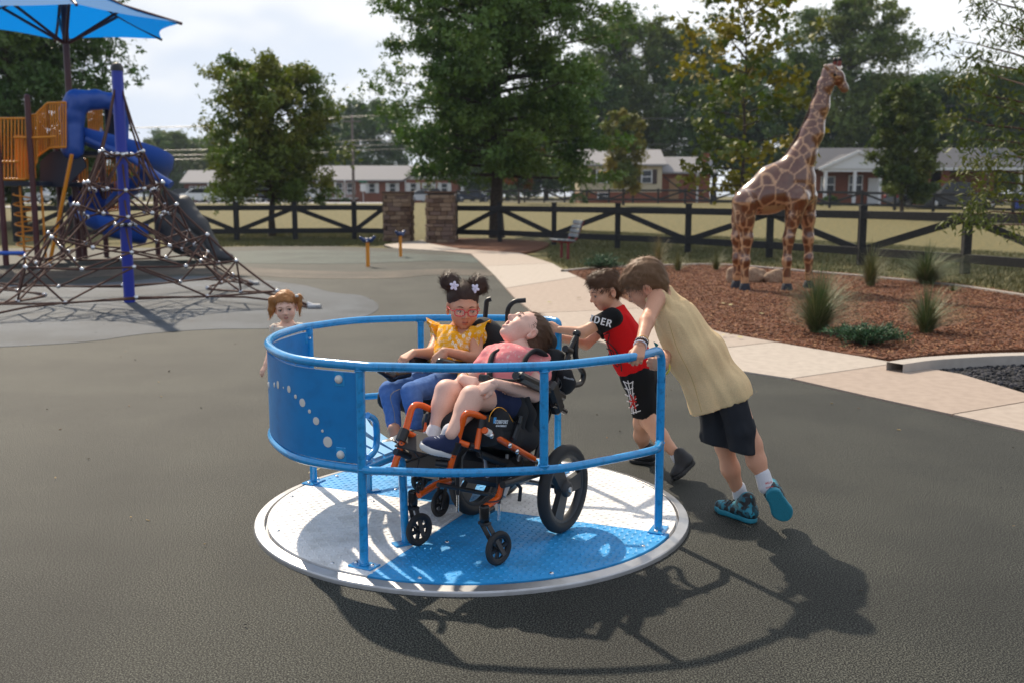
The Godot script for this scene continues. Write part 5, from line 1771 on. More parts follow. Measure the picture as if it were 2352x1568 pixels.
# ---- the girl with glasses in the black wheelchair
func girl_yellow() -> void:
	var o := person("girl with red glasses and two hair buns in yellow daisy blouse and blue jeans", V(-0.29, 0.58, -4.78))
	var skin := Color(0.60, 0.30, 0.185)
	var J := {"neck": D(1057, 760, 4.80), "chest": D(1050, 795, 4.78), "pelvis": D(1040, 862, 4.74), "shl": D(1093, 772, 4.72), "shr": D(1012, 768, 4.84), "hipl": D(1055, 870, 4.66), "hipr": D(1020, 864, 4.82)}
	var HT := Transform3D(basis_of(V(0.05, 1.0, 0.04), V(0.22, -0.14, 0.97)), D(1063, 705, 4.78))
	var s := SDF.new()
	s.base = skin
	torso(s, J, 0.85)
	s.chain([J.shl, D(1094, 824, 4.62), D(1021, 806, 4.50)], [0.036, 0.029, 0.020], 0.02)
	s.chain([J.shr, D(990, 812, 4.70), D(951, 810, 4.58)], [0.036, 0.029, 0.020], 0.02)
	s.chain([D(905, 985, 4.32), D(914, 1014, 4.30), D(892, 1028, 4.24)], [0.030, 0.028, 0.022], 0.02)
	s.chain([D(962, 985, 4.40), D(966, 1020, 4.38)], [0.030, 0.028], 0.02)
	s.bone(J.neck, HT.origin + HT.basis.y * -0.04, 0.040, 0.036, 0.03)
	var jb := [[s, 0.011]]
	var b := MB.new()
	var hs := SDF.new()
	head(hs, HT, 0.98, skin, 0.0, 0.5)
	jb.append([hs, 0.0045])
	var h1 := SDF.new(); h1.base = skin
	hand(h1, D(1021, 806, 4.50), V(-0.62, -0.66, 0.30), V(-0.25, 0.55, 0.8), -1.0, 0.86, [[0.35, 0.6, 0.4], [0.35, 0.6, 0.4], [0.4, 0.6, 0.4], [0.45, 0.6, 0.4]], 0.5)
	jb.append([h1, 0.0036])
	var h2 := SDF.new(); h2.base = skin
	hand(h2, D(951, 809, 4.58), V(-0.75, -0.45, 0.42), V(-0.2, 0.85, 0.4), 1.0, 0.86, [[0.5, 0.7, 0.4], [0.5, 0.7, 0.4], [0.5, 0.75, 0.4], [0.5, 0.7, 0.4]], 0.4)
	jb.append([h2, 0.0036])
	multi("body", jb, M.skin, o)
	face_bits(o, HT, 0.98, Color(0.035, 0.018, 0.01), V(0.55, -0.35, 0.8), 0.5)
	mouth_line(o, HT, 0.98, 0.004)
	# hair drawn up into two buns
	var hb := HT.basis
	var col := Color(0.045, 0.020, 0.012)
	var H := func(x: float, y: float, z: float) -> Vector3: return HT * (V(x, y, z) * 0.98)
	var hr := SDF.new()
	hr.ell(H.call(0, 0.043, -0.018), V(0.0755, 0.0745, 0.089), hb, 0.02)
	hr.ell(H.call(0, -0.066, 0.072), V(0.082, 0.108, 0.070), hb, 0.012, 1)
	for e in [-1.0, 1.0]: hr.ell(H.call(0.085 * e, -0.035, 0.005), V(0.03, 0.040, 0.030), hb, 0.012, 1)
	hr.fold(0.003, 40.0, hb * V(0, 1, 0.3), 0.15, 7)
	var topc: Vector3 = H.call(0, 0.13, -0.03)
	var hair := hair_of(o, hr, 0.0055, col, func(p: Vector3, _n: Vector3) -> Vector3: return (topc - p).normalized(), 3200, 0.04, 0.0009, 0.06)
	for q in [D(1033, 648, 4.80), D(1099, 655, 4.80)]:
		var bn := SDF.new()
		bn.ell(q, V(0.047, 0.043, 0.042), Basis.IDENTITY, 0.02)
		bn.base = col
		bn.bone(q, (q as Vector3).lerp(HT.origin, 0.45), 0.022, 0.022, 0.02)
		bn.fold(0.010, 30.0, V(0.5, 0.7, 0.3), 0.4, 8)
		var bc: Vector3 = q
		var hm := vmat(0.55)
		var bun := part("hair_bun", MB.new(), hm, hair)
		bun.position = Vector3.ZERO
		later([[bn, 0.006]], func(mb: MB) -> void:
			bun.mesh = mb.mesh()
			strands_flat(hair, mb, bc, col * 1.25, hm))
	for q in [[D(1043, 657, 4.72), V(0.2, 0.1, 1)], [D(1091, 663, 4.74), V(-0.3, 0.2, 1)]]:
		var fr := frame(q[0], q[1])
		b = MB.new()
		for j in 5:
			var a := TAU * j / 5
			b.ball(fr * V(cos(a) * 0.013, 0, sin(a) * 0.013), V(0.011, 0.003, 0.008), 8, 5, fr.basis * Basis(Vector3.UP, -a))
		b.ball(fr * V(0, 0.003, 0), V(0.004, 0.003, 0.004), 6, 4)
		part("hair_flower", b, mat(Color(0.72, 0.68, 0.80), 0.6), hair).position = Vector3.ZERO
	# glasses
	var gm := mat(Color(0.62, 0.03, 0.05), 0.25)
	b = MB.new()
	for e in [-1.0, 1.0]:
		var ring := PackedVector3Array()
		for j in 20:
			var a := TAU * j / 20
			var ex := pow(absf(cos(a)), 0.6) * signf(cos(a)) * 0.0235
			var ey := pow(absf(sin(a)), 0.7) * signf(sin(a)) * 0.0165
			ring.append(H.call(0.0315 * e + ex, -0.006 + ey, 0.101 - absf(0.0315 * e + ex) * 0.16))
		b.tube(ring, 0.0021, 6, true)
		b.tube(PackedVector3Array([H.call(0.055 * e, 0.0, 0.092), H.call(0.074 * e, 0.0, 0.06), H.call(0.076 * e, 0.001, -0.005)]), 0.0024, 6)
	b.tube(PackedVector3Array([H.call(-0.008, -0.004, 0.0995), H.call(0, -0.001, 0.1015), H.call(0.008, -0.004, 0.0995)]), 0.0022, 6)
	var gl := part("glasses", b, gm, o)
	gl.set_meta("label", "red framed glasses")
	for e in [-1.0, 1.0]:
		b = MB.new()
		var c: Vector3 = H.call(0.0315 * e, -0.006, 0.0962)
		var lx: Vector3 = hb * V(0.021, 0, -0.0034 * e)
		var ly: Vector3 = hb * V(0, 0.0145, 0)
		b.quad(c - lx - ly, c - lx + ly, c + lx + ly, c + lx - ly)
		var lm := mat(Color(0.9, 0.92, 1.0), 0.04)
		lm.transparency = BaseMaterial3D.TRANSPARENCY_ALPHA
		lm.albedo_color.a = 0.08
		part("lens", b, lm, gl).position = Vector3.ZERO
	# blouse with flutter sleeves
	var ft := flower_tex(Color(0.80, 0.36, 0.010), Color(0.80, 0.74, 0.62), Color(0.6, 0.25, 0.02), 46, 6, 13, 5)
	var bm := cloth_mat(Color.WHITE, ft, 5.5)
	var bl := SDF.new()
	torso(bl, J, 0.90, 0.014)
	bl.chain([D(1050, 775, 4.76), D(1040, 815, 4.72), D(1018, 852, 4.70)], [0.085, 0.088, 0.092], 0.05)
	var ax: Vector3 = (D(1012, 862, 4.70) - D(1052, 780, 4.76)).normalized()
	bl.clips.append(Plane(ax, ax.dot(D(1022, 850, 4.70))))
	bl.clips.append(Plane(V(0.05, 1, -0.15).normalized(), V(0.05, 1, -0.15).normalized().dot(D(1058, 748, 4.78))))
	bl.ell(D(1062, 748, 4.72), V(0.030, 0.042, 0.05), Basis.IDENTITY, 0.01, 1)
	bl.fold(0.008, 11.0, V(0.25, -1, 0.2), 0.3, 13, true)
	var blouse := sdf_obj("blouse", bl, 0.0085, bm, o)
	for q in [[J.shl, V(0.9, -0.35, 0.15)], [J.shr, V(-0.9, -0.35, 0.2)]]:
		var fl := MB.new()
		var dirv: Vector3 = (q[1] as Vector3).normalized()
		var fr := frame((q[0] as Vector3) + V(0, 0.012, 0) - dirv * 0.01, dirv)
		var pr := []
		for r in 5:
			for j in 25:
				var a := TAU * j / 24
				var rad := 0.040 + 0.011 * r + 0.0045 * r * 0.5 * sin(a * 7.0 + r * 0.4)
				pr.append(fr * V(cos(a) * rad, r * 0.0125 + 0.004 * sin(a * 7.0), sin(a) * rad))
		for r in 4:
			for j in 24:
				var i0 := r * 25 + j
				fl.quad(pr[i0], pr[i0 + 25], pr[i0 + 26], pr[i0 + 1])
		part("flutter_sleeve", fl, bm, blouse).position = Vector3.ZERO
	for e in [-1.0, 1.0]:
		var cl := MB.new()
		var c0 := D(1060 + 2 * e, 766, 4.70)
		var c1 := D(1060 + 26 * e, 748 if e > 0 else 752, 4.72)
		var c2 := D(1060 + 30 * e, 762, 4.69)
		var c3 := D(1060 + 12 * e, 776, 4.685)
		cl.quad(c0, c1, c2, c3)
		part("collar", cl, bm, blouse).position = Vector3.ZERO
	# jeans
	var jt := noise_tex(0.05, [[0.0, Color(0.07, 0.145, 0.34)], [0.5, Color(0.09, 0.18, 0.42)], [1.0, Color(0.13, 0.24, 0.50)]], 256, 5, 61)
	var jm := cloth_mat(Color.WHITE, jt, 3.0)
	var je := SDF.new()
	je.bone(J.hipl, J.hipr, 0.082, 0.080, 0.05)
	je.chain([J.hipr, D(893, 897, 4.46), D(897, 915, 4.43), D(906, 988, 4.33)], [0.070, 0.043, 0.042, 0.030], 0.015)
	je.chain([J.hipl, D(944, 900, 4.36), D(947, 918, 4.34), D(958, 992, 4.33)], [0.070, 0.044, 0.043, 0.032], 0.015)
	je.clips.append(Plane(V(0, -1, 0), -D(908, 984, 4.33).y))
	je.fold(0.003, 26.0, V(0.6, 0.6, 0.2), 0.4, 14)
	var jeans := sdf_obj("jeans", je, 0.0085, jm, o)
	for q in [[[1000, 868, 4.57], [940, 886, 4.43], [898, 905, 4.385], [905, 945, 4.34], [908, 980, 4.30]]]:
		b = MB.new()
		var arr := []
		for p in q: arr.append(D(p[0], p[1], p[2]))
		b.tube(spline(arr, 4), 0.0012, 5)
		part("seam", b, mat(Color(0.35, 0.25, 0.14), 0.8), jeans).position = Vector3.ZERO
	var silver := mat(Color(0.55, 0.50, 0.44), 0.22, 0.8)
	var sole := mat(Color(0.02, 0.02, 0.02), 0.6)
	var sx := shoe(o, D(926, 1036, 4.31), D(872, 1034, 4.23), V(0.05, 1, 0.1), 0.82, silver, sole, 0.012, 0.012)
	b = MB.new(); b.tube(spline([D(912, 1038, 4.255), D(908, 1018, 4.24), D(902, 1012, 4.27), D(900, 1022, 4.31)], 4), 0.009, 8)
	part("shoe_strap", b, M.black, sx).position = Vector3.ZERO
	shoe(o, D(976, 1040, 4.42), D(935, 1042, 4.33), V(0.05, 1, 0.1), 0.82, silver, sole, 0.012, 0.012)

func strands_flat(hair: Node3D, mb: MB, c: Vector3, col: Color, m: Material) -> void:
	var b := MB.new()
	for k in 900:
		var j := rng.randi() % mb.v.size()
		var n := mb.n[j]
		var p := mb.v[j] - n * 0.003
		var d := ((p - c).cross(V(0.3, 0.2, 1)).normalized() + V(rng.randf_range(-1, 1), rng.randf_range(-1, 1), rng.randf_range(-1, 1)) * 0.6).normalized()
		var sd := d.cross(n).normalized() * 0.001
		var l := rng.randf_range(0.015, 0.042)
		b.col = col
		var i0 := b.add(p - sd, n); b.add(p + sd, n)
		b.add(p + d * l * 0.5 + n * l * 0.3 - sd, n); b.add(p + d * l * 0.5 + n * l * 0.3 + sd, n)
		b.add(p + d * l * 0.9 + n * l * 0.15, n)
		b.i.append_array([i0, i0 + 2, i0 + 1, i0 + 1, i0 + 2, i0 + 3, i0 + 2, i0 + 4, i0 + 3])
	var s := part("hair_strands", b, m, hair)
	s.position = Vector3.ZERO
	s.set_meta("kind", "stuff")

# ---- the girl in pink, lying back in the orange-framed wheelchair
func girl_pink() -> void:
	var o := person("girl in pink flowered shirt with head tilted back in the orange-framed wheelchair", CW(0.12, 0.5, 0.0))
	var skin := Color(0.80, 0.50, 0.395)
	var J := {"neck": CP(1192, 803, 0.0), "chest": CP(1180, 838, 0.02), "pelvis": CP(1165, 912, 0.02), "shl": CP(1233, 826, 0.105), "shr": CP(1133, 820, -0.105), "hipl": CP(1168, 925, 0.085), "hipr": CP(1128, 912, -0.085)}
	var HT := Transform3D(basis_of(V(0.74, 0.38, -0.52), V(-0.48, 0.86, 0.10)), CP(1206, 762, 0.0))
	var s := SDF.new()
	s.base = skin
	torso(s, J, 0.85)
	s.chain([J.shl, CP(1226, 905, 0.155), D(1136, 880, 4.0)], [0.037, 0.032, 0.022], 0.02)
	s.chain([J.shr, CP(1098, 858, -0.13), CP(1062, 868, -0.06)], [0.036, 0.031, 0.022], 0.02)
	s.chain([J.hipl, CP(1084, 912, 0.075), CP(1070, 938, 0.07), CP(1036, 996, 0.065)], [0.062, 0.045, 0.041, 0.025], 0.03)
	s.chain([J.hipr, CP(1026, 898, -0.085), CP(1016, 930, -0.085), CP(997, 992, -0.085)], [0.060, 0.045, 0.041, 0.026], 0.03)
	s.bone(J.neck + V(0, -0.01, 0), HT.origin + HT.basis.y * -0.045 + HT.basis.z * 0.005, 0.046, 0.043, 0.03)
	var jb := [[s, 0.011]]
	var b := MB.new()
	var hs := SDF.new()
	head(hs, HT, 1.0, skin, 1.0, 1.3)
	jb.append([hs, 0.0045])
	var h1 := SDF.new(); h1.base = skin
	hand(h1, D(1136, 880, 4.0), V(-0.86, -0.36, 0.12), V(-0.1, 0.8, 0.6), -1.0, 0.88, [[0.25, 0.4, 0.3], [0.25, 0.45, 0.3], [0.3, 0.45, 0.3], [0.35, 0.45, 0.3]], 0.3)
	jb.append([h1, 0.0036])
	var h2 := SDF.new(); h2.base = skin
	hand(h2, CP(1062, 870, -0.05), V(0.85, -0.22, 0.38), V(-0.1, 0.75, 0.65), 1.0, 0.88, [[0.3, 0.5, 0.3], [0.3, 0.5, 0.3], [0.35, 0.5, 0.3], [0.4, 0.5, 0.3]], 0.3)
	jb.append([h2, 0.0036])
	multi("body", jb, M.skin, o)
	face_bits(o, HT, 1.0, Color(0.16, 0.09, 0.05), V(0.1, 0.2, 1.0), 1.15)
	var hb := HT.basis
	var hr := SDF.new()
	hr.ell(HT * V(0, 0.042, -0.020), V(0.0765, 0.0770, 0.090), hb, 0.02)
	hr.ell(HT * V(0.0, -0.02, -0.058), V(0.060, 0.060, 0.040), hb, 0.03)
	hr.ell(HT * V(0, -0.055, 0.080), V(0.084, 0.108, 0.070), hb, 0.012, 1)
	for e in [-1.0, 1.0]: hr.ell(HT * V(0.085 * e, -0.03, 0.002), V(0.03, 0.038, 0.028), hb, 0.012, 1)
	hr.chain([HT * V(0.03, 0.0, -0.075), CP(1262, 815, 0.05), CP(1266, 838, 0.07)], [0.025, 0.014, 0.004], 0.02)
	hr.fold(0.006, 30.0, hb * V(0, 0.7, -0.7), 0.18, 17, true)
	hair_of(o, hr, 0.0055, Color(0.12, 0.066, 0.038), func(p: Vector3, _n: Vector3) -> Vector3: return (HT.basis * V(0, 0.2, -1) + V(0.1, -0.5, 0)).normalized(), 4200, 0.05, 0.0010, 0.10)
	var ft := flower_tex(Color(0.84, 0.27, 0.27), Color(0.86, 0.62, 0.54), Color(0.62, 0.36, 0.1), 40, 4, 9, 9)
	var sm := cloth_mat(Color.WHITE, ft, 6.0)
	var sh := SDF.new()
	torso(sh, J, 0.92, 0.014)
	sh.chain([J.shl, CP(1240, 862, 0.135)], [0.056, 0.052], 0.03)
	sh.chain([J.shr, CP(1108, 842, -0.125)], [0.056, 0.048], 0.03)
	sh.chain([CP(1175, 830, 0.0), CP(1165, 870, 0.0), CP(1160, 900, 0.0)], [0.085, 0.084, 0.078], 0.05)
	sh.clips.append(Plane(V(-0.2, -1, 0.1).normalized(), V(-0.2, -1, 0.1).normalized().dot(CP(1160, 905, 0.0))))
	var nk := (CP(1186, 790, 0.0) - CP(1170, 850, 0.0)).normalized()
	sh.clips.append(Plane(nk, nk.dot(CP(1184, 806, 0.0) + nk * 0.012)))
	sh.fold(0.008, 11.0, V(0.8, -0.3, 0.2), 0.35, 18, true)
	var shirt := sdf_obj("shirt", sh, 0.0085, sm, o)
	# harness
	for q in [[[1262, 835, 0.09], [1246, 812, 0.11], [1226, 806, 0.09], [1208, 822, 0.085], [1200, 850, 0.08], [1190, 874, 0.08]], [[1150, 803, -0.06], [1134, 812, -0.085], [1126, 832, -0.08], [1124, 868, -0.06]]]:
		b = MB.new()
		var arr := []
		for p in q:
			var w := CP(p[0], p[1], p[2])
			arr.append(w + (eye - w).normalized() * (0.078 if p[0] < 1260 else 0.0))
		b.tube(spline(arr, 5), 0.021, 10, false, 0.5)
		part("harness_strap", b, M.black_cloth, shirt).position = Vector3.ZERO
	b = MB.new()
	var arr2 := []
	for p in [[1106, 866, 0.0], [1130, 869, 0.02], [1165, 873, 0.06], [1196, 872, 0.10]]:
		var w := CP(p[0], p[1], p[2])
		arr2.append(w + (eye - w).normalized() * 0.095)
	b.tube(spline(arr2, 5), 0.016, 8, false, 0.45)
	part("harness_belt", b, M.black_cloth, shirt).position = Vector3.ZERO
	b = MB.new(); b.box(Transform3D(basis_of(V(0, 1, 0.3), V(-0.2, 0.2, 1)), (arr2[0] as Vector3).lerp(arr2[1], 0.25) + V(0, 0, 0.012)), V(0.046, 0.032, 0.014), 0.005)
	part("buckle", b, M.black_gloss, shirt).position = Vector3.ZERO
	# shorts
	var st := SDF.new()
	st.bone(J.hipl, J.hipr, 0.076, 0.074, 0.04)
	st.chain([J.hipl, CP(1128, 918, 0.08)], [0.076, 0.062], 0.03)
	st.chain([J.hipr, CP(1085, 905, -0.085)], [0.074, 0.060], 0.03)
	st.fold(0.008, 16.0, V(0.3, -0.8, 0.3), 0.4, 19)
	sdf_obj("shorts", st, 0.009, cloth_mat(Color(0.028, 0.036, 0.085)), o)
	# sneakers on the footplate
	var navy := cloth_mat(Color(0.030, 0.040, 0.095))
	var white := mat(Color(0.66, 0.65, 0.64), 0.5)
	sock(o, CP(1034, 990, 0.065, 3.93), D(1026, 1016, 3.94), 0.033, 0.036, M.white_cloth)
	shoe(o, D(1040, 1048, 3.945), D(966, 1030, 3.885), V(0.22, 0.95, 0.15), 1.0, navy, white, 0.030, 0.026, M.white_cloth)
	sock(o, CP(998, 988, -0.085), CP(992, 1010, -0.085), 0.033, 0.036, M.white_cloth)
	shoe(o, D(1002, 1040, 4.09), D(924, 1022, 3.99), V(0.22, 0.95, 0.15), 1.0, navy, white, 0.030, 0.026, M.white_cloth)
	b = MB.new()
	var rr := PackedVector3Array()
	var fr := frame(CP(1064, 867, -0.065), CP(1098, 858, -0.13) - CP(1062, 868, -0.06))
	for j in 20: rr.append(fr * V(cos(TAU * j / 20) * 0.0255, 0, sin(TAU * j / 20) * 0.0255))
	b.tube(rr, 0.0024, 6, true)
	part("bracelet", b, M.gold, o)

# ---- the small girl beyond the ride
func toddler() -> void:
	var z := 6.4
	var base := D(658, 800, z); base.y = 0
	var o := person("small red-haired girl with pigtails standing behind the curved blue panel", base)
	var skin := Color(0.78, 0.49, 0.37)
	var J := {"neck": D(660, 745, z), "chest": D(660, 775, z), "pelvis": D(658, 850, z), "shl": D(686, 757, z), "shr": D(636, 759, z), "hipl": D(670, 860, z), "hipr": D(646, 860, z)}
	var HT := Transform3D(basis_of(V(-0.12, 1.0, 0.05), V(0.12, -0.10, 0.98)), D(656, 706, z))
	var s := SDF.new()
	s.base = skin
	torso(s, J, 0.72)
	s.chain([J.shl, D(700, 800, z - 0.02), D(706, 840, z - 0.08)], [0.030, 0.024, 0.017], 0.02)
	s.chain([J.shr, D(622, 805, z - 0.03), D(610, 838, z - 0.10)], [0.030, 0.024, 0.017], 0.02)
	for e in [-1.0, 1.0]:
		var h: Vector3 = J.hipl if e > 0 else J.hipr
		s.chain([h, V(h.x + 0.005 * e, 0.24, h.z), V(h.x + 0.005 * e, 0.06, h.z)], [0.05, 0.036, 0.025], 0.03)
	s.bone(J.neck, HT.origin + HT.basis.y * -0.03, 0.034, 0.032, 0.02)
	var jb := [[s, 0.011]]
	var b := MB.new()
	var hs := SDF.new()
	head(hs, HT, 0.92, skin, 0.0, 0.4)
	jb.append([hs, 0.0052])
	for q in [[D(610, 838, z - 0.10), V(-0.4, -0.8, 0.4)], [D(706, 840, z - 0.08), V(0.2, -0.9, 0.2)]]:
		var h := SDF.new(); h.base = skin
		hand(h, q[0], q[1], V(-0.6, 0.3, 0.7), 1.0, 0.62, [[0.3, 0.4, 0.3], [0.3, 0.4, 0.3], [0.3, 0.4, 0.3], [0.3, 0.4, 0.3]], 0.2)
		jb.append([h, 0.004])
	multi("body", jb, M.skin, o)
	face_bits(o, HT, 0.92, Color(0.22, 0.10, 0.05), V(0.3, -0.1, 1), 0.3)
	mouth_line(o, HT, 0.92, 0.002)
	var hb := HT.basis
	var H := func(x: float, y: float, zz: float) -> Vector3: return HT * (V(x, y, zz) * 0.92)
	var col := Color(0.36, 0.155, 0.050)
	var hr := SDF.new()
	hr.ell(H.call(0, 0.043, -0.018), V(0.071, 0.071, 0.084), hb, 0.02)
	hr.ell(H.call(0.012, 0.048, 0.050), V(0.044, 0.026, 0.024), hb, 0.02)
	hr.ell(H.call(0, -0.065, 0.070), V(0.080, 0.108, 0.066), hb, 0.012, 1)
	hr.chain([H.call(-0.066, 0.03, -0.02), D(626, 690, z), D(624, 712, z), D(620, 728, z)], [0.016, 0.026, 0.022, 0.008], 0.015)
	hr.chain([H.call(0.066, 0.035, -0.02), D(686, 683, z), D(688, 700, z), D(687, 722, z)], [0.014, 0.018, 0.014, 0.006], 0.015)
	hr.fold(0.005, 36.0, hb * V(0, 1, 0.2), 0.2, 20)
	hair_of(o, hr, 0.006, col, func(p: Vector3, _n: Vector3) -> Vector3: return (V(0, -1, 0) + (p - HT.origin) * 2.0).normalized(), 1800, 0.035, 0.0012, 0.06)
	for q in [D(634, 685, z - 0.02), D(681, 680, z - 0.02)]:
		b = MB.new(); b.ball(q, V(0.012, 0.010, 0.012), 8, 6)
		part("hair_tie", b, mat(Color(0.6, 0.58, 0.55), 0.6), o)
	var ft := flower_tex(Color(0.66, 0.60, 0.52), Color(0.50, 0.16, 0.13), Color(0.12, 0.18, 0.08), 40, 5, 11, 12)
	var dm := cloth_mat(Color.WHITE, ft, 6.0)
	var d := SDF.new()
	d.chain([D(660, 758, z), D(659, 800, z), D(658, 850, z), D(658, 900, z)], [0.078, 0.088, 0.10, 0.13], 0.04)
	d.bone(D(638, 760, z), D(684, 758, z), 0.046, 0.046, 0.03)
	d.clips.append(Plane(V(0, 1, 0), D(660, 748, z).y))
	d.clips.append(Plane(V(0, -1, 0), -0.34))
	d.fold(0.006, 12.0, V(0, 1, 0), 0.2, 21, true)
	var dress := sdf_obj("dress", d, 0.009, dm, o)
	for q in [J.shl, J.shr]:
		var fl := SDF.new()
		fl.ell((q as Vector3) + V(0, 0.012, 0.004), V(0.046, 0.034, 0.042), Basis.IDENTITY, 0.01)
		fl.fold(0.010, 40.0, V(0, 1, 0), 0.6, 22)
		sdf_obj("ruffle", fl, 0.006, dm, dress).position = Vector3.ZERO
	for e in [-1.0, 1.0]:
		var h: Vector3 = J.hipl if e > 0 else J.hipr
		shoe(o, V(h.x, 0.004, h.z - 0.05), V(h.x + 0.01 * e, 0.004, h.z + 0.09), V(0, 1, 0), 0.75, M.white_cloth, mat(Color(0.5, 0.48, 0.46), 0.6), 0.02, 0.018)

func make_people() -> void:
	shared_people()
	boy_yellow()
	boy_red()
	girl_yellow()
	girl_pink()
	toddler()
	lap("people set out")
# ---------------------------------------------------------------- fences, pillars and small furniture
func fence_run(posts: Array, wide: float, high: float, label: String, up_first: bool, ends := [0.0, 0.0], deck := true) -> void:
	# posts: positions on the ground; rails and braces run between them
	var t := thing("rail_fence", label, "fence", posts[0])
	var sh := {}
	for p in posts:
		var b := MB.new()
		b.box(Transform3D(Basis.IDENTITY, (p as Vector3) + Vector3.UP * (high * 0.5)), Vector3(wide, high, wide), 0.008)
		part("post", b, M.fence, t)
		if deck:
			b = MB.new(); b.box(Transform3D(Basis.IDENTITY, (p as Vector3) + Vector3.UP * (high + 0.012)), Vector3(wide + 0.02, 0.024, wide + 0.02), 0.006)
			part("post_cap", b, M.fence, t)
	var up := up_first
	for k in posts.size() - 1:
		var p: Vector3 = posts[k]
		var q: Vector3 = posts[k + 1]
		var d := (q - p).normalized()
		var n := d.cross(Vector3.UP).normalized() * -0.06
		if n.z < 0: n = -n
		for h in [high * 0.86, high * 0.24]:
			var b := MB.new(); b.bar(p + Vector3.UP * h + n, q + Vector3.UP * h + n, 0.17, 0.04, n, 0.004)
			part("rail", b, M.fence, t)
		var b2 := MB.new()
		var lo := high * 0.27
		var hi := high * 0.83
		b2.bar(p + Vector3.UP * (lo if up else hi) + n * 0.35 + d * 0.08, q + Vector3.UP * (hi if up else lo) + n * 0.35 - d * 0.08, 0.15, 0.036, n, 0.004)
		part("brace", b2, M.fence, t)
		up = not up

func make_fences() -> void:
	var pr := []
	for q in [[1046, 34.0], [1148, 33.2], [1273, 31.2], [1420, 29.3], [1583, 27.2], [1772, 24.8], [1985, 22.1], [2228, 19.5], [2510, 17.0]]: pr.append(at_px(q[0], q[1]))
	fence_run(pr, 0.15, 1.27, "black board fence with diagonal braces running behind the giraffe statue", true)
	pr = []
	for q in [[30, 33.2], [158, 33.6], [285, 34.0], [412, 34.3], [540, 34.6], [675, 35.2], [812, 35.4], [884, 34.8]]: pr.append(at_px(q[0], q[1]))
	fence_run(pr, 0.16, 1.27, "black board fence with diagonal braces between playground equipment and stone pillar", true)
	pr = []
	for q in [[1050, 106], [1103, 104], [1154, 102], [1205, 100], [1250, 98.5], [1297, 97], [1348, 95], [1399, 93], [1454, 90.5], [1512, 88], [1574, 85.5], [1634, 83], [1698, 80.5], [1766, 78], [1834, 75.5], [1907, 73], [1981, 70.5], [2057, 68], [2146, 65.5], [2234, 63], [2330, 60.5], [2430, 58]]: pr.append(at_px(q[0], q[1]))
	fence_run(pr, 0.16, 1.3, "distant black board fence across the lawn in front of the houses", false, [0, 0], false)
	# stone pillars of the gateway
	var stone := []
	for k in 5:
		var m := mat(Color.WHITE, 0.9)
		var t := [Color(0.17, 0.10, 0.062), Color(0.24, 0.155, 0.095), Color(0.115, 0.066, 0.042), Color(0.30, 0.205, 0.135), Color(0.20, 0.13, 0.10)]
		m.albedo_color = (t[k] as Color).linear_to_srgb()
		m.albedo_texture = M.weave_stone
		tri_map(m, 1.7)
		stone.append(m)
	for q in [[915, 33.9, 0.92, 1.58, "brown ledge-stone gate pillar beside the two spring seats"], [1013, 33.0, 0.92, 1.58, "brown ledge-stone gate pillar at the end of the fence behind the bench"]]:
		var o := at_px(q[0], q[1])
		var t := thing("stone_pillar", q[4], "pillar", o)
		var w: float = q[2]
		var b := MB.new(); b.box(Transform3D(Basis.IDENTITY, o + Vector3.UP * q[3] * 0.5), Vector3(w - 0.10, q[3] - 0.02, w - 0.10))
		part("core", b, mat(Color(0.05, 0.04, 0.035), 0.95), t)
		var y := 0.0
		var row := 0
		while y < q[3] - 0.06:
			var ch := rng.randf_range(0.09, 0.15)
			ch = minf(ch, q[3] - y)
			for side in 4:
				var rot := Basis(Vector3.UP, PI / 2 * side)
				var x := -w * 0.5 if row % 2 == side % 2 else -w * 0.5 + 0.12
				while x < w * 0.5 - 0.04:
					var l := minf(rng.randf_range(0.18, 0.40), w * 0.5 - x)
					b = MB.new()
					b.box(Transform3D(rot, o + rot * Vector3(x + l * 0.5, y + ch * 0.5, w * 0.5 - 0.05 + rng.randf_range(-0.015, 0.03))), Vector3(l - 0.008, ch - 0.008, 0.11), 0.014)
					part("stone", b, stone[rng.randi() % 5], t)
					x += l
			y += ch
			row += 1
		b = MB.new(); b.box(Transform3D(Basis.IDENTITY, o + Vector3.UP * (q[3] + 0.03)), Vector3(w + 0.08, 0.07, w + 0.08), 0.02)
		part("cap_stone", b, stone[2], t)

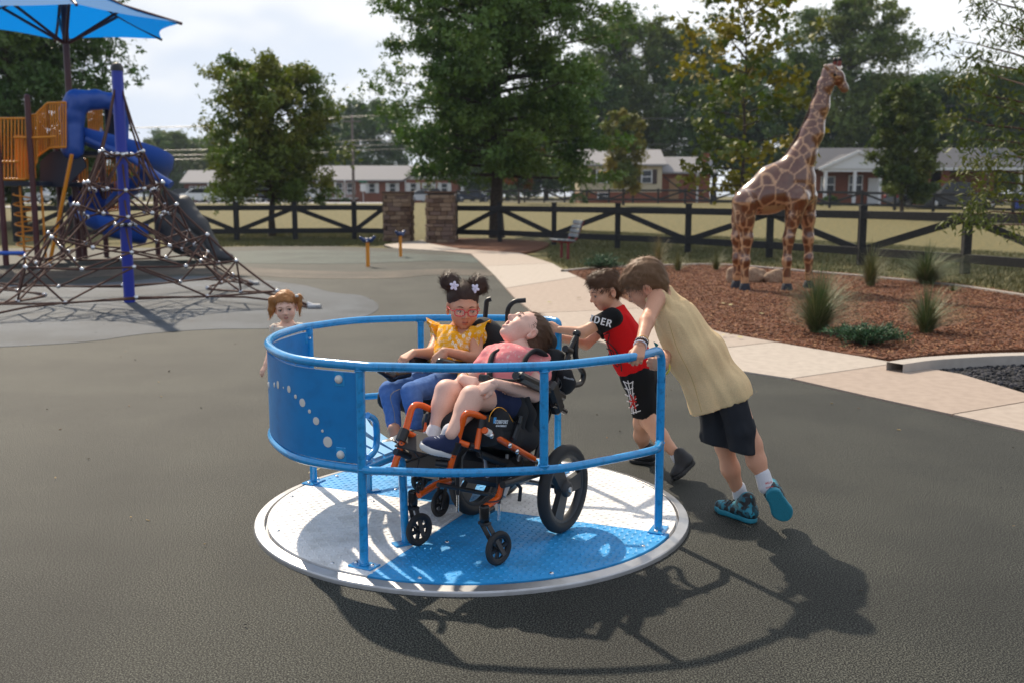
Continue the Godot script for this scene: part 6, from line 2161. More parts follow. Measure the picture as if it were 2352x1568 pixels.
func make_furniture() -> void:
	var redm := mat(Color(0.16, 0.012, 0.012), 0.4)
	var slat := mat(Color(0.16, 0.18, 0.20), 0.5)
	# bench seen from its end
	var o := G(1308, 594)
	var t := thing("park_bench", "small bench with grey slatted seat and dark red legs on the lawn", "bench", o)
	var f := Vector3(-0.97, 0, 0.25).normalized()
	var s := Vector3(-f.z, 0, f.x)
	for k in 4:
		var b := MB.new()
		b.bar(o + f * (0.36 - k * 0.12) + s * 0.33 + Vector3.UP * (0.46 - k * 0.008), o + f * (0.36 - k * 0.12) - s * 0.33 + Vector3.UP * (0.46 - k * 0.008), 0.04, 0.10, f, 0.008)
		part("seat_slat", b, slat, t)
	for k in 4:
		var b := MB.new()
		var c := o - f * (0.10 + 0.035 * k) + Vector3.UP * (0.56 + k * 0.105)
		b.bar(c + s * 0.34, c - s * 0.34, 0.09, 0.04, f + Vector3.UP * 0.3, 0.008)
		part("back_slat", b, slat, t)
	for e in [-0.26, 0.26]:
		var b := MB.new()
		b.tube(bend([o + s * e + f * 0.36 + Vector3.UP * 0.42, o + s * e - f * 0.05 + Vector3.UP * 0.40, o + s * e - f * 0.26 + Vector3.UP * 0.9], 0.12), 0.03, 8)
		part("side_frame", b, redm, t)
		b = MB.new(); b.tube(PackedVector3Array([o + s * e + f * 0.12, o + s * e + f * 0.12 + Vector3.UP * 0.42]), 0.035, 8)
		part("leg", b, redm, t)
	# two saddle seats on orange posts
	var blue := mat(Color(0.012, 0.035, 0.12), 0.35)
	for q in [[845, 613, 0.55, 0.0, "dark blue saddle seat on orange post, nearer the walkway edge"], [920, 590, 0.55, 0.9, "dark blue saddle seat on orange post, close to the stone pillar"]]:
		var p := G(q[0], q[1])
		var tt := thing("balance_perch", q[4], "play equipment", p, 0.0, "saddle seats on posts")
		var b := MB.new(); b.tube(PackedVector3Array([p, p + Vector3.UP * q[2]]), 0.04, 10)
		part("post", b, M.orange_play, tt)
		var sd := SDF.new()
		var r := Basis(Vector3.UP, q[3])
		sd.chain([p + r * Vector3(-0.15, q[2] + 0.07, 0), p + r * Vector3(-0.07, q[2] + 0.01, 0), p + r * Vector3(0.07, q[2] + 0.01, 0), p + r * Vector3(0.15, q[2] + 0.08, 0)], [0.035, 0.04, 0.04, 0.035], 0.04)
		sd.chain([p + r * Vector3(0, q[2] - 0.02, -0.11), p + r * Vector3(0, q[2] + 0.02, 0), p + r * Vector3(0, q[2] - 0.02, 0.11)], [0.02, 0.035, 0.02], 0.04)
		sdf_obj("seat", sd, 0.016, blue, tt)

# ---------------------------------------------------------------- giraffe statue
func make_giraffe() -> void:
	var base := G(1762, 660)
	var t := thing("giraffe_statue", "tall glossy giraffe statue with brown patches standing in the mulch bed", "statue", base)
	var z := 16.15
	var n := 0.20      # half the spread of the legs
	var s := SDF.new()
	var dp := func(x: float, y: float, dz := 0.0) -> Vector3: return D(x, y, z + dz)
	s.chain([dp.call(1722, 462), dp.call(1768, 446), dp.call(1818, 426)], [0.235, 0.285, 0.275], 0.15)
	s.chain([dp.call(1728, 440), dp.call(1770, 410), dp.call(1815, 392)], [0.11, 0.17, 0.22], 0.15)
	s.chain([dp.call(1846, 448), dp.call(1842, 410)], [0.19, 0.22], 0.12)
	s.chain([dp.call(1818, 405), dp.call(1842, 360), dp.call(1866, 305), dp.call(1884, 245), dp.call(1897, 195), dp.call(1906, 170)], [0.25, 0.205, 0.165, 0.128, 0.108, 0.100], 0.10)
	s.chain([dp.call(1908, 165), dp.call(1924, 176), dp.call(1941, 203)], [0.125, 0.095, 0.058], 0.06)
	s.ell(dp.call(1938, 202), Vector3(0.075, 0.055, 0.07), Basis(Vector3.BACK, -0.9), 0.05)
	# legs
	s.chain([dp.call(1712, 466, -n), dp.call(1712, 505, -n), dp.call(1716, 548, -n), dp.call(1712, 600, -n), dp.call(1711, 652, -n)], [0.20, 0.135, 0.085, 0.066, 0.062], 0.08)
	s.chain([dp.call(1710, 466, n), dp.call(1702, 505, n), dp.call(1694, 545, n), dp.call(1694, 595, n), dp.call(1692, 640, n)], [0.20, 0.135, 0.085, 0.066, 0.062], 0.08)
	s.chain([dp.call(1832, 458, -n), dp.call(1823, 500, -n), dp.call(1812, 548, -n), dp.call(1808, 600, -n), dp.call(1808, 655, -n)], [0.19, 0.115, 0.080, 0.062, 0.064], 0.08)
	s.chain([dp.call(1852, 452, n), dp.call(1856, 500, n), dp.call(1857, 548, n), dp.call(1858, 595, n), dp.call(1858, 640, n)], [0.18, 0.110, 0.078, 0.060, 0.062], 0.08)
	var vm := vmat(0.30)
	vm.clearcoat_enabled = true; vm.clearcoat = 1.0; vm.clearcoat_roughness = 0.06
	vm.albedo_texture = M.weave_stone
	tri_map(vm, 1.2, false)
	var o := part("body", MB.new(), vm, t)
	var cn := FastNoiseLite.new()
	cn.seed = 3; cn.noise_type = FastNoiseLite.TYPE_CELLULAR; cn.frequency = 1.0
	cn.cellular_return_type = FastNoiseLite.RETURN_DISTANCE2_SUB
	cn.cellular_jitter = 0.8
	cn.fractal_type = FastNoiseLite.FRACTAL_NONE
	var belly: float = dp.call(1770, 489).y
	var neck_y: float = dp.call(1866, 300).y
	later([[s, 0.021]], func(b: MB) -> void:
		for j in b.v.size():
			var p := b.v[j] - base
			var fq := 4.6
			if b.v[j].y < belly + 0.05: fq = 7.5
			elif b.v[j].y > neck_y: fq = 4.6 + (b.v[j].y - neck_y) * 2.4
			var d := cn.get_noise_3d(p.x * fq, p.y * fq * 0.85, p.z * fq) 
			var cream := Color(0.58, 0.32, 0.16)
			var brown := Color(0.15, 0.044, 0.014)
			var k := smoothstep(-0.955, -0.91, d)
			if b.v[j].y < belly - 0.1: k = smoothstep(-0.90, -0.83, d)
			if b.v[j].y < 0.22: k = 0.0
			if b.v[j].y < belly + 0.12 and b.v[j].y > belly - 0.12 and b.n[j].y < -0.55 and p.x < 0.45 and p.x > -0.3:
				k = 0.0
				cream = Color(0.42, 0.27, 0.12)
			b.c[j] = cream.lerp(brown, k)
			if b.v[j].distance_to(dp.call(1941, 205)) < 0.09: b.c[j] = Color(0.20, 0.10, 0.05)
		o.mesh = b.mesh())
	for q in [[1711, 663, -n], [1692, 650, n], [1808, 664, -n], [1858, 650, n]]:
		var p: Vector3 = dp.call(q[0], q[1], q[2])
		p.y = 0.02
		var b := MB.new()
		b.lathe([Vector2(0.095, 0.0), Vector2(0.085, 0.06), Vector2(0.068, 0.11), Vector2(0.05, 0.12)], Transform3D(Basis.IDENTITY, p), 12)
		part("hoof", b, mat(Color(0.018, 0.02, 0.03), 0.75), t)
	for q in [[1919, 152, 0.0, 1919, 135, 0.0], [1928, 152, -0.08, 1930, 134, -0.08]]:
		var b := MB.new()
		b.tube(PackedVector3Array([dp.call(q[0], q[1], q[2]), dp.call(q[3], q[4] + 6, q[5])]), 0.03, 8)
		var hn := part("horn", b, mat(Color(0.18, 0.03, 0.02), 0.5), t)
		b = MB.new(); b.ball(dp.call(q[3], q[4] + 3, q[5]), Vector3(0.036, 0.04, 0.036), 8, 6)
		part("horn_tip", b, mat(Color(0.012, 0.01, 0.01), 0.5), hn).position = Vector3.ZERO
	for q in [[1907, 162, -0.08, -0.075, 0.05, 0.05], [1926, 158, 0.12, 0.06, 0.03, -0.10]]:
		var sd := SDF.new()
		var p: Vector3 = dp.call(q[0], q[1], q[2])
		sd.bone(p, p + Vector3(q[3], q[4], q[5]) * 1.15, 0.03, 0.035, 0.02)
		sd.base = Color(0.42, 0.27, 0.17)
		sdf_obj("ear", sd, 0.012, vm, t)
	for e in [-0.11, 0.09]:
		var b := MB.new(); b.ball(dp.call(1918, 172, e), Vector3.ONE * 0.026, 8, 6)
		part("eye", b, M.black_gloss, t)
	var mb := MB.new()
	var nk := spline([dp.call(1806, 362), dp.call(1826, 330), dp.call(1848, 290), dp.call(1868, 240), dp.call(1884, 195), dp.call(1894, 172)], 8)
	for k in nk.size() - 1:
		var a := nk[k]
		var c := nk[k + 1]
		var out := (c - a).normalized().cross(Vector3(0, 0, 1)).normalized()
		if out.x > 0: out = -out
		mb.bar(a - out * 0.02, a + out * 0.045, (c - a).length() * 0.85, 0.03, Vector3(0, 0, 1), 0.006)
	part("mane", mb, mat(Color(0.055, 0.025, 0.015), 0.6), t).set_meta("kind", "stuff")
	var tl := MB.new()
	tl.tube(spline([dp.call(1694, 440), dp.call(1689, 475), dp.call(1690, 520)], 4), 0.03, 8)
	part("tail", tl, mat(Color(0.30, 0.17, 0.09), 0.5), t)

# ---------------------------------------------------------------- plants
func leaf_mesh(kind: int) -> ArrayMesh:
	var b := MB.new()
	if kind == 0:        # a small spray of leaves
		for k in 5:
			var an := TAU * k / 5 + 0.4 * (k % 2)
			var d := Vector3(cos(an), 0.35 * sin(k * 2.1), sin(an))
			var s := Vector3(-sin(an), 0.3, cos(an)) * 0.24
			b.quad(d * 0.08, d * 0.42 + s, d * 0.95 + Vector3(0, -0.15, 0), d * 0.42 - s)
	elif kind == 1:      # one lobed leaf
		var pts := []
		for k in 10:
			var an := TAU * k / 10
			var r := 0.52 if k % 2 == 0 else 0.30
			pts.append(Vector3(cos(an) * r, 0.06 * cos(an * 2.0), sin(an) * r))
		for k in 10: b.tri(Vector3(0, 0.05, 0), pts[(k + 1) % 10], pts[k])
	elif kind == 2:      # a long narrow leaf
		b.quad(Vector3(0, 0, 0), Vector3(0.13, 0.02, 0.4), Vector3(0, -0.06, 1.0), Vector3(-0.13, 0.02, 0.4))
	else:                # a fan of narrow leaflets
		for k in 7:
			var an := -1.3 + k * 0.43
			var d := Vector3(sin(an), -0.12, cos(an))
			var s := Vector3(cos(an), 0, -sin(an)) * 0.07
			b.quad(Vector3.ZERO, d * 0.5 + s, d, d * 0.5 - s)
	return b.mesh()

func leaf_mat() -> StandardMaterial3D:
	var m := vmat(0.55)
	m.backlight_enabled = true
	m.backlight = Color(0.58, 0.66, 0.20)
	m.metallic_specular = 0.35
	return m

func tree(label: String, base: Vector3, high: float, P: Dictionary) -> Node3D:
	# P: h0 (where the crown starts, 0..1), wide (crown half-width, m), shape ("round", "cone", "column"), limbs, leaves, size, cols, leaf kind, droop, trunk radius
	var t := thing(P.get("name", "tree"), label, "tree", base, 0.0, P.get("group", ""))
	var r := RandomNumberGenerator.new()
	r.seed = P.get("seed", 1)
	var tr := MB.new()
	var lean: Vector3 = P.get("lean", Vector3.ZERO)
	var rt: float = P.get("trunk", 0.16)
	var tp := []
	var tr_r := []
	for k in 9:
		var f := k / 8.0
		tp.append(base + Vector3(r.randf_range(-0.06, 0.06), high * 0.93 * f, r.randf_range(-0.06, 0.06)) * (1.0 if k > 0 else 0.0) + lean * f * f)
		tr_r.append(rt * lerpf(1.25 if k == 0 else 1.0, 0.12, f))
	tr.tube(PackedVector3Array(tp), tr_r, 8)
	var where: Array[Transform3D] = []
	var cols := PackedColorArray()
	var n: int = P.get("leaves", 9000)
	var limbs: int = P.get("limbs", 40)
	var size: float = P.get("size", 0.2)
	var C: Array = P.cols
	var h0: float = P.h0
	var per := int(n / limbs)
	for k in limbs:
		var f := (k + r.randf()) / limbs
		var hf := lerpf(h0, 0.97, f)
		var o: Vector3 = base + lean * hf * hf + Vector3(0, high * hf, 0)
		var wr := 1.0
		var el := 0.35
		match P.get("shape", "round"):
			"round":
				wr = sqrt(maxf(0.02, 1.0 - pow((f - 0.38) / 0.68, 2.0)))
				el = lerpf(-0.05, 1.1, f)
			"tall":
				wr = (0.62 + 0.42 * sin(clampf(f * 1.7 + 0.5, 0.0, PI))) * (1.0 - 0.65 * pow(f, 4.0)) * r.randf_range(0.6, 1.15)
				el = lerpf(0.05, 0.7, f)
			"cone":
				wr = lerpf(1.0, 0.10, pow(f, 0.9)) * r.randf_range(0.75, 1.1)
				el = lerpf(0.12, 0.55, f)
			"column":
				wr = sqrt(maxf(0.02, 1.0 - pow((f - 0.42) / 0.62, 2.0)))
				el = lerpf(0.6, 1.2, f)
		var az := k * 2.39996 + r.randf_range(-0.4, 0.4)
		var L: float = P.wide * wr * r.randf_range(0.78, 1.12)
		var dirv := Vector3(cos(az), 0, sin(az))
		var bend_up := sin(el)
		var droop: float = P.get("droop", 0.0)
		var lp := []
		for j in 5:
			var g := j / 4.0
			lp.append(o + dirv * L * g + Vector3.UP * (L * bend_up * g * 0.75 - droop * L * g * g) + Vector3(r.randf_range(-1, 1), r.randf_range(-1, 1), r.randf_range(-1, 1)) * 0.06 * L * g)
		tr.tube(PackedVector3Array(lp), [rt * 0.34, rt * 0.26, rt * 0.18, rt * 0.11, rt * 0.04], 5)
		var tone: Color = C[r.randi() % C.size()]
		var clus := maxi(3, int(per / 55.0))
		var fat: float = P.get("fat", 0.24)
		for c in clus:
			var g := 0.22 + 0.82 * pow((c + r.randf()) / clus, 0.65)      # where along the limb this clump sits (0 trunk, 1 tip)
			var gi := minf(g * 4.0, 3.999)
			var cp: Vector3 = (lp[int(gi)] as Vector3).lerp(lp[int(gi) + 1], gi - int(gi))
			var cr: float = L * fat * r.randf_range(0.55, 1.15) * lerpf(1.15, 0.75, g) + size * 0.6
			cp += Vector3(r.randf_range(-1, 1), r.randf_range(-0.6, 0.8), r.randf_range(-1, 1)) * cr * 0.75
			var tone2: Color = tone.lerp(C[r.randi() % C.size()], r.randf() * 0.6)
			for q in int(per / clus):
				var dv := Vector3(r.randfn(), r.randfn() * P.get("flat", 0.7), r.randfn()) * 0.52
				var s := size * r.randf_range(0.6, 1.3)
				var bs := Basis.from_euler(Vector3(r.randf_range(-1.2, 1.2), r.randf() * TAU, r.randf_range(-1.2, 1.2))).scaled(Vector3.ONE * s)
				where.append(Transform3D(bs, cp + dv * cr - base))
				cols.append(tone2)
	part("trunk", tr, P.get("bark", M.bark), t)
	var mm := MultiMesh.new()
	mm.transform_format = MultiMesh.TRANSFORM_3D
	mm.use_colors = true
	mm.mesh = M["leaf%d" % P.get("leaf", 0)]
	mm.instance_count = where.size()
	for k in where.size():
		mm.set_instance_transform(k, where[k])
		mm.set_instance_color(k, cols[k])
	var o2 := MultiMeshInstance3D.new()
	o2.name = "crown"
	o2.multimesh = mm
	o2.material_override = M.leaf
	o2.set_meta("kind", "stuff")
	t.add_child(o2, true)
	return t

func make_trees() -> void:
	for k in 4: M["leaf%d" % k] = leaf_mesh(k)
	M.leaf = leaf_mat()
	M.bark = mat(Color.WHITE, 0.95)
	M.bark.albedo_texture = noise_tex(0.04, [[0.0, Color(0.022, 0.016, 0.012)], [0.5, Color(0.055, 0.04, 0.03)], [1.0, Color(0.11, 0.085, 0.065)]], 256, 5, 71)
	tri_map(M.bark, 0.9)
	var dark := [Color(0.055, 0.105, 0.024), Color(0.07, 0.12, 0.026), Color(0.085, 0.13, 0.03)]
	var mid := [Color(0.09, 0.14, 0.03), Color(0.12, 0.16, 0.034), Color(0.15, 0.17, 0.034)]
	var olive := [Color(0.15, 0.19, 0.034), Color(0.21, 0.21, 0.036), Color(0.11, 0.16, 0.03)]
	var gold := [Color(0.11, 0.14, 0.028), Color(0.22, 0.19, 0.022), Color(0.30, 0.22, 0.02), Color(0.085, 0.115, 0.026)]
	# behind the near fence
	tree("rounded pear tree with dense crown behind the black fence left of the pillars", at_px(622, 38.0), 5.75, {"h0": 0.24, "wide": 2.35, "shape": "round", "limbs": 60, "leaves": 9000, "size": 0.155, "cols": olive, "trunk": 0.13, "fat": 0.26, "seed": 3})
	tree("big broad feathery green tree with dark trunk standing behind the gateway fence", at_px(1141, 36.5), 11.2, {"h0": 0.19, "wide": 4.3, "shape": "tall", "limbs": 100, "leaves": 33000, "size": 0.15, "cols": [Color(0.11, 0.18, 0.042), Color(0.14, 0.20, 0.046), Color(0.09, 0.155, 0.038)], "trunk": 0.24, "fat": 0.19, "flat": 0.5, "leaf": 0, "seed": 5, "droop": 0.06})
	tree("sparse young maple with yellowing leaves beside the giraffe's neck", at_px(1702, 28.5), 7.2, {"h0": 0.22, "wide": 1.95, "shape": "round", "limbs": 34, "leaves": 2700, "size": 0.20, "cols": gold, "trunk": 0.07, "fat": 0.22, "leaf": 1, "seed": 8})
	tree("slender tree with drooping narrow leaves and reddish trunk by the mulch bed", Vector3(8.05, 0, -15.6), 5.4, {"h0": 0.16, "wide": 1.4, "shape": "round", "limbs": 56, "leaves": 10000, "size": 0.12, "cols": [Color(0.10, 0.125, 0.026), Color(0.14, 0.15, 0.032), Color(0.08, 0.105, 0.024)], "trunk": 0.055, "fat": 0.22, "leaf": 2, "droop": 0.10, "lean": Vector3(-0.35, 0, 0), "bark": mat(Color(0.07, 0.026, 0.018), 0.8), "seed": 11})
	tree("columnar tree with upright branches in front of the grey-roofed house", at_px(2074, 57.0), 7.0, {"h0": 0.12, "wide": 1.75, "shape": "column", "limbs": 46, "leaves": 9000, "size": 0.19, "cols": [Color(0.085, 0.115, 0.026), Color(0.13, 0.15, 0.028), Color(0.06, 0.095, 0.022)], "trunk": 0.11, "fat": 0.24, "seed": 13})
	tree("small golden green columnar tree before the cream house", at_px(1432, 80.0), 7.0, {"h0": 0.13, "wide": 1.5, "shape": "column", "limbs": 34, "leaves": 5000, "size": 0.22, "cols": gold, "trunk": 0.1, "fat": 0.26, "seed": 17})
	tree("small tree with orange autumn leaves behind the distant fence", at_px(1192, 88.0), 5.6, {"h0": 0.2, "wide": 1.7, "shape": "column", "limbs": 26, "leaves": 3200, "size": 0.24, "cols": [Color(0.06, 0.085, 0.02), Color(0.045, 0.07, 0.018), Color(0.05, 0.075, 0.02), Color(0.30, 0.09, 0.02)], "trunk": 0.09, "fat": 0.26, "seed": 19})
	tree("thin bare-branched small tree in front of the brick house", at_px(982, 125.0), 4.6, {"h0": 0.3, "wide": 1.6, "shape": "column", "limbs": 22, "leaves": 260, "size": 0.2, "cols": olive, "trunk": 0.07, "seed": 23})
	# the wood and garden trees behind the houses
	var far := [
		[40, 46.0, 10.2, 4.6, "round", "dense dark shade tree behind the playground tower", dark, 0.18], [-130, 52.0, 11.0, 4.8, "round", "dark shade tree at the edge of the playground beyond the umbrella", dark, 0.16],
		[1420, 128.0, 21.0, 6.6, "round", "tall olive tree above the cream house", mid, 0.26], [1545, 132.0, 20.0, 7.0, "round", "tall leafy tree behind the cream house roof", mid, 0.24], [1345, 122.0, 13.0, 5.2, "round", "dark tree left of the cream house", dark, 0.22],
		[1640, 118.0, 14.0, 5.4, "round", "dark tree beside the chimney of the cream house", dark, 0.2], [1935, 108.0, 19.2, 6.3, "round", "great spreading tree behind the giraffe's head", mid, 0.25], [1800, 112.0, 14.0, 5.6, "round", "dark tree behind the giraffe's neck", dark, 0.2],
		[2050, 118.0, 12.5, 5.4, "round", "dark tree behind the grey-roofed house porch", dark, 0.18], [2170, 116.0, 12.2, 5.6, "round", "dark wood-edge tree behind the grey roof", dark, 0.16], [2290, 112.0, 12.4, 5.8, "round", "dark wood-edge tree behind the carport", dark, 0.16], [2410, 110.0, 12.0, 5.6, "round", "dark wood-edge tree past the carport end", dark, 0.16],
		[1255, 140.0, 12.5, 6.0, "round", "dark hedge tree between brick house and cream house", dark, 0.12], [1165, 150.0, 12.5, 6.2, "round", "dark hedge tree right of the brick house gable", dark, 0.12], [1085, 158.0, 13.0, 6.2, "round", "dark tree rising behind the brick house gable", dark, 0.12],
		[870, 175.0, 15.0, 7.0, "round", "dark tree behind the utility pole", dark, 0.14], [760, 180.0, 14.0, 7.0, "round", "dark tree behind the brick house's left end", dark, 0.14], [400, 200.0, 11.5, 5.6, "round", "hazy round tree behind the low brick house", mid, 0.15], [505, 210.0, 10.5, 6.6, "round", "hazy tree line tree beside the pear tree", mid, 0.15], [330, 205.0, 9.8, 6.0, "round", "hazy tree behind the climbing net", mid, 0.15], [640, 200.0, 10.5, 7.0, "round", "hazy tree behind the pear tree trunk", mid, 0.15], [130, 190.0, 10.0, 7.0, "round", "hazy tree behind the playground stairs", mid, 0.15]]
	for k in far.size():
		var q: Array = far[k]
		tree(q[5], at_px(q[0], q[1]), q[2], {"h0": q[7], "wide": q[3], "shape": q[4], "limbs": 46, "leaves": 8200 if q[1] > 60 else 15000, "size": 0.42 if q[1] > 100 else 0.24, "cols": q[6], "trunk": 0.3, "fat": 0.27, "seed": 40 + k, "group": "trees behind the houses" if q[1] > 100 else ""})

func grass_tuft(label: String, at: Vector3, high: float, wide: float, count: int, cols: Array, sd: int) -> void:
	var t := thing("ornamental_grass", label, "grass plant", at, 0.0, "ornamental grasses in the mulch bed")
	var r := RandomNumberGenerator.new()
	r.seed = sd
	var b := MB.new()
	for k in count:
		var az := r.randf() * TAU
		var out := pow(r.randf(), 0.7) * wide
		var d := Vector3(cos(az), 0, sin(az))
		var h := high * r.randf_range(0.32, 1.15) * (1.0 - 0.5 * out / wide * r.randf())
		var o := at + d * out * 0.12
		var s := Vector3(-d.z, 0, d.x) * r.randf_range(0.0025, 0.0052)
		b.col = (cols[r.randi() % cols.size()] as Color) * r.randf_range(0.7, 1.3)
		var prev := [o - s, o + s]
		for j in range(1, 5):
			var f := j / 4.0
			var p := o + (d + Vector3(0.16, 0, 0.05) * f) * out * f * f + Vector3.UP * h * (f - (0.18 + 0.25 * float(k) / count) * f * f * out / wide)
			var w := s * (1.0 - f * 0.85)
			b.quad(prev[0], p - w, p + w, prev[1])
			prev = [p - w, p + w]
	part("blades", b, M.blade, t).set_meta("kind", "stuff")

func make_plants() -> void:
	M.blade = vmat(0.6)
	M.blade.backlight_enabled = true
	M.blade.backlight = Color(0.16, 0.18, 0.06)
	var g := [Color(0.06, 0.10, 0.03), Color(0.085, 0.125, 0.04), Color(0.12, 0.15, 0.055), Color(0.20, 0.19, 0.09)]
	var y := [Color(0.12, 0.13, 0.04), Color(0.22, 0.20, 0.08), Color(0.08, 0.10, 0.03)]
	grass_tuft("large dense green grass clump in front of the giraffe's front legs", G(1878, 768), 0.80, 0.52, 1600, g, 1)
	grass_tuft("airy grass clump beside the low juniper, standing over bare mulch", G(2128, 768), 0.62, 0.44, 800, g, 2)
	grass_tuft("upright grass clump against the fence behind the large clump", G(2000, 660), 0.80, 0.42, 700, y, 3)
	grass_tuft("wide rounded grass clump near the back edging", G(2128, 655), 0.74, 0.80, 1500, g, 4)
	grass_tuft("small yellowish grass clump left of the giraffe's hind legs", G(1645, 622), 0.52, 0.34, 260, y, 5)
	grass_tuft("low grass clump behind the boy in yellow", G(1557, 624), 0.50, 0.36, 300, y, 6)
	grass_tuft("tall tan grass clump behind the boys' heads", G(1512, 616), 0.86, 0.36, 260, [Color(0.30, 0.22, 0.10), Color(0.2, 0.17, 0.07), Color(0.14, 0.14, 0.05)], 7)
	grass_tuft("small low grass clump by the back edging at the bed's right side", G(2190, 672), 0.16, 0.22, 160, g, 8)
	for q in [["low spreading blue-green juniper at the walkway edge", 1990, 795, 0.42, 0.24, 31], ["low dark juniper mound near the bench", 1386, 622, 0.44, 0.38, 32]]:
		var at := G(q[1], q[2])
		var t := thing("juniper_shrub", q[0], "shrub", at)
		var r := RandomNumberGenerator.new()
		r.seed = q[5]
		var tw := MB.new()
		var lf := MB.new()
		for k in 46:
			var az := k * 2.4
			var d := Vector3(cos(az), 0, sin(az))
			var L: float = q[3] * r.randf_range(0.4, 1.1)
			var e: Vector3 = at + d * L + Vector3.UP * (q[4] * r.randf_range(0.35, 1.1) * (1.15 - L / q[3] * 0.6))
			tw.tube(PackedVector3Array([at + Vector3.UP * 0.02, at.lerp(e, 0.5) + Vector3.UP * 0.03, e]), [0.010, 0.007, 0.003], 5)
			for m in 60:
				var f := r.randf_range(0.3, 1.0)
				var p := at.lerp(e, f) + Vector3.UP * 0.05 * sin(f * PI) + Vector3(r.randfn(), r.randfn(), r.randfn()) * 0.022
				var dv := (d * 0.6 + Vector3(r.randfn(), 0.9 + r.randfn() * 0.5, r.randfn()) * 0.8).normalized()
				var sd := dv.cross(Vector3(r.randfn(), r.randfn(), r.randfn())).normalized() * 0.006
				lf.col = Color(0.030, 0.085, 0.035).lerp(Color(0.065, 0.14, 0.05), r.randf()) * r.randf_range(0.6, 1.3)
				var l := r.randf_range(0.03, 0.06)
				lf.quad(p - sd, p + dv * l * 0.6 - sd, p + dv * l + sd * 0.2, p + sd)
		part("twigs", tw, M.bark, t).set_meta("kind", "stuff")
		part("needles", lf, M.blade, t).set_meta("kind", "stuff")
	# boulders
	var rk := mat(Color.WHITE, 0.9)
	rk.albedo_texture = noise_tex(0.03, [[0.0, Color(0.17, 0.10, 0.06)], [0.5, Color(0.30, 0.20, 0.13)], [1.0, Color(0.42, 0.31, 0.22)]], 256, 5, 81)
	tri_map(rk, 2.5)
	for q in [[1733, 650, 0.22, 0.17, "round tan boulder between the giraffe's hind hooves and the other stone"], [1776, 651, 0.19, 0.15, "tan boulder in front of the giraffe's belly"], [1690, 652, 0.15, 0.20, "tan boulder against the giraffe's hind leg"]]:
		var p := G(q[0], q[1])
		var s := SDF.new()
		s.ell(p + Vector3(0, q[3] * 0.55, 0), Vector3(q[2], q[3], q[2] * 0.8), Basis(Vector3.BACK, 0.15), 0.05)
		s.fold(0.05, 3.5, Vector3.RIGHT, 1.0, int(q[0]))
		var t := thing("boulder", q[4], "boulder", p)
		sdf_obj("stone", s, 0.025, rk, t)
	# fallen leaves
	var r2 := RandomNumberGenerator.new()
	r2.seed = 5
	var lm := mat(Color(0.42, 0.36, 0.17), 0.8)
	for q in [[1662, 703], [1678, 706], [1690, 716], [1702, 720], [1750, 727], [1836, 752], [1662, 777], [1678, 776], [1700, 782], [2300, 760], [1262, 700], [1330, 690], [1150, 640], [722, 1095]]:
		var p := G(q[0], q[1]) + Vector3.UP * 0.034
		var b := MB.new()
		var d := Vector3(1, 0, 0).rotated(Vector3.UP, r2.randf() * TAU)
		var s := Vector3(-d.z, 0, d.x)
		var l := r2.randf_range(0.03, 0.05)
		b.quad(p - d * l, p + s * l * 0.5 + Vector3.UP * 0.012, p + d * l + Vector3.UP * 0.006, p - s * l * 0.5)
		tag(obj("fallen_leaf", b, lm), "pale dry leaf fallen on the ground", "leaf", "fallen leaves")
	# lawn blades near the fence
	var mm := MultiMesh.new()
	mm.transform_format = MultiMesh.TRANSFORM_3D
	mm.use_colors = true
	var bl := MB.new()
	for k in 7:
		var d := Vector3(cos(k * 2.4), 0, sin(k * 2.4))
		var o := d * 0.03 * k
		bl.tri(o - Vector3(-d.z, 0, d.x) * 0.006, o + d * 0.03 + Vector3.UP * 0.055, o + Vector3(-d.z, 0, d.x) * 0.006)
	mm.mesh = bl.mesh()
	var spots := []
	var zone := px_poly([[1262, 592], [1300, 616], [1420, 606], [1660, 602], [1850, 616], [2190, 647], [2352, 668], [2560, 690], [2560, 610], [2352, 580], [1985, 556], [1583, 540], [1300, 530], [1262, 560]])
	var zone2 := px_poly([[430, 564], [900, 560], [900, 530], [430, 530]])
	for zz in [[zone, 24000], [zone2, 9000]]:
		var lo: Vector2 = zz[0][0]
		var hi := lo
		for p in zz[0]:
			lo = lo.min(p); hi = hi.max(p)
		var c := 0
		while c < zz[1]:
			var p := Vector2(r2.randf_range(lo.x, hi.x), r2.randf_range(lo.y, hi.y))
			c += 1
			if Geometry2D.is_point_in_polygon(p, zz[0]): spots.append(p)
	mm.instance_count = spots.size()
	for k in spots.size():
		var p: Vector2 = spots[k]
		mm.set_instance_transform(k, Transform3D(Basis(Vector3.UP, r2.randf() * TAU).scaled(Vector3.ONE * r2.randf_range(0.8, 1.7)), onland(p.x, p.y) - Vector3.UP * 0.05))
		mm.set_instance_color(k, Color(0.085, 0.095, 0.022).lerp(Color(0.20, 0.16, 0.055), r2.randf() * r2.randf()))
	var o := MultiMeshInstance3D.new()
	o.name = "lawn_grass"
	o.multimesh = mm
	o.material_override = M.blade
	add_child(o)
	tag(o, "short green and straw-coloured lawn grass around the fence", "grass")
	o.set_meta("kind", "stuff")
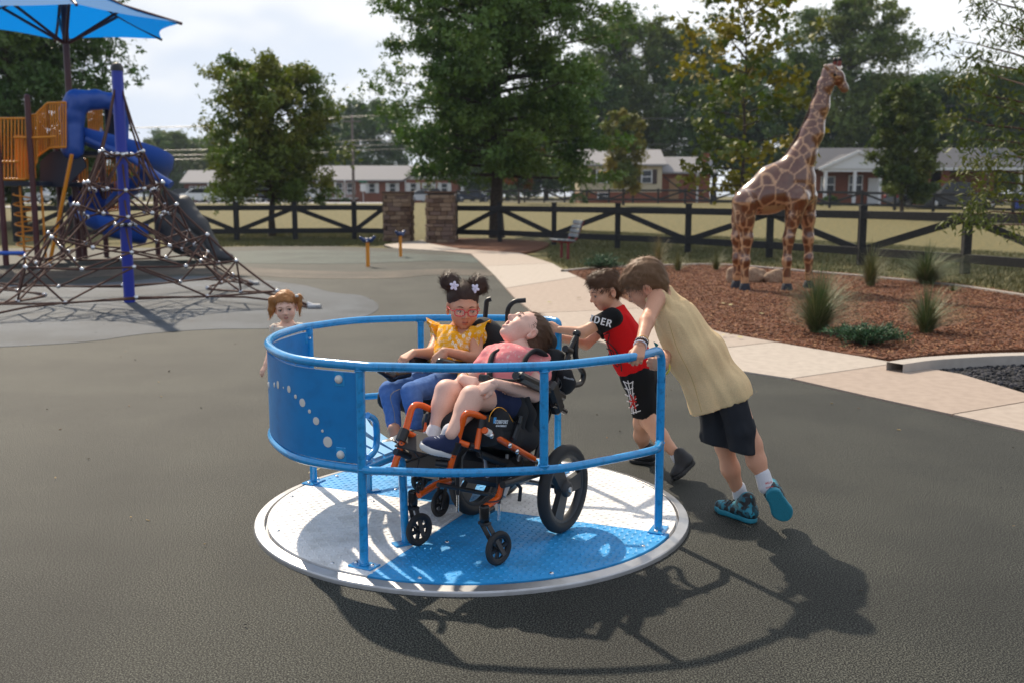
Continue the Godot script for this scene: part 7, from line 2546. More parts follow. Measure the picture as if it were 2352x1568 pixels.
# ---------------------------------------------------------------- houses, cars, poles
func hbox(t: Node3D, called: String, m: Material, c: Vector3, s: Vector3, bev := 0.0) -> MeshInstance3D:   # in the house's own axes
	var b := MB.new(); b.box(Transform3D(Basis.IDENTITY, c), s, bev)
	return obj(called, b, m, t)
func gable(t: Node3D, m: Material, x0: float, x1: float, z0: float, z1: float, eave: float, ridge: float, along_x: bool, over := 0.4) -> MeshInstance3D:
	var b := MB.new()
	if along_x:
		var zm := (z0 + z1) * 0.5
		var a := [Vector3(x0 - over, eave, z1 + over), Vector3(x1 + over, eave, z1 + over), Vector3(x1 + over, ridge, zm), Vector3(x0 - over, ridge, zm), Vector3(x0 - over, eave, z0 - over), Vector3(x1 + over, eave, z0 - over)]
		b.quad(a[0], a[3], a[2], a[1]); b.quad(a[4], a[5], a[2], a[3])
		var dn := Vector3.DOWN * 0.18
		b.quad(a[0] + dn, a[0], a[1], a[1] + dn); b.quad(a[5] + dn, a[5], a[4], a[4] + dn)
		b.tri(a[0], a[4], a[3]); b.tri(a[1], a[2], a[5])
		b.quad(a[0] + dn, a[1] + dn, a[5] + dn, a[4] + dn)
	else:
		var xm := (x0 + x1) * 0.5
		var a := [Vector3(x0 - over, eave, z1 + over), Vector3(x0 - over, eave, z0 - over), Vector3(xm, ridge, z0 - over), Vector3(xm, ridge, z1 + over), Vector3(x1 + over, eave, z1 + over), Vector3(x1 + over, eave, z0 - over)]
		b.quad(a[0], a[1], a[2], a[3]); b.quad(a[4], a[3], a[2], a[5])
		b.tri(a[1], a[5], a[2])
	return obj("roof", b, m, t)
func window(t: Node3D, x: float, y: float, z: float, w: float, h: float, shutters: Material = null) -> void:
	var fr := hbox(t, "window", M.trim, Vector3(x, y, z), Vector3(w, h, 0.12), 0.02)
	hbox(fr, "pane", M.glass_dark, Vector3(x, y + h * 0.24, z + 0.05), Vector3(w - 0.24, h * 0.40, 0.06))
	hbox(fr, "pane", M.glass_dark, Vector3(x, y - h * 0.24, z + 0.05), Vector3(w - 0.24, h * 0.40, 0.06))
	if shutters:
		for e in [-1.0, 1.0]: hbox(fr, "shutter", shutters, Vector3(x + e * (w * 0.5 + 0.24), y, z - 0.01), Vector3(0.44, h + 0.1, 0.10), 0.02)

func make_houses() -> void:
	M.trim = mat(Color(0.66, 0.65, 0.64), 0.6)
	M.glass_dark = mat(Color(0.02, 0.023, 0.028), 0.12)
	M.brick = mat(Color.WHITE, 0.9)
	M.brick.albedo_texture = noise_tex(0.06, [[0.0, Color(0.16, 0.048, 0.024)], [0.5, Color(0.23, 0.072, 0.038)], [1.0, Color(0.30, 0.11, 0.06)]], 256, 4, 91)
	tri_map(M.brick, 0.6)
	var brick2: StandardMaterial3D = M.brick.duplicate()
	brick2.albedo_color = Color(0.78, 0.72, 0.70)
	var roof_l := mat(Color.WHITE, 0.9)
	roof_l.albedo_texture = noise_tex(0.08, [[0.0, Color(0.22, 0.21, 0.21)], [1.0, Color(0.36, 0.34, 0.34)]], 256, 4, 92)
	tri_map(roof_l, 0.5)
	var roof_d := mat(Color.WHITE, 0.9)
	roof_d.albedo_texture = noise_tex(0.08, [[0.0, Color(0.05, 0.052, 0.06)], [1.0, Color(0.10, 0.10, 0.115)]], 256, 4, 93)
	tri_map(roof_d, 0.5)
	var cream := mat(Color(0.52, 0.44, 0.30), 0.8)
	# red brick house with the white porch, px 690..1050 at 140 m
	var z := 140.0
	var o := at_px(870, z)
	var u := z / F
	var t := thing("brick_house", "long red brick house with pale grey roof and white shuttered windows", "house", o)
	hbox(t, "wall", M.brick, Vector3(-0.6, 1.5, -4), Vector3(19.4, 3.2, 8))
	hbox(t, "wall", M.brick, Vector3(7.4, 1.5, -3.0), Vector3(7.0, 3.2, 9))
	gable(t, roof_l, -10.3, 9.0, -8.0, 0.4, 3.05, 5.1, true)
	gable(t, roof_l, 3.9, 10.9, -7.0, 1.7, 3.05, 5.0, false)
	var b := MB.new(); b.prism(PackedVector2Array([Vector2(3.9, 3.1), Vector2(10.9, 3.1), Vector2(7.4, 4.75)]), Transform3D(Basis.IDENTITY, Vector3(0, 0, 1.55)), 0.2)
	obj("gable_end", b, M.trim, t)
	for x in [[-0.9, 0.1], [1.9, 0.1], [4.9, 1.55], [7.0, 1.55], [9.1, 1.55]]: window(t, x[0], 1.95, x[1] , 0.95, 1.3, M.trim)
	window(t, -9.0, 1.9, 0.1, 1.0, 1.3, M.trim)
	for k in 3: window(t, -7.2 + k * 1.7, 1.9, 0.05, 1.2, 1.6)
	hbox(t, "porch_floor", M.trim, Vector3(-5.6, 0.55, 1.0), Vector3(5.6, 0.16, 2.0))
	for k in 5: hbox(t, "porch_column", M.trim, Vector3(-8.1 + k * 1.25, 1.8, 1.9), Vector3(0.16, 2.4, 0.16))
	for k in 26: hbox(t, "baluster", M.trim, Vector3(-8.1 + k * 0.2, 0.98, 1.92), Vector3(0.05, 0.72, 0.05))
	hbox(t, "porch_rail", M.trim, Vector3(-5.6, 1.36, 1.92), Vector3(5.2, 0.08, 0.08))
	b = MB.new(); b.bar(Vector3(-8.2, 1.3, 2.0), Vector3(-10.0, 0.4, 2.4), 0.1, 0.08, Vector3.BACK)
	obj("stair_rail", b, M.trim, t)
	hbox(t, "downpipe", M.trim, Vector3(3.85, 1.6, 1.45), Vector3(0.14, 3.0, 0.14))
	# low brick house behind the pear tree, px 425..700
	z = 150.0
	o = at_px(560, z)
	t = thing("brick_house", "low brown brick house with grey roof and white garage door", "house", o)
	hbox(t, "wall", brick2, Vector3(0, 1.4, -4), Vector3(17.5, 2.9, 8))
	gable(t, roof_l, -8.9, 8.7, -8, 0, 2.85, 4.7, true)
	hbox(t, "garage_door", M.trim, Vector3(1.0, 1.15, 0.08), Vector3(4.6, 2.3, 0.12))
	hbox(t, "front_door", mat(Color(0.09, 0.05, 0.035), 0.6), Vector3(-3.2, 1.2, 0.06), Vector3(1.1, 2.2, 0.08))
	for k in 3: hbox(t, "porch_column", M.trim, Vector3(-5.0 + k * 1.5, 1.35, 0.7), Vector3(0.2, 2.7, 0.2))
	window(t, -7.4, 1.8, 0.05, 1.2, 1.0); window(t, -6.0, 1.8, 0.05, 0.9, 1.0); window(t, 6.2, 1.8, 0.05, 1.4, 1.1)
	# cream house, px 1335..1645
	z = 100.0
	o = at_px(1480, z)
	t = thing("cream_house", "cream sided house with brown shutters above a brick base", "house", o)
	hbox(t, "base_wall", M.brick, Vector3(-2.3, 0.4, -4), Vector3(8.0, 1.2, 8))
	hbox(t, "siding_wall", cream, Vector3(-2.3, 2.35, -4), Vector3(8.0, 2.7, 8.02))
	hbox(t, "wing_wall", M.brick, Vector3(4.2, 1.4, -5), Vector3(5.2, 3.2, 6))
	gable(t, roof_l, -6.3, 1.7, -8.0, 0.0, 3.7, 5.3, true)
	gable(t, roof_l, 1.6, 6.9, -8.0, -1.8, 3.0, 4.6, true)
	hbox(t, "chimney", M.brick, Vector3(6.6, 2.9, -4.0), Vector3(0.8, 4.0, 0.7))
	window(t, -4.2, 2.5, 0.05, 1.1, 1.3, mat(Color(0.05, 0.028, 0.022), 0.7))
	window(t, -4.0, 0.6, 0.05, 1.2, 0.7); window(t, 0.2, 2.5, 0.05, 1.1, 1.3, mat(Color(0.05, 0.028, 0.022), 0.7))
	hbox(t, "door", mat(Color(0.35, 0.2, 0.09), 0.6), Vector3(3.2, 1.3, -1.95), Vector3(1.0, 2.1, 0.1))
	hbox(t, "porch_post", M.trim, Vector3(5.4, 1.5, -1.2), Vector3(0.18, 3.0, 0.18))
	b = MB.new(); b.bar(Vector3(1.9, 2.5, 0.1), Vector3(4.8, 0.2, 0.6), 0.12, 0.1, Vector3.BACK)
	obj("stair_rail", b, M.fence, t)
	# grey-roofed ranch house with the white gabled porch and carport, px 1870..2352
	z = 84.0
	o = at_px(2110, z)
	t = thing("ranch_house", "long brick ranch house with dark grey roof, white gabled porch and carport", "house", o)
	hbox(t, "wall", M.brick, Vector3(-3.5, 1.45, -5), Vector3(11.4, 3.0, 8))
	hbox(t, "carport_back", M.brick, Vector3(6.0, 1.45, -8.5), Vector3(8.2, 3.0, 0.3))
	hbox(t, "carport_wall", M.brick, Vector3(2.15, 1.45, -3.4), Vector3(1.6, 2.98, 4.8))
	for x in [8.7]: hbox(t, "carport_post", M.trim, Vector3(x, 1.4, -0.8), Vector3(0.26, 2.9, 0.26))
	gable(t, roof_d, -9.0, 9.0, -9.2, -0.6, 2.95, 4.8, true)
	hbox(t, "fascia", M.trim, Vector3(0.6, 2.88, -0.14), Vector3(17.2, 0.2, 0.06))
	gable(t, roof_d, -8.35, -2.85, -4.0, 1.3, 2.85, 4.15, false, 0.25)
	b = MB.new(); b.prism(PackedVector2Array([Vector2(-8.5, 2.85), Vector2(-2.7, 2.85), Vector2(-5.6, 4.08)]), Transform3D(Basis.IDENTITY, Vector3(0, 0, 1.45)), 0.1)
	var ge := obj("porch_gable", b, M.trim, t)
	for e in [-1.0, 1.0]:
		b = MB.new(); b.bar(Vector3(-5.6 + e * 3.15, 2.80, 1.6), Vector3(-5.6, 4.22, 1.6), 0.22, 0.14, Vector3.BACK)
		obj("barge_board", b, M.trim, ge)
	hbox(t, "porch_beam", M.trim, Vector3(-5.6, 2.72, 1.3), Vector3(5.6, 0.22, 0.2))
	for x in [-8.1, -5.75, -3.7, -2.85]: hbox(t, "porch_column", M.trim, Vector3(x, 1.3, 1.3), Vector3(0.24, 2.7, 0.24))
	window(t, -4.9, 1.6, -0.95, 1.2, 1.6); window(t, -7.2, 1.6, -0.95, 1.2, 1.4); window(t, -0.6, 1.7, -0.95, 1.6, 1.3)
	hbox(t, "door", M.trim, Vector3(-3.4, 1.1, -0.96), Vector3(0.9, 2.1, 0.1))
	# clipped shrubs by the houses
	for q in [[1908, 80.0, 0.7, "rounded shrub in front of the white porch"], [793, 136.0, 0.6, "dark round shrub at the brick house steps"], [890, 136.0, 0.65, "dark round shrub below the shuttered windows"], [1330, 92.0, 0.8, "light green shrub at the cream house corner"]]:
		var at := at_px(q[0], q[1])
		var lt := thing("round_shrub", q[3], "shrub", at, 0.0, "shrubs in front of the houses")
		var lf := MB.new()
		for k in 500:
			var d: Vector3 = Vector3(rng.randfn(), absf(rng.randfn()), rng.randfn()).normalized() * q[2] * rng.randf_range(0.75, 1.05)
			var p: Vector3 = at + d
			var s := Vector3(rng.randfn(), rng.randfn(), rng.randfn()).normalized() * 0.11
			lf.col = Color(0.05, 0.085, 0.02) * rng.randf_range(0.6, 1.4)
			lf.tri(p - s, p + d.normalized() * 0.12, p + s)
		part("foliage", lf, M.leaf, lt).set_meta("kind", "stuff")

func car(label: String, at: Vector3, turn: float, body: Material, kind: int, group := "") -> void:
	# kind 0 saloon, 1 sport utility, 2 pickup; length along x
	var t := thing("parked_car", label, "car", at, turn, group)
	var L: float = [4.6, 4.7, 5.5][kind]
	var H: float = [1.44, 1.74, 1.86][kind]
	var W := 1.82
	var prof: PackedVector2Array
	var cab: PackedVector2Array
	var belt: float = [0.88, 1.02, 1.12][kind]
	prof = PackedVector2Array([Vector2(-L / 2, 0.38), Vector2(-L / 2 + 0.05, belt - 0.12), Vector2(-L / 2 + 0.3, belt), Vector2(L / 2 - 1.3, belt), Vector2(L / 2 - 0.25, belt - 0.16), Vector2(L / 2, belt - 0.34), Vector2(L / 2, 0.36), Vector2(L / 2 - 0.4, 0.25), Vector2(-L / 2 + 0.4, 0.25)])
	match kind:
		0: cab = PackedVector2Array([Vector2(-1.75, belt - 0.02), Vector2(-1.0, H - 0.06), Vector2(-0.5, H), Vector2(0.35, H - 0.02), Vector2(1.15, belt - 0.02)])
		1: cab = PackedVector2Array([Vector2(-2.2, belt - 0.02), Vector2(-1.95, H - 0.08), Vector2(-1.5, H), Vector2(0.3, H - 0.02), Vector2(1.1, belt - 0.02)])
		2: cab = PackedVector2Array([Vector2(-0.75, belt - 0.02), Vector2(-0.6, H - 0.06), Vector2(-0.2, H), Vector2(0.75, H - 0.02), Vector2(1.45, belt - 0.02)])
	var b := MB.new(); b.prism(prof, Transform3D.IDENTITY, W)
	obj("body", b, body, t)
	b = MB.new(); b.prism(cab, Transform3D.IDENTITY, W - 0.26)
	var cb := obj("cabin", b, body, t)
	# glass: sides, screens
	var mid := Vector2.ZERO
	for p in cab: mid += p
	mid /= cab.size()
	var g := PackedVector2Array()
	for p in cab: g.append(mid + (p - mid) * 0.80)
	b = MB.new(); b.prism(g, Transform3D.IDENTITY, W - 0.24)
	obj("side_windows", b, M.glass_dark, cb)
	for e in [[cab[0], cab[1]], [cab[cab.size() - 2], cab[cab.size() - 1]]]:
		var p: Vector2 = (e[0] as Vector2).lerp(e[1], 0.12)
		var q: Vector2 = (e[0] as Vector2).lerp(e[1], 0.88)
		b = MB.new(); b.bar(Vector3(p.x, p.y, 0), Vector3(q.x, q.y, 0), W - 0.44, 0.03, Vector3((q - p).y, -(q - p).x, 0))
		obj("screen", b, M.glass_dark, cb)
	for x in [-L / 2 + 0.85, L / 2 - 0.95]:
		for s in [-1.0, 1.0]:
			b = MB.new()
			b.lathe([Vector2(0.0, -0.11), Vector2(0.31, -0.11), Vector2(0.34, -0.06), Vector2(0.34, 0.06), Vector2(0.31, 0.11), Vector2(0.0, 0.11)], Transform3D(Basis(Vector3.RIGHT, PI / 2), Vector3(x, 0.34, s * (W / 2 - 0.10))), 16)
			var w := obj("wheel", b, M.rubber_tyre, t)
			b = MB.new()
			b.lathe([Vector2(0.21, 0.0), Vector2(0.18, 0.02), Vector2(0.0, 0.02)], Transform3D(Basis(Vector3.RIGHT, PI / 2 * s), Vector3(x, 0.34, s * (W / 2 + 0.012))), 12)
			obj("hubcap", b, M.steel, w)
	for s in [-1.0, 1.0]:
		hbox(t, "headlight", M.lamp_glass, Vector3(L / 2 - 0.03, belt - 0.30, s * 0.68), Vector3(0.12, 0.14, 0.32), 0.02)
		hbox(t, "tail_light", mat(Color(0.25, 0.01, 0.01), 0.3), Vector3(-L / 2 + 0.04, belt - 0.2, s * 0.72), Vector3(0.10, 0.22, 0.2), 0.02)

func make_cars() -> void:
	M.lamp_glass = mat(Color(0.55, 0.55, 0.52), 0.2)
	var silver := mat(Color(0.48, 0.49, 0.50), 0.22, 0.3)
	var white := mat(Color(0.72, 0.72, 0.71), 0.2)
	var navy := mat(Color(0.02, 0.028, 0.05), 0.18)
	var black := mat(Color(0.012, 0.012, 0.014), 0.2)
	for q in [[497, 118.0, 0.2, silver, 1, "silver sport utility parked in front of the garage"], [468, 100.0, 0.15, white, 0, "white saloon parked nearest the climbing net"], [530, 96.0, 2.9, white, 0, "white saloon with dark windows beside another white one"], [598, 112.0, 0.0, white, 0, "white saloon half hidden by the pear tree's trunk"], [632, 108.0, 0.1, navy, 1, "dark grey sport utility behind the pear tree's trunk"], [684, 112.0, 3.1, white, 0, "white saloon right of the pear tree"], [430, 104.0, 0.1, navy, 0, "dark saloon behind the grey climber"], [95, 92.0, 0.1, white, 1, "white sport utility behind the spiral climber"], [150, 96.0, 0.0, silver, 0, "silver saloon behind the slanted pole"], [60, 90.0, 0.2, silver, 0, "silver saloon behind the spiral climber"], [975, 118.0, 0.2, silver, 0, "silver saloon between the stone pillars"], [1000, 128.0, 0.1, navy, 1, "dark utility vehicle behind the gap between the pillars"], [1085, 116.0, 0.25, navy, 0, "dark blue saloon right of the gateway"], [2112, 74.0, 0.25, black, 1, "black sport utility beside the columnar tree"], [2205, 72.0, 2.95, mat(Color(0.03, 0.031, 0.034), 0.25), 2, "dark grey pickup in front of the carport"], [255, 98.0, 0.1, navy, 0, "dark blue saloon behind the blue pole"]]:
		car(q[5], at_px(q[0], q[1]), q[2], q[3], q[4], "parked cars")
	# utility pole, wires, street sign, basketball hoop, bin
	var o := at_px(812, 128.0)
	var wood := mat(Color(0.16, 0.125, 0.11), 0.9)
	var t := thing("utility_pole", "tall wooden utility pole in front of the brick house", "pole", o)
	var b := MB.new(); b.tube(PackedVector3Array([o, o + Vector3.UP * 10.8]), [0.2, 0.14], 10)
	part("pole", b, wood, t)
	b = MB.new(); b.bar(o + Vector3(-1.1, 10.0, 0.1), o + Vector3(1.1, 10.0, 0.1), 0.14, 0.1, Vector3.BACK)
	part("crossarm", b, wood, t)
	for k in 5:
		var wr := MB.new()
		var h: float = [10.0, 9.9, 7.2, 6.6, 6.1][k]
		var pts := PackedVector3Array()
		for j in 21:
			var f := j / 20.0
			var x := -75.0 + 190.0 * f
			var zz := lerpf(-132.0, -88.0, f)
			pts.append(Vector3(x, h + 1.0 + 1.6 * pow(absf(sin(f * PI * 3.0)), 1.0) * -0.8, zz))
		wr.tube(pts, 0.028, 4)
		part("wire", wr, M.black, t)
	o = at_px(834, 112.0)
	t = thing("street_sign", "small white and green street sign on a post", "sign", o)
	b = MB.new(); b.tube(PackedVector3Array([o, o + Vector3.UP * 2.2]), 0.05, 6)
	part("post", b, M.steel, t)
	b = MB.new(); b.box(Transform3D(Basis.IDENTITY, o + Vector3(0, 1.6, 0.06)), Vector3(0.62, 0.8, 0.03), 0.008)
	part("sign_plate", b, M.trim, t)
	b = MB.new(); b.box(Transform3D(Basis.IDENTITY, o + Vector3(0, 2.25, 0.06)), Vector3(0.9, 0.22, 0.03), 0.008)
	part("street_plate", b, mat(Color(0.01, 0.12, 0.06), 0.5), t)
	o = at_px(2268, 73.0)
	t = thing("basketball_hoop", "portable basketball hoop standing before the carport", "basketball hoop", o)
	b = MB.new(); b.tube(PackedVector3Array([o, o + Vector3(0, 2.6, 0)]), 0.07, 8)
	part("post", b, M.black, t)
	b = MB.new(); b.box(Transform3D(Basis(Vector3.UP, 0.9), o + Vector3(-0.2, 2.75, 0.3)), Vector3(1.1, 0.75, 0.04), 0.01)
	part("backboard", b, mat(Color(0.05, 0.05, 0.055), 0.4), t)
	b = MB.new()
	var ring := PackedVector3Array()
	for k in 14: ring.append(o + Vector3(-0.55, 2.5, 0.5) + Vector3(cos(TAU * k / 14) * 0.23, 0, sin(TAU * k / 14) * 0.23))
	b.tube(ring, 0.02, 5, true)
	part("rim", b, mat(Color(0.5, 0.08, 0.01), 0.4), t)
	o = at_px(2343, 70.0)
	t = thing("wheelie_bin", "blue wheeled bin at the end of the drive", "bin", o)
	b = MB.new(); b.box(Transform3D(Basis.IDENTITY, o + Vector3(0, 0.5, 0)), Vector3(0.6, 1.0, 0.65), 0.05)
	part("body", b, mat(Color(0.015, 0.04, 0.22), 0.4), t)
	b = MB.new(); b.box(Transform3D(Basis.IDENTITY, o + Vector3(0, 1.04, 0.02)), Vector3(0.64, 0.08, 0.72), 0.03)
	part("lid", b, mat(Color(0.012, 0.03, 0.17), 0.4), t)

# ---------------------------------------------------------------- playground equipment
func make_net() -> void:
	var P := G(297, 695)
	var t := thing("rope_climber", "tall pyramid climbing net of brown ropes around a blue pole", "climbing net", P)
	var blue := mat(Color(0.012, 0.03, 0.34), 0.35)
	var rope := mat(Color.WHITE, 0.85)
	rope.albedo_texture = noise_tex(0.2, [[0.0, Color(0.045, 0.020, 0.015)], [1.0, Color(0.12, 0.055, 0.04)]], 128, 3, 95)
	tri_map(rope, 12.0)
	var ball_m := mat(Color(0.62, 0.62, 0.64), 0.22, 0.9)
	var b := MB.new(); b.tube(PackedVector3Array([P, P + Vector3.UP * 3.22]), 0.077, 14)
	part("mast", b, blue, t)
	b = MB.new(); b.lathe([Vector2(0.085, 0), Vector2(0.085, 0.05), Vector2(0.06, 0.10), Vector2(0, 0.115)], Transform3D(Basis.IDENTITY, P + Vector3.UP * 3.2), 14)
	part("mast_cap", b, M.black, t)
	var A := [G(722, 709), G(582, 655), P * 2 - G(722, 709), P * 2 - G(582, 655)]
	var hs := [[0.0, 3.15], [0.12, 2.11], [0.29, 1.38], [0.45, 0.97], [0.6, 0.62], [0.81, 0.22], [1.0, 0.02]]
	var at := func(i: int, f: float) -> Vector3:
		var h := 0.0
		for k in hs.size() - 1:
			if f >= hs[k][0] and f <= hs[k + 1][0] + 1e-6:
				h = lerpf(hs[k][1], hs[k + 1][1], (f - hs[k][0]) / (hs[k + 1][0] - hs[k][0]))
		var q: Vector3 = P.lerp(A[i % 4], f)
		return Vector3(q.x, h, q.z)
	var bm := MB.new(); bm.ball(Vector3.ZERO, Vector3.ONE * 0.034, 8, 6)
	var ball_mesh := bm.mesh()
	var nodes: Array[Vector3] = []
	var cord := func(pts: Array, r := 0.014) -> void:
		var c := MB.new(); c.tube(spline(pts, 3), r, 5)
		part("rope", c, rope, t)
	for i in 4:
		var pts := []
		for q in hs: pts.append(at.call(i, q[0]))
		cord.call(pts, 0.015)
		# second strand below, from the low collar to the anchor
		cord.call([P + Vector3(0, 1.25, 0), at.call(i, 0.4) - Vector3(0, 0.42, 0), at.call(i, 0.7) - Vector3(0, 0.2, 0), at.call(i, 0.97)], 0.012)
		var an := MB.new()
		var a: Vector3 = A[i]
		var back: Vector3 = at.call(i, 0.9)
		an.tube(PackedVector3Array([a + Vector3.UP * 0.03, a.lerp(back, 0.35) + Vector3.UP * 0.02]), 0.03, 8)
		an.box(Transform3D(Basis.IDENTITY, a + Vector3.UP * 0.03), Vector3(0.18, 0.06, 0.12), 0.015)
		part("anchor", an, M.steel, t)
		var lv := [0.12, 0.22, 0.29, 0.45, 0.6, 0.81]
		var mids := []
		for k in lv.size():
			var p: Vector3 = at.call(i, lv[k])
			var q: Vector3 = at.call(i + 1, lv[k])
			var m: Vector3 = p.lerp(q, 0.5)
			var pull := 0.22 if k < 5 else 0.38
			m = m.lerp(Vector3(P.x, m.y, P.z), pull) + Vector3.DOWN * (0.05 + 0.06 * k if k < 4 else 0.06)
			m.y = maxf(m.y, 0.12)
			mids.append(m)
			var a1 := p.lerp(m, 0.5) + Vector3(0, -0.03, 0)
			var a2 := q.lerp(m, 0.5) + Vector3(0, -0.03, 0)
			cord.call([p, a1, m, a2, q])
			nodes.append_array([p, m, a1, a2] if k > 0 else [p, m])
			if k > 0:
				var pm: Vector3 = mids[k - 1]
				cord.call([pm, pm.lerp(a1, 0.5) + Vector3(0, 0, 0.05), a1])
				cord.call([pm, pm.lerp(a2, 0.5) + Vector3(0, 0, -0.05), a2])
				cord.call([at.call(i, lv[k - 1]), a1]); cord.call([at.call(i + 1, lv[k - 1]), a2])
			if k in [1, 2, 3]: cord.call([m, m.lerp(P + Vector3(0, [0, 2.1, 1.55, 1.15][k], 0), 0.5) + Vector3.DOWN * 0.08, P + Vector3(0, [0, 2.05, 1.5, 1.1][k], 0)])
		# ground-edge rope
		cord.call([A[i], at.call(i, 0.8) + (at.call(i + 1, 0.8) - at.call(i, 0.8)) * 0.12 - Vector3(0, 0.08, 0), mids[5] - Vector3(0, 0.02, 0), at.call(i + 1, 0.8) + (at.call(i, 0.8) - at.call(i + 1, 0.8)) * 0.12 - Vector3(0, 0.08, 0), A[(i + 1) % 4]], 0.014)
	for h in [2.07, 1.1]:
		var c := MB.new(); c.lathe([Vector2(0.10, -0.03), Vector2(0.115, -0.02), Vector2(0.115, 0.02), Vector2(0.10, 0.03)], Transform3D(Basis.IDENTITY, P + Vector3.UP * h), 14)
		part("collar", c, M.black, t)
		for k in 8: nodes.append(P + Vector3(cos(TAU * k / 8) * 0.14, h, sin(TAU * k / 8) * 0.14))
	for p in nodes:
		var o := put_mesh("clamp_ball", ball_mesh, ball_m, t)
		o.position = p - P

func make_tower() -> void:
	var maroon := mat(Color(0.065, 0.008, 0.010), 0.4)
	var blue := mat(Color(0.018, 0.075, 0.34), 0.38)
	var blue_l := mat(Color(0.02, 0.10, 0.48), 0.35)
	var navy := mat(Color(0.010, 0.016, 0.035), 0.5)
	var grey := mat(Color(0.035, 0.035, 0.038), 0.6)
	var base := G(140, 606)
	var t := thing("play_structure", "playground tower with orange railings, dark red posts and spiral blue slide", "play structure", base)
	var Z := 22.6
	# posts: px column, top y, depth
	for q in [[62, 222, 22.3], [2, 300, 22.0], [135, 300, 24.6], [186, 330, 24.6], [236, 330, 25.0], [356, 347, 25.4], [-60, 250, 24.0]]:
		var p := at_px(q[0] + 14 if q[0] == 62 else q[0], q[2])
		p.y = 0
		var top := D(q[0], q[1], q[2]).y
		var b := MB.new(); b.tube(PackedVector3Array([p, p + Vector3.UP * top]), 0.062, 12)
		b.ball(p + Vector3.UP * top, Vector3.ONE * 0.062, 10, 6)
		part("post", b, maroon, t)
	var W := func(x: float, y: float, z: float) -> Vector3: return D(x, y, z)
	# decks
	for q in [[[-80, 422], [92, 422], 22.4, 24.4, "deck"], [[92, 424], [196, 424], 23.4, 25.2, "deck"], [[150, 352], [290, 352], 23.4, 25.2, "deck"]]:
		var a: Vector3 = W.call(q[0][0], q[0][1], q[2])
		var c: Vector3 = W.call(q[1][0], q[1][1], q[2])
		var b := MB.new(); b.box(Transform3D(Basis.IDENTITY, Vector3((a.x + c.x) / 2, a.y, -(q[2] + q[3]) / 2)), Vector3(c.x - a.x, 0.10, q[3] - q[2]), 0.01)
		part(q[4], b, navy, t)
	# stair stringer
	var sp := PackedVector2Array()
	for q in [[92, 372], [119, 347], [185, 350], [198, 383], [150, 430], [92, 430]]:
		var p: Vector3 = W.call(q[0], q[1], 23.0)
		sp.append(Vector2(p.x, p.y))
	var b2 := MB.new(); b2.prism(sp, Transform3D(Basis.IDENTITY, Vector3(0, 0, -23.0)), 0.06)
	part("stair_side", b2, navy, t)
	# railings made of bars
	var orange: Material = M.orange_play
	for q in [[[-40, 272], [58, 272], [-40, 412], [58, 412], 22.35, 12], [[62, 268], [84, 262], [62, 412], [84, 370], 22.4, 4], [[84, 260], [108, 237], [84, 360], [112, 340], 22.7, 5], [[108, 237], [150, 235], [112, 340], [150, 338], 22.7, 7], [[200, 240], [232, 240], [205, 330], [236, 345], 24.8, 6], [[170, 366], [200, 366], [170, 420], [200, 420], 24.4, 5], [[222, 362], [276, 366], [222, 488], [276, 482], 25.0, 8], [[295, 362], [360, 372], [300, 430], [360, 430], 25.4, 8]]:
		var tl: Vector3 = W.call(q[0][0], q[0][1], q[4])
		var trr: Vector3 = W.call(q[1][0], q[1][1], q[4])
		var bl: Vector3 = W.call(q[2][0], q[2][1], q[4])
		var br: Vector3 = W.call(q[3][0], q[3][1], q[4])
		var rb := MB.new(); rb.tube(PackedVector3Array([tl, trr]), 0.026, 8); 
		var rail := part("railing", rb, orange, t)
		rb = MB.new(); rb.tube(PackedVector3Array([bl, br]), 0.026, 8)
		part("bottom_rail", rb, orange, rail).position = Vector3.ZERO
		for k in q[5] + 1:
			var f: float = float(k) / q[5]
			rb = MB.new(); rb.tube(PackedVector3Array([tl.lerp(trr, f), bl.lerp(br, f)]), 0.018, 6)
			part("bar", rb, orange, rail).position = Vector3.ZERO
	for q in [[[30, 316], [84, 316]], [[84, 316], [128, 314]], [[0, 372], [44, 372]]]:
		var rb := MB.new(); rb.tube(PackedVector3Array([W.call(q[0][0], q[0][1], 22.3), W.call(q[1][0], q[1][1], 22.3)]), 0.026, 8)
		part("grab_bar", rb, orange, t)
	# solid orange panels behind the bars
	for q in [[32, 310, 60, 410, 22.5], [66, 300, 82, 410, 22.55], [224, 372, 244, 470, 25.1]]:
		var a: Vector3 = W.call(q[0], q[1], q[4])
		var c: Vector3 = W.call(q[2], q[3], q[4])
		var rb := MB.new(); rb.box(Transform3D(Basis.IDENTITY, (a + c) * 0.5), Vector3(absf(c.x - a.x), absf(c.y - a.y), 0.03), 0.006)
		part("panel", rb, orange, t)
	# spiral climber and slanted pole
	var hx := []
	var cc: Vector3 = W.call(55, 500, 22.6)
	for k in 90:
		var f := k / 89.0
		var an := f * TAU * 6.5
		hx.append(Vector3(cc.x + cos(an) * 0.20, lerpf(0.12, 1.55, f), cc.z + sin(an) * 0.20))
	var hb := MB.new(); hb.tube(PackedVector3Array(hx), 0.018, 6)
	part("spiral_climber", hb, orange, t)
	for x in [46, 95]:
		hb = MB.new()
		var p := at_px(x, 22.6)
		p.y = 0
		hb.tube(PackedVector3Array([p, p + Vector3.UP * 1.75]), 0.026, 8)
		part("climber_pole", hb, orange, t)
	hb = MB.new(); hb.tube(PackedVector3Array([W.call(164, 355, 22.3), G(113, 606)]), 0.04, 10)
	part("fire_pole", hb, orange, t)
	hb = MB.new(); hb.tube(PackedVector3Array([W.call(-40, 582, 21.5), W.call(55, 582, 21.5)]), 0.045, 8)
	part("low_bar", hb, blue_l, t)
	# hood of the slide
	var hd := SDF.new()
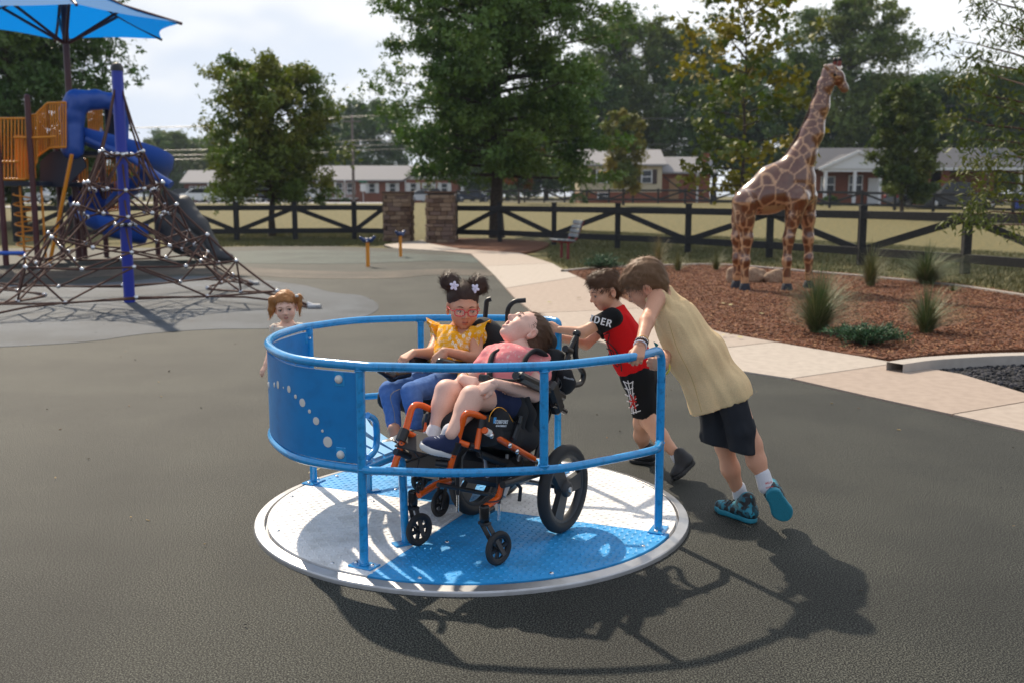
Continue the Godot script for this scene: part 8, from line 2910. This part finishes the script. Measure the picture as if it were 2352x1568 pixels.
	hd.chain([W.call(166, 340, 23.0), W.call(164, 260, 23.0), W.call(176, 232, 23.0), W.call(220, 228, 23.2), W.call(262, 234, 23.4), W.call(280, 262, 23.5), W.call(278, 350, 23.5)], [0.25, 0.25, 0.24, 0.19, 0.18, 0.15, 0.13], 0.12)
	hd.chain([W.call(164, 340, 23.6), W.call(164, 260, 23.6), W.call(180, 234, 23.7), W.call(220, 230, 23.8), W.call(262, 236, 23.9)], [0.24, 0.24, 0.22, 0.18, 0.16], 0.14)
	hd.fold(0.02, 2.5, Vector3.UP, 1.0, 5)
	sdf_obj("slide_hood", hd, 0.03, blue, t)
	hb = MB.new(); hb.box(Transform3D(Basis.IDENTITY, (W.call(262, 300, 24.0) as Vector3)), Vector3(0.42, 1.2, 0.06), 0.02)
	part("hood_back", hb, navy, t)
	# spiral chute
	var ctr: Vector3 = W.call(282, 470, 24.2)
	var ch := MB.new()
	var N := 64
	for k in N + 1:
		var f := float(k) / N
		var an := lerpf(2.6, 2.6 - TAU * 1.28, f)
		var h := lerpf(2.75, 0.36, f)
		var rr := 0.80 + (0.25 if f > 0.9 else 0.0)
		var o := Vector3(ctr.x + cos(an) * rr, h, ctr.z + sin(an) * rr)
		var out := Vector3(cos(an), 0, sin(an))
		for j in 9:
			var a := lerpf(-1.5, 1.5, j / 8.0)
			var outer := 1.25 if j > 4 else 0.9
			ch.add(o + out * sin(a) * 0.40 + Vector3.UP * (1.0 - cos(a)) * 0.42 * outer, (-out * sin(a) + Vector3.UP * cos(a)).normalized())
	for k in N:
		for j in 8:
			var i0 := k * 9 + j
			ch.i.append_array([i0, i0 + 9, i0 + 1, i0 + 1, i0 + 9, i0 + 10])
	part("spiral_slide", ch, blue_l, t)
	hb = MB.new(); hb.tube(PackedVector3Array([Vector3(ctr.x, 0, ctr.z), Vector3(ctr.x, 2.9, ctr.z)]), 0.07, 10)
	part("slide_post", hb, maroon, t)
	for q in [[[200, 320], [300, 362], [352, 400], [392, 425]]]:
		var arr := []
		for p in q: arr.append(W.call(p[0], p[1], 23.2))
		hb = MB.new(); hb.tube(spline(arr, 4), 0.16, 8, false, 0.6)
		part("chute_rim", hb, blue, t)
	# grey moulded climber on the right
	var gs := SDF.new()
	gs.chain([W.call(385, 450, 23.4), W.call(420, 470, 23.2), W.call(460, 520, 22.9), W.call(500, 585, 22.7), W.call(528, 592, 22.6)], [0.14, 0.20, 0.18, 0.13, 0.08], 0.08)
	gs.chain([W.call(382, 460, 24.4), W.call(420, 480, 24.2), W.call(458, 530, 23.9), W.call(498, 588, 23.7)], [0.16, 0.22, 0.18, 0.12], 0.08)
	gs.chain([W.call(400, 520, 23.9), W.call(430, 550, 23.6), W.call(470, 585, 23.3)], [0.44, 0.38, 0.18], 0.12)
	gs.fold(0.05, 1.8, Vector3.UP, 1.0, 9)
	sdf_obj("rock_climber", gs, 0.04, grey, t)
	# shade umbrella above it
	var ub := at_px(172, 24.0)
	ub.y = 0
	var ut := thing("shade_umbrella", "large hexagonal blue fabric shade on a dark red mast over the tower", "shade umbrella", ub)
	hb = MB.new(); hb.tube(PackedVector3Array([ub, ub + Vector3.UP * 6.6]), 0.075, 12)
	part("mast", hb, maroon, ut)
	var fabric := mat(Color(0.004, 0.22, 0.55), 0.85)
	fabric.backlight_enabled = true
	fabric.backlight = Color(0.02, 0.50, 0.85)
	var apex := ub + Vector3.UP * 6.55
	var tips := []
	for k in 6:
		var an := TAU * k / 6 + 0.03
		tips.append(ub + Vector3(cos(an) * 2.72, 5.42, sin(an) * 2.72))
	for k in 6:
		var f0: Vector3 = tips[k]
		var f1: Vector3 = tips[(k + 1) % 6]
		var cn := MB.new()
		for r in 9:
			for j in 9:
				var fr := r / 8.0
				var fj := j / 8.0
				var e := f0.lerp(f1, fj)
				var inn := 1.0 - 0.10 * sin(fj * PI) * fr * fr
				var p := apex.lerp(e, fr * inn) - Vector3.UP * 0.10 * sin(fj * PI) * fr + Vector3.DOWN * 0.16 * sin(fr * PI) 
				cn.add(p, Vector3.UP)
		for r in 8:
			for j in 8:
				var i0 := r * 9 + j
				cn.i.append_array([i0, i0 + 9, i0 + 1, i0 + 1, i0 + 9, i0 + 10])
		var nrm := (f1 - apex).cross(f0 - apex).normalized()
		for j in cn.n.size(): cn.n[j] = nrm if nrm.y > 0 else -nrm
		part("canopy_panel", cn, fabric, ut)
		hb = MB.new(); hb.tube(PackedVector3Array([apex - Vector3.UP * 0.06, apex.lerp(f0, 0.5) + Vector3.DOWN * 0.17, f0 + Vector3.DOWN * 0.02]), 0.035, 8)
		part("rib", hb, maroon, ut)
		hb = MB.new(); hb.tube(PackedVector3Array([ub + Vector3.UP * 4.95, apex.lerp(f0, 0.52) + Vector3.DOWN * 0.2]), 0.035, 8)
		part("strut", hb, maroon, ut)
func _ready() -> void:
	t0 = Time.get_ticks_msec()
	rng.seed = 20240
	make_view()
	make_materials()
	lap("materials")
	make_ground()
	lap("ground")
	make_ride()
	make_chair_orange()
	make_chair_black()
	make_people()
	run_jobs()
	lap("people meshed")
	make_fences()
	make_furniture()
	make_giraffe()
	make_net()
	make_tower()
	run_jobs()
	lap("equipment")
	make_trees()
	lap("trees")
	make_plants()
	make_houses()
	make_cars()
	run_jobs()
	lap("done")
